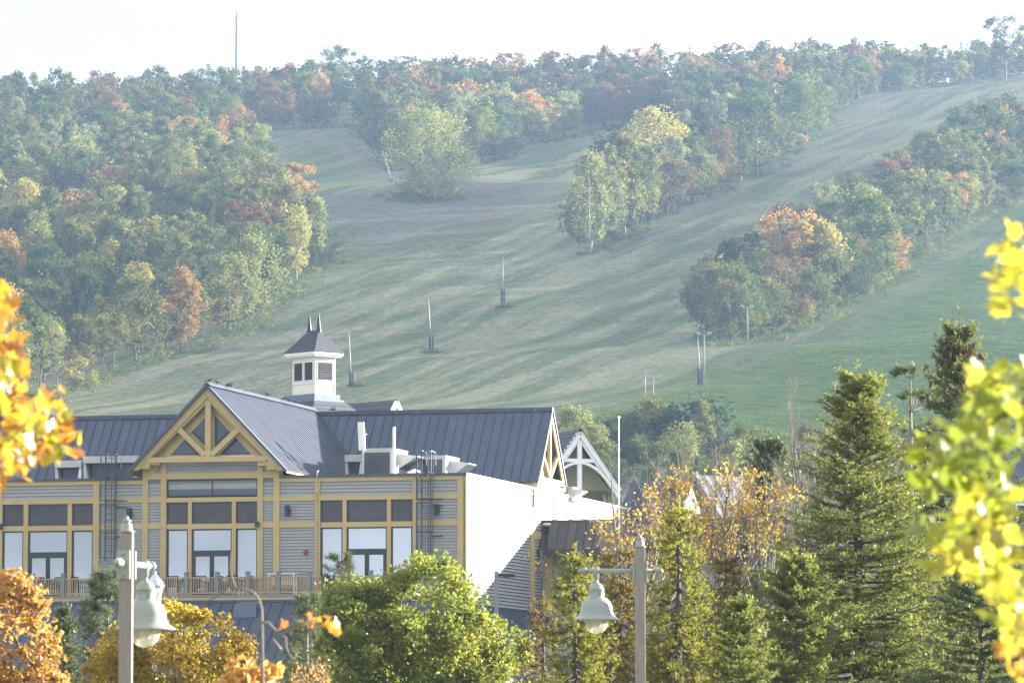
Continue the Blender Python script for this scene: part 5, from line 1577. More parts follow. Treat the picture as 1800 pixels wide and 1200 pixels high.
# ---- pigeons on the gable ridge and main ridge
def bird(px, py, y, face, label):
    x, z = LF.on_y(px, py, y)
    p = LF.o + LF.X * x + LF.Y * y + Vector((0, 0, z))
    t = thing('pigeon', label, 'bird', tuple(p), face, 'pigeons on the roof ridges')
    me = bpy.data.meshes.new('body'); b = MB()
    prof = [(-.17, .06, .012, .020), (-.10, .085, .03, .03), (-.02, .11, .062, .06), (.06, .13, .065, .068), (.11, .16, .045, .05), (.135, .20, .032, .033), (.155, .225, .034, .034), (.18, .23, .024, .022), (.205, .225, .006, .006)]
    vs, fs, n = [], [], 8
    for (px_, pz, rw, rh) in prof:
        for k in range(n):
            a = 2 * math.pi * k / n; vs.append((px_, rw * math.cos(a), pz + rh * math.sin(a)))
    for i in range(len(prof) - 1):
        for k in range(n): fs.append((i * n + k, i * n + (k + 1) % n, (i + 1) * n + (k + 1) % n, (i + 1) * n + k))
    fs += [tuple(range(n)), tuple((len(prof) - 1) * n + k for k in range(n))]
    b.add(vs, fs); b.box(-.27, -.14, -.03, .03, .045, .06)
    b.tube([(.02, .02, .06), (.03, .02, 0)], .007, 4).tube([(.02, -.02, .06), (.03, -.02, 0)], .007, 4)
    b.build('body', M_bird, t, True)
ridge_y = lambda px: None
def ridge_bird(yy, face, label):
    p = LF.o + LF.X * apex.x + LF.Y * yy + Vector((0, 0, zA + .12))
    q = project([p])[0]
    bird(q[0], q[1], yy, face, label)
for yy, f, lab in ((-.35, .3, 'pigeon nearest the front tip of the gable ridge'), (.85, 2.8, 'second pigeon from the gable tip'), (2.55, 0.2, 'third pigeon from the gable tip, close to the fourth'), (2.95, .4, 'fourth pigeon from the gable tip'),
                   (8.9, 3.0, 'lone pigeon midway along the gable ridge'), (11.7, .1, 'first pigeon of the cluster near the cupola'), (12.3, 2.9, 'second pigeon of the cluster near the cupola'), (12.9, .3, 'third pigeon of the cluster near the cupola'), (13.7, 3.3, 'last pigeon of the cluster near the cupola')):
    ridge_bird(yy, f + LF.rz, lab)
for px, lab, f in ((584, 'pigeon on the main ridge below the cupola', .2), (587.5, 'second pigeon on the main ridge below the cupola', 2.5)):
    x_ = LF.on_y(px, 719, yr)[0]; p = LF.o + LF.X * x_ + LF.Y * yr + Vector((0, 0, zr + .07)); q = project([p])[0]
    bird(q[0], q[1], yr, f, lab)
# ---------------------------------------------------------------- shingled building with the louvred cupola
cq = P(554, 690, 256)
SF = Frame((cq.x, cq.y, 0), math.radians(-48))
sb = thing('shingled_building', 'shingled building behind the lodge with a white louvred cupola', 'building', (cq.x, cq.y, 0), SF.rz)
# the cupola's near corner is the origin; its long face runs to -x, its short face to +y
def sz(py): return SF.on_y(554, py, 0)[1]
lx = abs(SF.on_y(515, 650, 0)[0]); ly = SF.on_x(588.5, 650, 0)[0]
z0, z1, z2, z3 = sz(692), sz(626), sz(617.5), sz(577)
MB().box(-lx, 0, 0, ly, z0, z1).build('cupola_wall', M_cream, sb)
def louver(face, a, b):
    za, zb = sz(668.5), sz(634)
    if face == 'front':
        f = MB().box(a, a + .05, -.05, -.004, za, zb).box(b - .05, b, -.05, -.004, za, zb).box(a + .05, b - .05, -.05, -.004, za, za + .05).box(a + .05, b - .05, -.05, -.004, zb - .05, zb).build('louver', M_white, sb)
        MB().box(a + .05, b - .05, -.012, -.002, za + .05, zb - .05).build('backing', M_black, f)
        for i in range(10):
            z_ = za + .07 + i * (zb - za - .12) / 10
            MB().prism([(a + .05, -.07, z_), (a + .05, -.014, z_ + .07), (a + .05, -.014, z_ + .085), (a + .05, -.07, z_ + .02)], (b - a - .1, 0, 0)).build('slat', M_grille, f)
    else:
        f = MB().box(.004, .05, a, a + .05, za, zb).box(.004, .05, b - .05, b, za, zb).box(.004, .05, a + .05, b - .05, za, za + .05).box(.004, .05, a + .05, b - .05, zb - .05, zb).build('louver', M_white, sb)
        MB().box(.002, .012, a + .05, b - .05, za + .05, zb - .05).build('backing', M_black, f)
        for i in range(10):
            z_ = za + .07 + i * (zb - za - .12) / 10
            MB().prism([(.07, a + .05, z_), (.014, a + .05, z_ + .07), (.014, a + .05, z_ + .085), (.07, a + .05, z_ + .02)], (0, b - a - .1, 0)).build('slat', M_grille, f)
louver('front', -lx * .94, -lx * .53); louver('front', -lx * .475, -lx * .07)
louver('side', ly * .07, ly * .90)
for (a, b, c, d) in ((-lx - .02, -lx + .06, -.02, .06), (-.05, .025, -.025, .05), (-.05, .022, ly - .05, ly + .02)):
    MB().box(a, b, c, d, z0 + .01, z1 - .01).build('corner_board', M_cream, sb)
MB().box(-lx - .05, .05, -.05, ly + .05, sz(673), sz(671.5)).build('sill_band', M_white, sb)
ov = .28
MB().box(-lx - ov, ov, -ov, ly + ov, z1, z1 + .09).box(-lx - ov - .07, ov + .07, -ov - .07, ly + ov + .07, z1 + .09, z2 - .02).build('cornice', M_white, sb)
# hip roof of the cupola, two spires on its short ridge
rl = lx * .42
rA, rB = Vector((-lx / 2 - rl / 2, ly / 2, z3)), Vector((-lx / 2 + rl / 2, ly / 2, z3))
o2 = ov + .10
K = [Vector((-lx - o2, -o2, z2 - .02)), Vector((o2, -o2, z2 - .02)), Vector((o2, ly + o2, z2 - .02)), Vector((-lx - o2, ly + o2, z2 - .02))]
def courses(quads, name, n=11):
    """Each hip face as overlapping shingle courses."""
    mb = MB()
    for (b0, b1, t1, t0) in quads:
        nrm = (b1 - b0).cross(t0 - b0).normalized()
        if nrm.z < 0: nrm = -nrm
        for i in range(n):
            u0, u1 = i / n, (i + 1) / n
            p = [b0 + (t0 - b0) * u0, b1 + (t1 - b1) * u0, b1 + (t1 - b1) * u1, b0 + (t0 - b0) * u1]
            q = [p[0] + nrm * .03, p[1] + nrm * .03, p[2] + nrm * .004, p[3] + nrm * .004]
            mb.add(p + q, [(4, 5, 6, 7), (0, 1, 5, 4), (1, 2, 6, 5), (3, 0, 4, 7), (0, 3, 2, 1)])
    return mb.build(name, M_shingle, sb)
courses([(K[0], K[1], rB, rA), (K[1], K[2], rB + Vector((0, .01, 0)), rB), (K[2], K[3], rA, rB), (K[3], K[0], rA, rA + Vector((0, .01, 0)))], 'cupola_roof')
for r_, top in ((rA, 551), (rB, 549)):
    hz = SF.on_y(553, top, ly / 2)[1]
    MB().lathe([(.16, -.12), (.13, .05), (.10, (hz - z3) * .3), (.05, (hz - z3) * .75), (.01, hz - z3)], 8, tuple(r_)).build('spire', M_spire, sb)
MB().box(-lx - .22, .22, -.22, ly + .22, z0 - .30, z0).box(-lx - .38, .38, -.38, ly + .38, z0 - .42, z0 - .30).build('cupola_base', M_flash, sb)
# lower hip roof and side wing with a small white gable
zb0 = z0 - .42; zb1 = zb0 - 4.2
Kt = [Vector((-lx - .4, -.4, zb0)), Vector((.4, -.4, zb0)), Vector((.4, ly + .4, zb0)), Vector((-lx - .4, ly + .4, zb0))]
e = 4.6
Kb = [Vector((-lx - e, -e, zb1)), Vector((e, -e, zb1)), Vector((e, ly + e, zb1)), Vector((-lx - e, ly + e, zb1))]
courses([(Kb[i], Kb[(i + 1) % 4], Kt[(i + 1) % 4], Kt[i]) for i in range(4)], 'hip_roof', 16)
MB().box(-lx - e + .4, e - .4, -e + .4, ly + e - .4, 0, zb1 + .05).build('wall', M_cream, sb)
WF = Frame(P(698, 702, 262), math.radians(-52))
gp = P(698, 702, 262); rel = gp - Vector((cq.x, cq.y, 0))
gx_, gy_, gz_ = rel.dot(SF.X), rel.dot(SF.Y), gp.z
hh = 2.3; ww = 1.35
A0 = Vector((gx_, gy_, gz_)); A1 = Vector((gx_ - 9.5, gy_, gz_))
L0, L1 = Vector((gx_, gy_ - ww, gz_ - hh)), Vector((gx_ - 9.5, gy_ - ww, gz_ - hh)); R0, R1 = Vector((gx_, gy_ + ww, gz_ - hh)), Vector((gx_ - 9.5, gy_ + ww, gz_ - hh))
courses([(L1, L0, A0, A1), (R0, R1, A1, A0)], 'wing_roof', 9)
MB().prism([A0 + Vector((-.15, 0, -.1)), L0 + Vector((-.15, .1, 0)), R0 + Vector((-.15, -.1, 0))], (-.1, 0, 0)).build('gable_panel', M_cream, sb)
for e_ in (L0, R0):
    MB().bar(A0 + Vector((-.04, 0, -.14)), e_ + Vector((-.04, 0, -.14)), .26, .12, up=(1, 0, 0)).build('rake_board', M_white, sb)
MB().box(gx_ - 9.4, gx_ - .2, gy_ - ww + .15, gy_ + ww - .15, 0, gz_ - hh).build('wing_wall', M_cream, sb)

# ---------------------------------------------------------------- white arched gable building
ap_ = P(1018.5, 755, 256)
CF = Frame((ap_.x, ap_.y, 0), math.radians(20))
cg = thing('gabled_building', 'olive building with white arched timber gable and dark shingles', 'building', (ap_.x, ap_.y, 0), CF.rz)
ga = Vector((0, 0, ap_.z))
rxe, rze = CF.on_y(1088, 858, 0)
gr = Vector((rxe, 0, rze)); gl = Vector((-rxe, 0, rze))
for e_ in (gl, gr):
    MB().bar(ga + Vector((0, -.10, -.16)), e_ + Vector((0, -.10, -.16)), .30, .14, up=(0, 1, 0)).build('rake_board', M_white, cg)
    MB().bar(ga + Vector((0, .02, -.45)), e_ + Vector((0, .02, -.45)), .22, .10, up=(0, 1, 0)).build('rake_board', M_white, cg)
zt1 = CF.on_y(1018, 809, 0)[1]
MB().box(-.13, .13, -.06, .08, CF.on_y(1018, 862, 0)[1] - 1.5, ga.z - .55).build('king_post', M_white, cg)
tx = rxe * (ga.z - .5 - zt1) / (ga.z - rze)
MB().box(-tx, tx, -.05, .07, zt1 - .10, zt1 + .10).build('tie_beam', M_white, cg)
mb = MB(); arc = []
za0 = CF.on_y(1018, 813, 0)[1]
for k in range(13):
    a = -1.0 + 2.0 * k / 12
    arc.append(Vector((a * rxe * .80, -.02, za0 - (abs(a) ** 2.1) * (za0 - CF.on_y(1070, 850, 0)[1] + .15))))
for k in range(12): mb.bar(arc[k], arc[k + 1], .14, .22, up=(0, 1, 0))
mb.build('arched_brace', M_white, cg)
MB().prism([ga + Vector((0, .9, -.4)), gl + Vector((.25, .9, -.1)), gl + Vector((.25, .9, -6)), gr + Vector((-.25, .9, -6)), gr + Vector((-.25, .9, -.1))], (0, .2, 0)).build('gable_panel', M_olive, cg)
MB().box(gl.x + .3, gr.x - .3, .9, 14, 0, gr.z - .1).build('wall', M_olive, cg)
sb_keep = sb
sb = cg
for (p_, q_) in ((gl, 1), (gr, -1)):
    a0 = ga + Vector((0, -.25, .06)); b0 = p_ + Vector((0, -.25, .06)); a1 = ga + Vector((0, 14, .06)); b1 = p_ + Vector((0, 14, .06))
    courses([(b0, b1, a1, a0)] if q_ > 0 else [(b1, b0, a0, a1)], 'roof_slope', 14)
for p_ in (gl, gr):   # pale soffit seen from below
    MB().prism([ga + Vector((0, .1, -.12)), p_ + Vector((0, .1, -.12)), p_ + Vector((0, .88, -.12)), ga + Vector((0, .88, -.12))], (0, 0, -.05)).build('soffit', M_cream, cg)
sb = sb_keep

# ---------------------------------------------------------------- roofs glimpsed through the bare tree, white pole, house at the right
def simple_house(px, pyr, Y, w, d, rz, ridge_h, wallm, roofm, label, name='house'):
    r = P(px, pyr, Y); F_ = Frame((r.x, Y, 0), rz)
    t = thing(name, label, 'house', (r.x, Y, 0), rz)
    zr_ = r.z; ze_ = zr_ - ridge_h
    MB().box(-w / 2 + .3, w / 2 - .3, -d / 2 + .3, d / 2 - .3, 0, ze_).build('wall', wallm, t)
    D_ = Vector((0, -d / 2, -ridge_h)); l_ = D_.length; D_.normalize()
    n = int(w / .6)
    seam_panels(t, roofm, (-n * .3, 0, zr_), (1, 0, 0), D_, .6, n, l_) if Vector((1, 0, 0)).cross(D_).z > 0 else seam_panels(t, roofm, (n * .3, 0, zr_), (-1, 0, 0), D_, .6, n, l_)
    MB().prism([(-w / 2, 0, zr_), (w / 2, 0, zr_), (w / 2, d / 2, ze_), (-w / 2, d / 2, ze_)], (0, 0, -.08)).build('back_slope', roofm, t)
    for s in (-1, 1):
        MB().prism([(s * (w / 2 - .35), 0, zr_ - .15), (s * (w / 2 - .35), -d / 2 + .3, ze_), (s * (w / 2 - .35), d / 2 - .3, ze_)], (.06, 0, 0)).build('gable_panel', wallm, t)
    for k in range(3):
        x_ = -w / 2 + w * (k + .5) / 3
        f = MB().box(x_ - .6, x_ + .6, -d / 2 + .22, -d / 2 + .295, ze_ - 2.3, ze_ - .8).build('window', M_white, t)
        MB().box(x_ - .5, x_ + .5, -d / 2 + .20, -d / 2 + .219, ze_ - 2.2, ze_ - .9).build('pane', M_darkscreen, f)
    return t
M_tan = solid('tan_boards', (.27, .25, .22), .7, var=.08)
M_paleroof = solid('pale_metal_roof', (0.33, 0.34, 0.38), 0.45, metal=.2, var=.08)
simple_house(1262, 836, 262, 3.0, 6, math.radians(28), 2.6, M_tan, M_paleroof, 'house with pale grey roof glimpsed behind the yellow leaved bare tree')
simple_house(1165, 846, 250, 4, 6, math.radians(-20), 2.4, M_tan, M_shingle, 'low dark roofed house left of the pale roofed one')
simple_house(1770, 795, 200, 8, 7, math.radians(10), 1.6, M_flash, M_shingle, 'blue grey house glimpsed behind the near yellow leaves')
wp = P(1088, 900, 225)
t = thing('white_pole', 'tall thin white pole beside the white arched gable', 'pole', (wp.x, 225, 0))
zt = P(1088, 735, 225).z
MB().tube([(0, 0, 0), (0, 0, zt * .6), (0, 0, zt)], [.045, .036, .028], 8).build("pole", M_white, t, True)
MB().lathe([(.02, zt), (.09, zt + .05), (.02, zt + .12)], 8).build('cap', M_white, t, True)

# ---------------------------------------------------------------- lamps
def bell_lamp(px, py_arm, Y, arm_rz, label):
    """Sage green bell lamp on an arm through a weathered square post."""
    p = P(px, py_arm, Y)
    t = thing('street_lamp', label, 'street lamp', (p.x, Y, 0), 0, 'sage green bell lamps on posts')
    z = p.z
    MB().box(-.064, .064, -.064, .064, 0, z + .30).build('post', M_lamppost, t, bevel=.008)
    MB().lathe([(.078, z + .30), (.080, z + .315), (.056, z + .32), (.054, z + .36), (.050, z + .385), (.028, z + .395), (.042, z + .405), (.050, z + .412), (.030, z + .422), (.020, z + .432), (.022, z + .445), (.012, z + .458), (.002, z + .465)], 18).build('finial', M_lampgreen, t, True)
    R = Matrix.Rotation(arm_rz, 4, 'Z')
    o = MB().tube([(-.74, 0, z), (.215, 0, z)], .030, 12).build('arm', M_lampgreen, t, True); o.matrix_local = R
    for sx in (-1, 1):
        b = MB().box(min(sx * .07, sx * .094), max(sx * .07, sx * .094), -.07, .07, z - .155, z + .125).build('bracket', M_lampgreen, o, bevel=.006)
        for dz in (-.12, .09):
            MB().lathe([(.014, 0), (.014, .012), (.004, .016)], 8).build('bolt', M_lampgreen, b, True).matrix_local = Matrix.Translation((sx * .094, 0, z + dz)) @ Matrix.Rotation(sx * math.pi / 2, 4, 'Y')
    for sx, x0 in ((-1, -.70), (1, .205)):
        e = MB().lathe([(.03, -.02), (.048, -.015), (.052, .01), (.040, .03), (.034, .04), (.042, .05), (.028, .075), (.002, .095)], 14).build('end_knob', M_lampgreen, o, True)
        e.matrix_local = Matrix.Translation((x0, 0, z)) @ Matrix.Rotation(sx * math.pi / 2, 4, 'Y')
    bx = R @ Vector((-.555, 0, 0)); c = (bx.x, bx.y, z)
    MB().lathe([(.034, .05), (.038, .0), (.034, -.045), (.030, -.055), (.030, -.10), (.020, -.11), (.018, -.13), (.026, -.14), (.026, -.16)], 16, c).build('hanger', M_lampgreen, t, True)
    sh = MB().lathe([(.020, -.145), (.045, -.155), (.075, -.18), (.092, -.215), (.098, -.228), (.102, -.232), (.098, -.236), (.098, -.328), (.106, -.333), (.140, -.350), (.172, -.385), (.195, -.43), (.206, -.48), (.212, -.535), (.220, -.545), (.222, -.558), (.245, -.580), (.296, -.612), (.302, -.622), (.294, -.626), (.215, -.58), (.205, -.54), (.15, -.38), (.02, -.35)], 36, c).build('lamp_shade', M_lampgreen, t, True)
    MB().box(c[0] + .03, c[0] + .06, c[1] - .108, c[1] - .09, z - .315, z - .24).build('latch', M_lampgreen, sh)
    MB().lathe([(.152, -.60), (.152, -.63), (.143, -.69), (.118, -.74), (.078, -.778), (.03, -.796), (.002, -.799)], 24, c).build('globe', M_globe, t, True)
    MB().lathe([(.02, -.58), (.04, -.60), (.055, -.66), (.05, -.71), (.02, -.73), (.002, -.732)], 14, c).build('bulb', M_frost, t, True)
    MB().lathe([(.20, -.56), (.16, -.60), (.155, -.615), (.150, -.61)], 24, c).build('reflector', M_white, t, True)
bell_lamp(1125, 1003, 58.0, 0.0, 'sage green bell lamp hanging left of its post, before the larch')
bell_lamp(222, 990, 44.0, math.radians(-105), 'sage green bell lamp partly behind its post, before the orange maple')
# white lantern further back
lp = P(272, 1062, 118)
t = thing('lantern', 'white domed post lantern behind the left bell lamp', 'lantern', (lp.x, 118, 0))
z = lp.z
MB().tube([(0, 0, 0), (0, 0, z - .25)], [.07, .05], 12).build('post', M_whitemetal, t, True)
MB().lathe([(.05, -.26), (.07, -.22), (.06, -.15), (.10, -.05), (.125, .05), (.15, .14), (.15, .17)], 16, (0, 0, z)).build('cup', M_whitemetal, t, True)
MB().lathe([(.13, .17), (.165, .32), (.19, .46), (.15, .46)], 16, (0, 0, z)).build('glass_panel', M_globe, t, True)
MB().lathe([(.05, .17), (.06, .3), (.05, .42)], 10, (0, 0, z)).build('bulb', M_frost, t, True)
for k in range(6):
    a = k * math.pi / 3 + .3
    MB().tube([(.135 * math.cos(a), .135 * math.sin(a), z + .17), (.196 * math.cos(a), .196 * math.sin(a), z + .47)], .009, 5).build('cage_rib', M_whitemetal, t)
MB().lathe([(.20, .45), (.225, .46), (.225, .50), (.20, .53), (.195, .57), (.165, .60), (.16, .63), (.11, .68), (.09, .70), (.085, .73), (.04, .77), (.03, .79), (.04, .81), (.035, .84), (.002, .86)], 20, (0, 0, z)).build('dome', M_whitemetal, t, True)
t.scale = (1.12, 1.12, 1.0)
# dark parking lot light
lp = P(872.5, 1006, 150)
t = thing('area_light', 'dark square pole with flat area light against the white wall', 'area light', (lp.x, 150, 0))
MB().box(-.065, .065, -.065, .065, 0, lp.z).build('pole', M_post, t)
MB().box(-.08, .08, -.08, .08, lp.z, lp.z + .03).build('cap', M_frame, t)
MB().box(.065, .24, -.03, .03, lp.z - .12, lp.z - .04).build('arm', M_frame, t)
MB().prism([(.22, -.14, lp.z - .16), (.62, -.16, lp.z - .14), (.66, -.16, lp.z - .10), (.60, -.16, lp.z - .04), (.22, -.14, lp.z - .03)], (0, .3, 0)).build('lamp_head', M_frame, t, bevel=.01)
# ---------------------------------------------------------------- near and middle distance trees
LV_green = leaf_mat('leaf_maple_green', (.11, .165, .022), (.34, .365, .06), .58, .03, cc=(.27, .25, .035))
LV_orange = leaf_mat('leaf_maple_orange', (.29, .33, .025), (.56, .26, .05), .58, .03, cc=(.46, .34, .03))
LV_rust = leaf_mat('leaf_maple_rust', (.54, .36, .085), (.60, .31, .085), .55, .05)
LV_gold = leaf_mat('leaf_gold', (.42, .28, .04), (.52, .36, .07), .5, .03)
N_spruce = leaf_mat('needle_spruce', (.062, .092, .026), (.34, .36, .075), .48, .025)  # wide range paints sunlit tips and a shaded inside
N_dark = leaf_mat('needle_dark_spruce', (.046, .070, .030), (.20, .23, .065), .44, .025)
N_pine = leaf_mat('needle_pine', (.065, .095, .040), (.17, .20, .075), .38, .03)
N_larch = leaf_mat('needle_larch', (.17, .16, .03), (.34, .26, .05), .5, .02, cc=(.20, .12, .035), nscale=1.2)
N_larchgreen = leaf_mat('needle_larch_green', (.15, .17, .022), (.34, .33, .045), .5, .02)
M_cone = solid('brown_cone', (.16, .085, .045), .8, var=.2)

def broadleaf(name, label, px, Y, top, width_px, base_pz, mat, seed, leaf, nclump, per, clump, bark, shape='round', tintf=None, group=None, lobes=None, cat='tree', dead=0, height_floor=0.0):
    """Detailed tree: trunk > limbs grown to leaf clumps; crown of separate leaves."""
    r = np.random.default_rng(seed)
    b = P(px, 1200, Y); s = Y / FPX
    t = thing(name, label, cat, (b.x, Y, 0), 0, group)
    C = []
    for (lx, lt, lw, lb, k) in (lobes or [(px, top, width_px, base_pz, nclump)]):
        zt, zb = P(px, lt, Y).z, P(px, lb, Y).z
        pts, u = tree_points(shape, zt - clump * .5, zb, lw * s / 2 - clump * .4, k, r)
        pts[:, 0] += (lx - px) * s
        C.append(pts)
    C = np.concatenate(C); nc = len(C)
    ci = np.repeat(np.arange(nc), per); n = len(ci)
    off = unit(r.normal(size=(n, 3))) * (r.uniform(0, 1, n) ** .55)[:, None] * clump * r.uniform(.6, 1.25, nc)[ci][:, None]
    off[:, 2] *= .8
    L = C[ci] + off
    V, F = cards(L, np.full(n, leaf), r, aspect=.7, flat=.15, droop=.25)
    zn = (L[:, 2] - L[:, 2].min()) / np.ptp(L[:, 2])
    tint = tintf(L, zn, r, ci) if tintf else np.clip(r.uniform(0, 1, nc)[ci] * .5 + r.uniform(0, .5, n) + .2 * (zn - .5), 0, 1)
    obj('crown', np_mesh('crown', V, F, [mat], tint=np.repeat(tint, 4)), t)
    zc = C[:, 2].min()
    tr = [(0, 0, -.2), (r.normal() * .05, 0, zc * .5), (r.normal() * .08, r.normal() * .08, zc), (C[:, 0].mean() * .5, 0, zc + (C[:, 2].max() - zc) * .55)]
    S = skeleton(tr, C, r, step=.4, lift=-.03, tip_r=.006, power=.52, maxr=.14)
    # twigs that reach into each clump
    k = min(per, 9); T0 = np.repeat(C, k, 0); T1 = np.concatenate([L[ci == c][:k] for c in range(nc)])
    W = join([segs(*S, n=5), segs(T0, T1, np.full(len(T0), .006), np.full(len(T0), .002), 3)])
    obj('trunk', np_mesh('trunk', *W, [bark], smooth=True), t)
    return t

def needle_mesh(segA, segB, mats, midx_seg, r, per, nl, nw, spread=.9, tint=None, cover=1.0):
    """Needles standing off twig segments A->B: thin tapered blades."""
    A, B = np.asarray(segA), np.asarray(segB); m = len(A)
    ci = np.repeat(np.arange(m), per); n = len(ci)
    u = r.uniform(0, cover, n)[:, None]
    base = A[ci] + (B - A)[ci] * u
    d = unit(B - A)[ci]
    q = unit(np.cross(d, unit(r.normal(size=(n, 3)))))
    nd = unit(d * r.uniform(.35, 1.0, n)[:, None] + q * spread)
    w = unit(np.cross(nd, r.normal(size=(n, 3))))
    l = (nl * r.uniform(.7, 1.25, n))[:, None]
    V = np.stack([base - w * nw * .5, base + w * nw * .5, base + nd * l + w * nw * .18, base + nd * l - w * nw * .18], 1).reshape(-1, 3)
    F = np.arange(4 * n).reshape(n, 4)
    tt = (tint[ci] if tint is not None else r.uniform(0, 1, m)[ci]) * .65 + r.uniform(0, .35, n)
    return V, F, np.repeat(np.clip(tt, 0, 1), 4), (np.asarray(midx_seg)[ci] if midx_seg is not None else None)

def spruce_arrays(H, R, seed, levels, per_whorl, twig, needle, per, up_tip=.25, droop=.22, zmin=.0, thin=1.0):
    r = np.random.default_rng(seed)
    TA, TB, tint, BA, BB, B0, B1 = [], [], [], [], [], [], []
    def twig_seg(a, b, ti): TA.append(a); TB.append(b); tint.append(ti)  # tint climbs to the tips: lit tips and shaded inside put into the colour
    # leader
    for k in range(5):
        z = H * (.945 + .011 * k); twig_seg(np.array([0, 0, z]), np.array([0, 0, z + H * .012]), .9)
    for i in range(levels):
        f = (i + r.uniform(-.3, .3)) / levels
        z = H * (zmin + (.96 - zmin) * f)
        L = R * (1 - (z / H)) ** .92 * 1.06 + .035
        for k in range(per_whorl):
            a = r.uniform(0, 6.283); l = L * r.uniform(.50, 1.15) * (1 if r.uniform() > .08 else .4)
            nseg = max(3, int(l / .22)); pts = []
            dr = droop * (1 - f) ** .6 - .28 * f ** 2
            for j in range(nseg + 1):
                t = j / nseg
                zz = z - dr * l * math.sin(t * 1.9) * .9 + up_tip * l * max(0, t - .55) ** 1.5 * 1.6
                zz += l * t * .75 * max(0, (f - .55) / .45) ** 1.5
                pts.append(np.array([math.cos(a) * l * t, math.sin(a) * l * t, zz]))
            ct = r.uniform(0, 1)
            sd = np.array([-math.sin(a), math.cos(a), 0])
            for j in range(nseg):
                BA.append(pts[j]); BB.append(pts[j + 1]); rr = .004 + .012 * l * (1 - j / nseg); B0.append(rr + .002); B1.append(rr)
                t = (j + .5) / nseg
                if t > .22: twig_seg(pts[j], pts[j + 1], ct * .5 + .4 * t)
                if t > .18:
                    ln = twig * min(1.6, .22 + 1.15 * l) * (1.05 - t * .62) * 1.0
                    for s in (-1, 1):
                        for q in range(2 if thin >= 1 else 1):
                            o = pts[j] + (pts[j + 1] - pts[j]) * r.uniform(0, 1)
                            dd = unit((pts[j + 1] - pts[j]) * 3.2 + sd * s * r.uniform(.5, 1.0) + np.array([0, 0, r.uniform(-.45, .12)]))
                            e = o + dd * ln * r.uniform(.6, 1.15)
                            mid = (o + e) / 2 + np.array([0, 0, -.02])
                            twig_seg(o, mid, ct * .5 + .3 * t); twig_seg(mid, e, ct * .5 + .5 * t)
            twig_seg(pts[-1], pts[-1] + unit(pts[-1] - pts[-2]) * .12, ct * .4 + .6)
    TA, TB, tint = np.array(TA), np.array(TB), np.array(tint)
    V, F, tt, _ = needle_mesh(TA, TB, None, None, r, per, needle, needle * .32, tint=tint)
    W = join([segs(BA, BB, B0, B1, 3),
              segs([(0, 0, -.2), (0, 0, H * .4), (0, 0, H * .8)], [(0, 0, H * .4), (0, 0, H * .8), (0, 0, H * .985)], [.018 * H, .011 * H, .0045 * H], [.011 * H, .0045 * H, .006], 8)])
    return V, F, tt, W

def spruce(name, label, px, top, Y, arr, H0, mat, sc_xy=1.0, rz=0.0, group=None, lean=0.0):
    p = P(px, top, Y)
    t = thing(name, label, 'tree', (p.x, Y, 0), rz, group)
    k = p.z / H0
    t.scale = (k * sc_xy, k * sc_xy, k)
    t.rotation_euler = (0, lean, rz)
    V, F, tt, W = arr
    key = id(V)
    if key not in SPM:
        SPM[key] = (np_mesh('crown', V, F, [mat], tint=tt), np_mesh('trunk', *W, [M_bark], smooth=True))
    c = obj('crown', SPM[key][0], t); c.material_slots[0].link = 'OBJECT'; c.material_slots[0].material = mat
    obj('trunk', SPM[key][1], t)
    return t
SPM = {}
SP_A = spruce_arrays(9.5, 2.75, 901, 84, 9, .40, .068, 5, droop=.14, up_tip=.32)
SP_B = spruce_arrays(9.5, 2.3, 902, 52, 9, .32, .070, 6, droop=.22)
SP_C = spruce_arrays(5.0, 1.8, 903, 38, 10, .27, .058, 7, droop=.1)

# big spruce left, cone bearing spruce right, smaller ones
spruce('spruce_tree', 'big bright green spruce in full sun right of the bare yellow tree', 1507, 632, 88, SP_A, 9.5, N_spruce, 1.32, .4)
t_cone = spruce('spruce_tree', 'tall dark spruce with brown cones under its thin leader', 1686, 536, 100, SP_B, 9.5, N_dark, 1.15, 1.3)
spruce('spruce_tree', 'pale spruce top standing behind the bare grey branches', 1352, 752, 142, SP_C, 5.0, N_pine, .80, .2)
spruce('spruce_tree', 'low dark spruce filling the corner under the cone bearing spruce', 1722, 905, 84, SP_C, 5.0, N_dark, 1.05, 2.0)
spruce('spruce_tree', 'low dark green spruce right of the right bell lamp', 1300, 1040, 72, SP_C, 5.0, N_spruce, 1.0, .9)
spruce('spruce_tree', 'dark spruce between the big bright spruce and the low corner spruce', 1618, 760, 112, SP_B, 9.5, N_dark, 1.1, 2.6)
spruce('spruce_tree', 'broad dark spruce at the foot of the big bright spruce', 1400, 960, 82, SP_C, 5.0, N_spruce, 1.2, 4.0)
spruce('spruce_tree', 'small stiff spruce between the orange maple and the left pine', 112, 1056, 118, SP_C, 5.0, N_pine, .75, 1.0)
# cones hanging in a cluster on the tall spruce
rc = np.random.default_rng(31); cm = MB(); k = t_cone.scale[2]
cone_b = MB().lathe([(.004, 0), (.016, -.015), (.021, -.05), (.016, -.09), (.003, -.115)], 7)
cone_me = bpy.data.meshes.new('cone'); cone_me.from_pydata(cone_b.v, [], cone_b.f); cone_me.materials.append(M_cone)
for i in range(150):
    a = rc.uniform(0, 6.28); zz = rc.normal(8.42, .33)
    zz = min(max(zz, 7.5), 9.1); R_ = (9.5 - zz) * .42 * rc.uniform(.2, .85) + .03
    o = obj('cone', cone_me, t_cone, (R_ * math.cos(a), R_ * math.sin(a), zz))
    s = rc.uniform(.9, 1.35); o.scale = (s, s, s); o.rotation_euler = (rc.normal() * .25, rc.normal() * .25, 0)

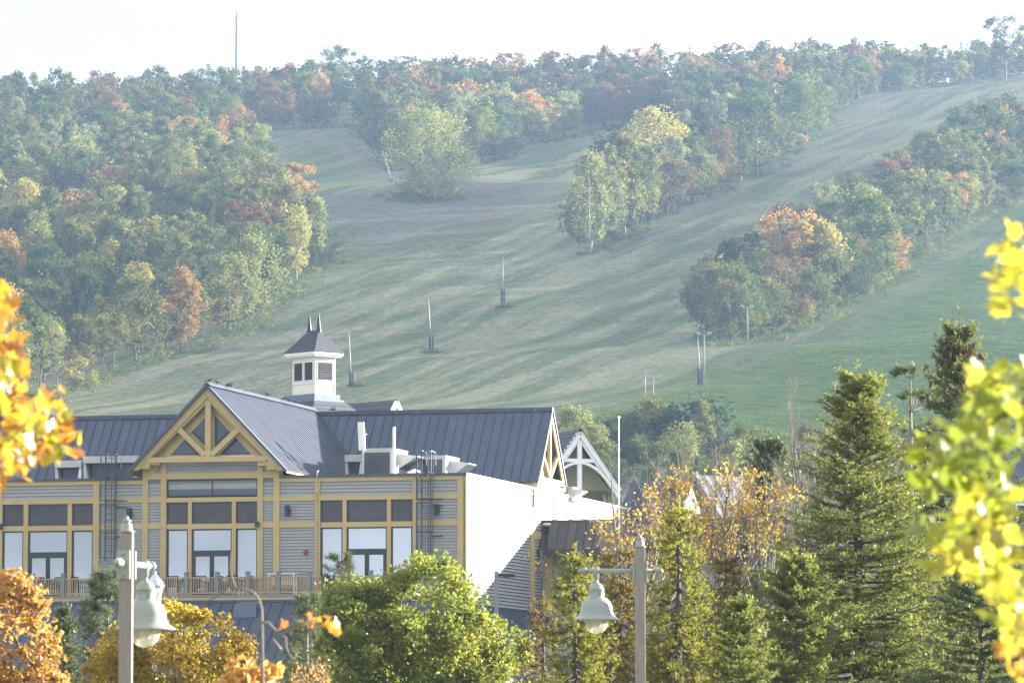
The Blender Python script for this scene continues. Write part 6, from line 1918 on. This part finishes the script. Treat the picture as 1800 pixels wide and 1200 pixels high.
# ---- pines: whorled limbs that end in long-needled tufts
def pine(name, label, px, top, Y, R, seed, levels, z0f, mat, tuft=.20, per=26, group=None, whorl=5, show_from=.3):
    r = np.random.default_rng(seed); p = P(px, top, Y); H = p.z
    t = thing(name, label, 'tree', (p.x, Y, 0), 0, group)
    TA, TB, BA, BB, B0, B1 = [], [], [], [], [], []
    for i in range(levels):
        f = i / max(1, levels - 1); z = H * (z0f + (.97 - z0f) * f); L = R * (1 - .78 * f ** 1.3) * r.uniform(.75, 1.1)
        for k in range(whorl):
            a = r.uniform(0, 6.28); l = L * r.uniform(.6, 1.1); n = max(3, int(l / .22)); pts = [np.array([0, 0, z])]
            for j in range(1, n + 1):
                u = j / n; pts.append(np.array([math.cos(a) * l * u, math.sin(a) * l * u, z + l * (.10 * u + .45 * u * u)]) + r.normal(size=3) * .015)
            for j in range(n):
                BA.append(pts[j]); BB.append(pts[j + 1]); B0.append(.012 + .012 * l * (1 - j / n)); B1.append(.008 + .012 * l * (1 - (j + 1) / n))
                if (j + .5) / n > show_from:
                    for s in range(3):
                        d = unit(np.array([math.cos(a), math.sin(a), .8]) + r.normal(size=3) * .75); e = pts[j + 1] + d * r.uniform(.10, .26)
                        BA.append(pts[j + 1]); BB.append(e); B0.append(.008); B1.append(.005)
                        TA.append(pts[j + 1] + (e - pts[j + 1]) * .35); TB.append(e)
    TA.append(np.array([0, 0, H * .965])); TB.append(np.array([0, 0, H]))
    V, F, tt, _ = needle_mesh(np.array(TA), np.array(TB), None, None, r, per, tuft, tuft * .085, spread=.75)
    obj('crown', np_mesh('crown', V, F, [mat], tint=tt), t)
    W = join([segs(BA, BB, B0, B1, 4), segs([(0, 0, -.2), (0, 0, H * .5)], [(0, 0, H * .5), (0, 0, H * .97)], [.017 * H, .010 * H], [.010 * H, .02], 8)])
    obj('trunk', np_mesh('trunk', *W, [M_palebark], smooth=True), t)
    return t
pine('pine_tree', 'open pine with bare grey leader between the two tall spruces', 1600, 640, 108, 1.75, 41, 8, .45, N_pine, .19, 34, whorl=5, show_from=.55)
pine('pine_tree', 'soft bushy pine left of the left bell lamp post', 190, 1008, 120, 1.5, 42, 20, .10, N_pine, .15, 22, whorl=9)
pine('pine_tree', 'slender pine rising behind the green maple', 596, 975, 128, 1.0, 43, 20, .15, N_pine, .14, 18, whorl=7)
pine('pine_tree', 'low pine at the left foot of the green maple', 540, 1050, 112, .9, 44, 14, .15, N_pine, .14, 18, whorl=7)

# ---- broadleaves
def tint_fire(L, zn, r, ci):
    rad = np.hypot(L[:, 0], L[:, 1]); rad = rad / rad.max()
    return np.clip(.02 + .80 * (.55 * zn + .55 * rad) ** 1.4 + r.normal(0, .17, len(L)), 0, 1)
broadleaf('maple_tree', 'large green maple with sunlit yellow green top before the lodge', 715, 125, 962, 390, 1330, LV_green, 51, .115, 150, 130, .46, M_bark,
          lobes=[(745, 955, 290, 1290, 130), (630, 1000, 260, 1310, 120), (822, 1050, 230, 1330, 90), (690, 1050, 420, 1360, 90), (570, 1080, 170, 1340, 40)])
broadleaf('maple_tree', 'round orange topped maple with yellow green heart behind the left bell lamp', 310, 108, 1040, 300, 1330, LV_orange, 52, .10, 120, 140, .38, M_bark, tintf=tint_fire,
          lobes=[(310, 1040, 270, 1300, 100), (235, 1075, 190, 1330, 55), (395, 1092, 140, 1330, 45)])
broadleaf('maple_tree', 'bright orange maple at the lower left corner of the view', 20, 60, 990, 220, 1330, LV_rust, 53, .088, 80, 60, .24, M_bark,
          lobes=[(15, 985, 170, 1290, 34), (60, 1085, 130, 1320, 20), (-45, 1020, 150, 1300, 20)])
broadleaf('maple_tree', 'small orange maple low in front of the curved bare branch', 470, 38, 1138, 170, 1330, LV_rust, 54, .072, 34, 50, .15, M_bark,
          lobes=[(455, 1150, 130, 1280, 20), (400, 1185, 130, 1300, 12), (525, 1180, 60, 1290, 7)])
broadleaf('maple_tree', 'orange shrubby maple glimpsed under the tall spruces', 1660, 128, 1035, 260, 1330, LV_orange, 55, .09, 70, 80, .42, M_bark, tintf=tint_fire)
broadleaf('maple_tree', 'low orange maple behind the foot of the right bell lamp', 1215, 118, 1090, 200, 1330, LV_gold, 56, .08, 50, 60, .35, M_bark)
broadleaf('maple_tree', 'thin orange brown sapling right of the curved bare branch', 545, 70, 1150, 150, 1300, LV_rust, 57, .05, 34, 24, .22, M_twig)

# ---- bare tree with its last yellow leaves
def bare_tree(name, label, px, top, Y, w_px, base_py, seed, nstem, mat, leaves=0, zlo=.1, zhi=.62, leaf=.10, bark=M_twig, spread=1.0):
    """Leafless tree: stems fan out from a low fork, each with straight ascending shoots."""
    r = np.random.default_rng(seed); p = P(px, top, Y); H = p.z; s = Y / FPX; zb = P(px, base_py, Y).z; R = w_px * s / 2
    t = thing(name, label, 'tree', (p.x, Y, 0), 0)
    A, B, RA, RB, tips = [], [], [], [], []
    def stem(o, d, L, r0, depth):
        n = max(3, int(L / .35)); q = np.array(o, float); d = unit(np.array(d, float)); nodes = [q]
        for i in range(n):
            d = unit(d + np.array([0, 0, .05]) + r.normal(size=3) * .045)
            q2 = q + d * L / n
            A.append(q); B.append(q2); RA.append(r0 * (1 - .8 * i / n)); RB.append(r0 * (1 - .8 * (i + 1) / n)); q = q2; nodes.append(q)
        tips.append(q)
        if depth < 3:
            k = {0: 9, 1: 7, 2: 4}[depth]
            for i in range(k):
                u = r.uniform(.22, .97); node = nodes[min(n, int(u * n))]
                a = r.uniform(0, 6.28); side = np.array([math.cos(a), math.sin(a), 0]) * spread
                stem(node, d * 1.0 + side * r.uniform(.35, .75) + np.array([0, 0, .35]), L * r.uniform(.24, .46) * (1.15 - u * .45), max(.0045, r0 * (1 - .8 * u) * .55), depth + 1)
    A.append(np.array([0, 0, -.2])); B.append(np.array([0, 0, zb])); RA.append(.13); RB.append(.09)
    for k in range(nstem):
        a = 2.4 * k + r.uniform(-.4, .4); q = (r.uniform(.15, 1) ** .7) * R
        z_t = zb + (H - zb) * (1 - .42 * (q / R) ** 1.7) * r.uniform(.88, 1.0)
        end = np.array([math.cos(a) * q, math.sin(a) * q, z_t]); o = np.array([0, 0, zb * r.uniform(.75, 1.0)])
        stem(o, end - o + np.array([math.cos(a), math.sin(a), 0]) * q * .35, np.linalg.norm(end - o), .035 + .02 * r.uniform(), 0)
    obj('trunk', np_mesh('trunk', *segs(A, B, RA, RB, 3), [bark], smooth=True), t)
    if leaves:
        T = np.array(tips); f_ = (T[:, 2] - zb) / (H - zb)
        T = T[(f_ > zlo) & (f_ < zhi)]
        c = T[r.integers(0, len(T), max(6, leaves // 7))]
        ci = r.integers(0, len(c), leaves); L = c[ci] + r.normal(size=(leaves, 3)) * np.array([.16, .16, .08])
        V, F = cards(L, np.full(leaves, leaf), r, aspect=.6, droop=.5)
        obj('crown', np_mesh('crown', V, F, [mat], tint=np.repeat(r.uniform(0, 1, leaves), 4)), t)
    return t
bare_tree('ash_tree', 'nearly bare tree with a band of last golden leaves', 1240, 735, 106, 320, 1090, 61, 12, LV_gold, 2700, .26, .74, .095)
bare_tree('ash_tree', 'leafless grey tree left of the golden leaved tree', 1125, 770, 112, 250, 1080, 62, 9, LV_gold, 900, .2, .62, .09)
bare_tree('bare_tree', 'bare grey upright branches behind the big bright spruce', 1412, 690, 126, 120, 1000, 63, 7, LV_gold, 0)
bare_tree('bare_tree', 'bare twiggy tree before the pale spruce top', 1340, 815, 116, 150, 1060, 64, 8, LV_gold, 60)
bare_tree('bare_tree', 'bare twiggy shrub before the dark bay of the lodge', 1035, 885, 96, 190, 1120, 65, 7, LV_gold, 160, .1, .9, .07)

# ---- larch: drooping sprays of soft yellow green needles
def larch(name, label, px, top, Y, w_px, seed, levels, mat, H=None, per=10, tuft=.05):
    r = np.random.default_rng(seed); p = P(px, top, Y); H = p.z; s = Y / FPX; R = w_px * s / 2
    t = thing(name, label, 'tree', (p.x, Y, 0), 0)
    TA, TB, BA, BB, B0, B1, ti = [], [], [], [], [], [], []
    for i in range(levels):
        f = i / levels; z = H * (.12 + .86 * f)
        for k in range(9):
            a = r.uniform(0, 6.28); l = (R * (1 - f) ** .7 + .15) * r.uniform(.5, 1.15); n = max(3, int(l / .14)); pts = []
            for j in range(n + 1):
                u = j / n
                pts.append(np.array([math.cos(a) * l * u, math.sin(a) * l * u, z - l * .34 * math.sin(u * 2.2) + l * .42 * u ** 3]) + r.normal(size=3) * .018)
            ct = r.uniform()
            for j in range(n):
                BA.append(pts[j]); BB.append(pts[j + 1]); q = .004 + .010 * l * (1 - j / n); B0.append(q + .001); B1.append(q)
                if j / n > .12:
                    TA.append(pts[j]); TB.append(pts[j + 1]); ti.append(ct)
                    if r.uniform() < .75:
                        d = unit(np.array([math.cos(a), math.sin(a), 0]) + r.normal(size=3) * np.array([.8, .8, .5]) + np.array([0, 0, -.25])); o = pts[j]; m = 3
                        ln = r.uniform(.12, .38) * (1 - .4 * j / n)
                        for g_ in range(m):
                            e = o + (d + np.array([0, 0, .28 * g_])) * ln / m
                            TA.append(o); TB.append(e); ti.append(ct * .7 + .2); BA.append(o); BB.append(e); B0.append(.004); B1.append(.003); o = e
    for k in range(8):
        z = H * (.93 + .008 * k); TA.append(np.array([0, 0, z])); TB.append(np.array([.01, 0, z + H * .012])); ti.append(.8)
    V, F, tt, _ = needle_mesh(np.array(TA), np.array(TB), None, None, r, per, tuft, tuft * .26, spread=1.1, tint=np.array(ti))
    obj('crown', np_mesh('crown', V, F, [mat], tint=tt), t)
    W = join([segs(BA, BB, B0, B1, 4), segs([(0, 0, -.2), (0, 0, H * .5)], [(0, 0, H * .5), (0, 0, H * .98)], [.016 * H, .010 * H], [.010 * H, .012], 7)])
    obj('trunk', np_mesh('trunk', *W, [M_bark], smooth=True), t)
    return t
larch('larch_tree', 'yellow green larch with curling sprays behind the right bell lamp', 1010, 952, 76, 240, 71, 32, N_larchgreen, tuft=.062, per=11)
larch('larch_tree', 'golden larch right behind the right lamp post', 1192, 870, 80, 270, 72, 36, N_larchgreen, tuft=.062, per=11)
larch('larch_tree', 'brownish larch between the two yellow green larches', 1090, 945, 88, 380, 73, 34, N_larch, tuft=.062, per=11)
larch('larch_tree', 'thin brown larch leaning toward the grey lodge bay', 955, 1035, 92, 160, 74, 26, N_larch, per=7, tuft=.05)
larch('larch_tree', 'dense low larch under the golden leaved bare tree', 1275, 960, 86, 300, 75, 32, N_larch, tuft=.062, per=11)

# ---- curved bare branch of a near tree, a spray of orange leaves at its end
def leaf_mesh(seed, mat):
    """A lobed maple leaf about 1 unit long, slightly cupped."""
    r = np.random.default_rng(seed)
    half = [(0, 0), (.16, -.06), (.34, .02), (.26, .16), (.52, .30), (.36, .38), (.40, .58), (.20, .52), (.12, .72), (0, 1.0)]
    pts = half + [(-x, y) for (x, y) in half[-2:0:-1]]
    n = len(pts); cup = r.uniform(.05, .22); bend = r.uniform(-.25, .25)
    v = [(x, y, cup * abs(x) * 1.3 + bend * y * y) for x, y in pts] + [(0, .34, 0), (0, -.45, .05), (.012, -.45, .05), (.012, 0, 0)]
    f = [(i, (i + 1) % n, n) for i in range(n)] + [(0, n + 1, n + 2, n + 3)]
    me = bpy.data.meshes.new('leaf'); me.from_pydata(v, [], f); me.materials.append(mat)
    a = me.attributes.new('tint', 'FLOAT', 'POINT'); a.data.foreach_set('value', np.full(len(v), r.uniform(), dtype=np.float32))
    return me
B_yel = leaf_mat('near_leaf_yellow', (.37, .36, .03), (.54, .45, .05), .55, .06, .35)
B_lime = leaf_mat('near_leaf_lime', (.20, .26, .02), (.38, .39, .035), .58, .06, .35)
B_green = leaf_mat('near_leaf_green', (.12, .17, .02), (.24, .28, .03), .50, .08, .4)
B_org = leaf_mat('near_leaf_orange', (.52, .24, .02), (.62, .32, .03), .55, .10, .35)
B_rust = leaf_mat('near_leaf_rust', (.33, .11, .02), (.42, .17, .03), .5, .08, .4)
LMESH = {m.name: [leaf_mesh(900 + i, m) for i in range(5)] for m in (B_yel, B_lime, B_green, B_org, B_rust)}
def near_spray(parent, origin, clusters, Y, size, r, yvar=.5):
    """Separate leaves: clusters of (px, py, rx, ry, count, {material: weight})."""
    centres = []
    for (px, py, rx, ry, cnt, w) in clusters:
        ks = list(w); wv = np.array([w[k] for k in ks], float); wv /= wv.sum()
        for i in range(cnt):
            q = r.uniform(0, 1) ** .5; a = r.uniform(0, 6.28)
            yy = Y + r.normal() * yvar
            p = P(px + rx * q * math.cos(a), py + ry * q * math.sin(a), yy)
            nm = ks[int(r.choice(len(ks), p=wv))]
            o = obj('leaf', LMESH[nm][int(r.integers(5))], parent, tuple(p - origin))
            s = size * r.uniform(.65, 1.2); o.scale = (s, s, s)
            o.rotation_euler = (r.uniform(-.6, 1.9), r.uniform(-.9, .9), r.uniform(0, 6.28))
        centres.append(P(px, py, Y))
    return centres
def leaf_mass(parent, origin, clusters, Y, size, r):
    """Deeper leaves of the spray, joined."""
    V, F, mi, mats = [], [], [], []
    tt = []
    for (px, py, rx, ry, cnt, m) in clusters:
        if m not in mats: mats.append(m)
        me = LMESH[m.name][0]; base = np.array([v.co[:] for v in me.vertices])
        for i in range(cnt):
            q = r.uniform(0, 1) ** .5; a = r.uniform(0, 6.28)
            p = np.array(P(px + rx * q * math.cos(a), py + ry * q * math.sin(a), Y + r.normal() * .4) - origin)
            R_ = np.array((Matrix.Rotation(r.uniform(0, 6.28), 3, 'Z') @ Matrix.Rotation(r.uniform(-.9, .9), 3, 'Y') @ Matrix.Rotation(r.uniform(-.6, 1.9), 3, 'X')))
            b0 = len(V); V += list(base @ R_.T * size * r.uniform(.65, 1.2) + p); tt += [r.uniform()] * len(base)
            for f in me.polygons:
                F.append([b0 + k for k in f.vertices]); mi.append(mats.index(m))
    me = bpy.data.meshes.new('foliage'); me.from_pydata([tuple(v) for v in V], [], F)
    for m in mats: me.materials.append(m)
    me.polygons.foreach_set('material_index', mi)
    a = me.attributes.new('tint', 'FLOAT', 'POINT'); a.data.foreach_set('value', np.array(tt, dtype=np.float32))
    obj('foliage', me, parent, kind='stuff')
def limb(mb, pts, r0, r1):
    n = len(pts); mb.tube(pts, [r0 + (r1 - r0) * i / (n - 1) for i in range(n)], 7)
def curve_px(pts, Y, origin):
    return [P(a, b, Y) - origin for a, b in pts]
nr = np.random.default_rng(8)
Yb = 33.0
o0 = P(462, 1200, Yb); o0.z = 0
t = thing('bare_tree', 'dead curved stem with snapped twigs and one spray of orange leaves', 'tree', tuple(o0))
mb = MB()
limb(mb, [Vector((0, 0, 0))] + curve_px([(462, 1190), (461, 1130), (460, 1070), (455, 1052), (443, 1038), (420, 1033), (405, 1034)], Yb, o0), .0115, .007)
mb.build('trunk', M_twig, t, True)
for pts, a, b in (([(405, 1034), (388, 1042), (372, 1052), (355, 1062)], .010, .004), ([(414, 1033), (409, 1018), (404, 1000), (407, 970)], .008, .003), ([(458, 1092), (472, 1094), (483, 1106), (488, 1118)], .011, .008),
                  ([(488, 1118), (500, 1112), (515, 1102), (535, 1098), (560, 1096), (590, 1098)], .008, .003), ([(484, 1110), (478, 1122), (488, 1134), (494, 1142)], .011, .012), ([(490, 1114), (502, 1120), (503, 1136), (507, 1148), (518, 1160), (522, 1172)], .009, .004), ([(520, 1165), (522, 1150), (521, 1138)], .003, .002), ([(488, 1116), (492, 1108), (494, 1100)], .005, .003)):
    m_ = MB(); limb(m_, curve_px(pts, Yb, o0), a, b); m_.build('branch', M_twig, t, True)
near_spray(t, o0, [(565, 1088, 28, 16, 15, {'near_leaf_orange': 4, 'near_leaf_rust': 1}), (548, 1100, 20, 8, 6, {'near_leaf_orange': 2, 'near_leaf_rust': 1}), (590, 1110, 8, 14, 4, {'near_leaf_orange': 1}), (504, 1106, 10, 6, 3, {'near_leaf_rust': 1})], Yb, .075, nr, .12)

# near maple at the left edge
Yl = 21.0
o1 = P(-420, 900, Yl); o1.z = 0
t = thing('maple_tree', 'near blurred maple branch with yellow and orange leaves at left edge', 'tree', tuple(o1))
mb = MB(); limb(mb, [Vector((0, 0, 0)), Vector((.03, 0, 2)), Vector((-.02, 0, 3.6)), Vector((.05, 0, 5.2))], .085, .04); mb.build('trunk', M_bark, t, True)
for pts in ([(-405, 760), (-300, 700), (-150, 690), (-20, 720), (60, 770), (110, 780)], [(-405, 700), (-250, 600), (-100, 570), (0, 590)], [(-20, 720), (30, 690), (90, 700), (120, 705)], [(-60, 712), (0, 800), (40, 830)], [(0, 590), (20, 620), (35, 660)]):
    m_ = MB(); limb(m_, curve_px(pts, Yl, o1), .016 if pts[0][0] < -300 else .006, .004); m_.build('branch', M_bark, t, True)
oy = {'near_leaf_orange': 7, 'near_leaf_yellow': 1.6, 'near_leaf_rust': 2.2, 'near_leaf_lime': .6}
yo = {'near_leaf_yellow': 2.5, 'near_leaf_lime': 3.2, 'near_leaf_orange': 3.5, 'near_leaf_rust': .7}
near_spray(t, o1, [(2, 545, 34, 45, 28, oy), (5, 620, 42, 50, 34, oy), (10, 690, 30, 40, 20, yo), (95, 705, 30, 20, 13, oy), (70, 740, 45, 26, 22, yo), (55, 790, 62, 36, 46, yo), (110, 785, 30, 28, 18, oy), (10, 840, 45, 16, 14, oy), (-60, 640, 60, 140, 50, oy), (28, 760, 40, 40, 24, yo)], Yl, .085, nr, .35)
leaf_mass(t, o1, [(5, 600, 40, 90, 46, B_org), (20, 720, 40, 50, 24, B_org), (60, 785, 70, 40, 40, B_org)], Yl + .4, .08, nr)

# near maple at the right edge
Yr = 15.5
o2 = P(2350, 900, Yr); o2.z = 0
t = thing('maple_tree', 'near blurred maple branch with yellow green leaves at right edge', 'tree', tuple(o2))
mb = MB(); limb(mb, [Vector((0, 0, 0)), Vector((-.03, 0, 1.6)), Vector((.03, 0, 3)), Vector((-.04, 0, 4.5))], .08, .04); mb.build('trunk', M_bark, t, True)
for pts in ([(2340, 760), (2150, 680), (1950, 650), (1820, 690), (1720, 760), (1640, 810)], [(2340, 700), (2150, 520), (1980, 460), (1850, 460), (1770, 490)], [(2100, 690), (1950, 800), (1840, 900), (1720, 930), (1650, 960)], [(1950, 800), (1860, 980), (1800, 1080), (1775, 1150)], [(1820, 690), (1760, 670), (1720, 690)]):
    m_ = MB(); limb(m_, curve_px(pts, Yr, o2), .014 if pts[0][0] > 2200 else .007, .003); m_.build('branch', M_bark, t, True)
ye = {'near_leaf_yellow': 5, 'near_leaf_lime': 3}
ly_ = {'near_leaf_lime': 5, 'near_leaf_yellow': 2, 'near_leaf_green': 2.5}
gr = {'near_leaf_green': 5, 'near_leaf_lime': 3}
near_spray(t, o2, [(1782, 430, 22, 26, 6, ye), (1770, 480, 30, 34, 14, ye), (1785, 530, 26, 26, 10, ye), (1762, 545, 10, 14, 3, ye), (1770, 670, 50, 38, 24, ly_), (1720, 700, 34, 36, 16, ly_), (1770, 750, 50, 50, 30, gr), (1690, 770, 55, 40, 28, gr), (1632, 815, 34, 40, 18, gr), (1710, 845, 70, 40, 30, gr), (1645, 860, 30, 30, 10, gr),
                   (1660, 935, 40, 30, 14, ly_), (1730, 910, 60, 36, 28, ly_), (1690, 985, 55, 32, 20, ye), (1770, 980, 45, 50, 30, ye), (1770, 1060, 36, 50, 22, ye), (1785, 1150, 22, 50, 14, {'near_leaf_orange': 3, 'near_leaf_yellow': 4}), (1840, 800, 60, 250, 12, ly_)], Yr, .078, nr, .35)
leaf_mass(t, o2, [(1775, 480, 28, 60, 26, B_yel), (1760, 690, 60, 50, 40, B_lime), (1740, 770, 80, 50, 40, B_green), (1690, 820, 70, 50, 34, B_green), (1740, 910, 60, 50, 40, B_lime), (1745, 990, 60, 50, 36, B_yel), (1785, 1090, 26, 70, 24, B_yel)], Yr + .3, .076, nr)

# ---------------------------------------------------------------- air
hz = MB().box(-500, 500, -110, 2135, -1.2, 262)
hm, hnt, hout = new_mat('hazy_air')
pv = hnt.nodes.new('ShaderNodeVolumePrincipled')
pv.inputs['Color'].default_value = (0.44, 0.67, 1.0, 1)
pv.inputs['Density'].default_value = HAZE
pv.inputs['Anisotropy'].default_value = 0.35
hnt.links.new(pv.outputs['Volume'], hout.inputs['Volume'])
hme = bpy.data.meshes.new('haze'); hme.from_pydata(hz.v, [], hz.f); hme.materials.append(hm)
ho = obj('haze', hme, kind='stuff')
tag(ho, 'thin blue autumn haze over the hill', 'haze')
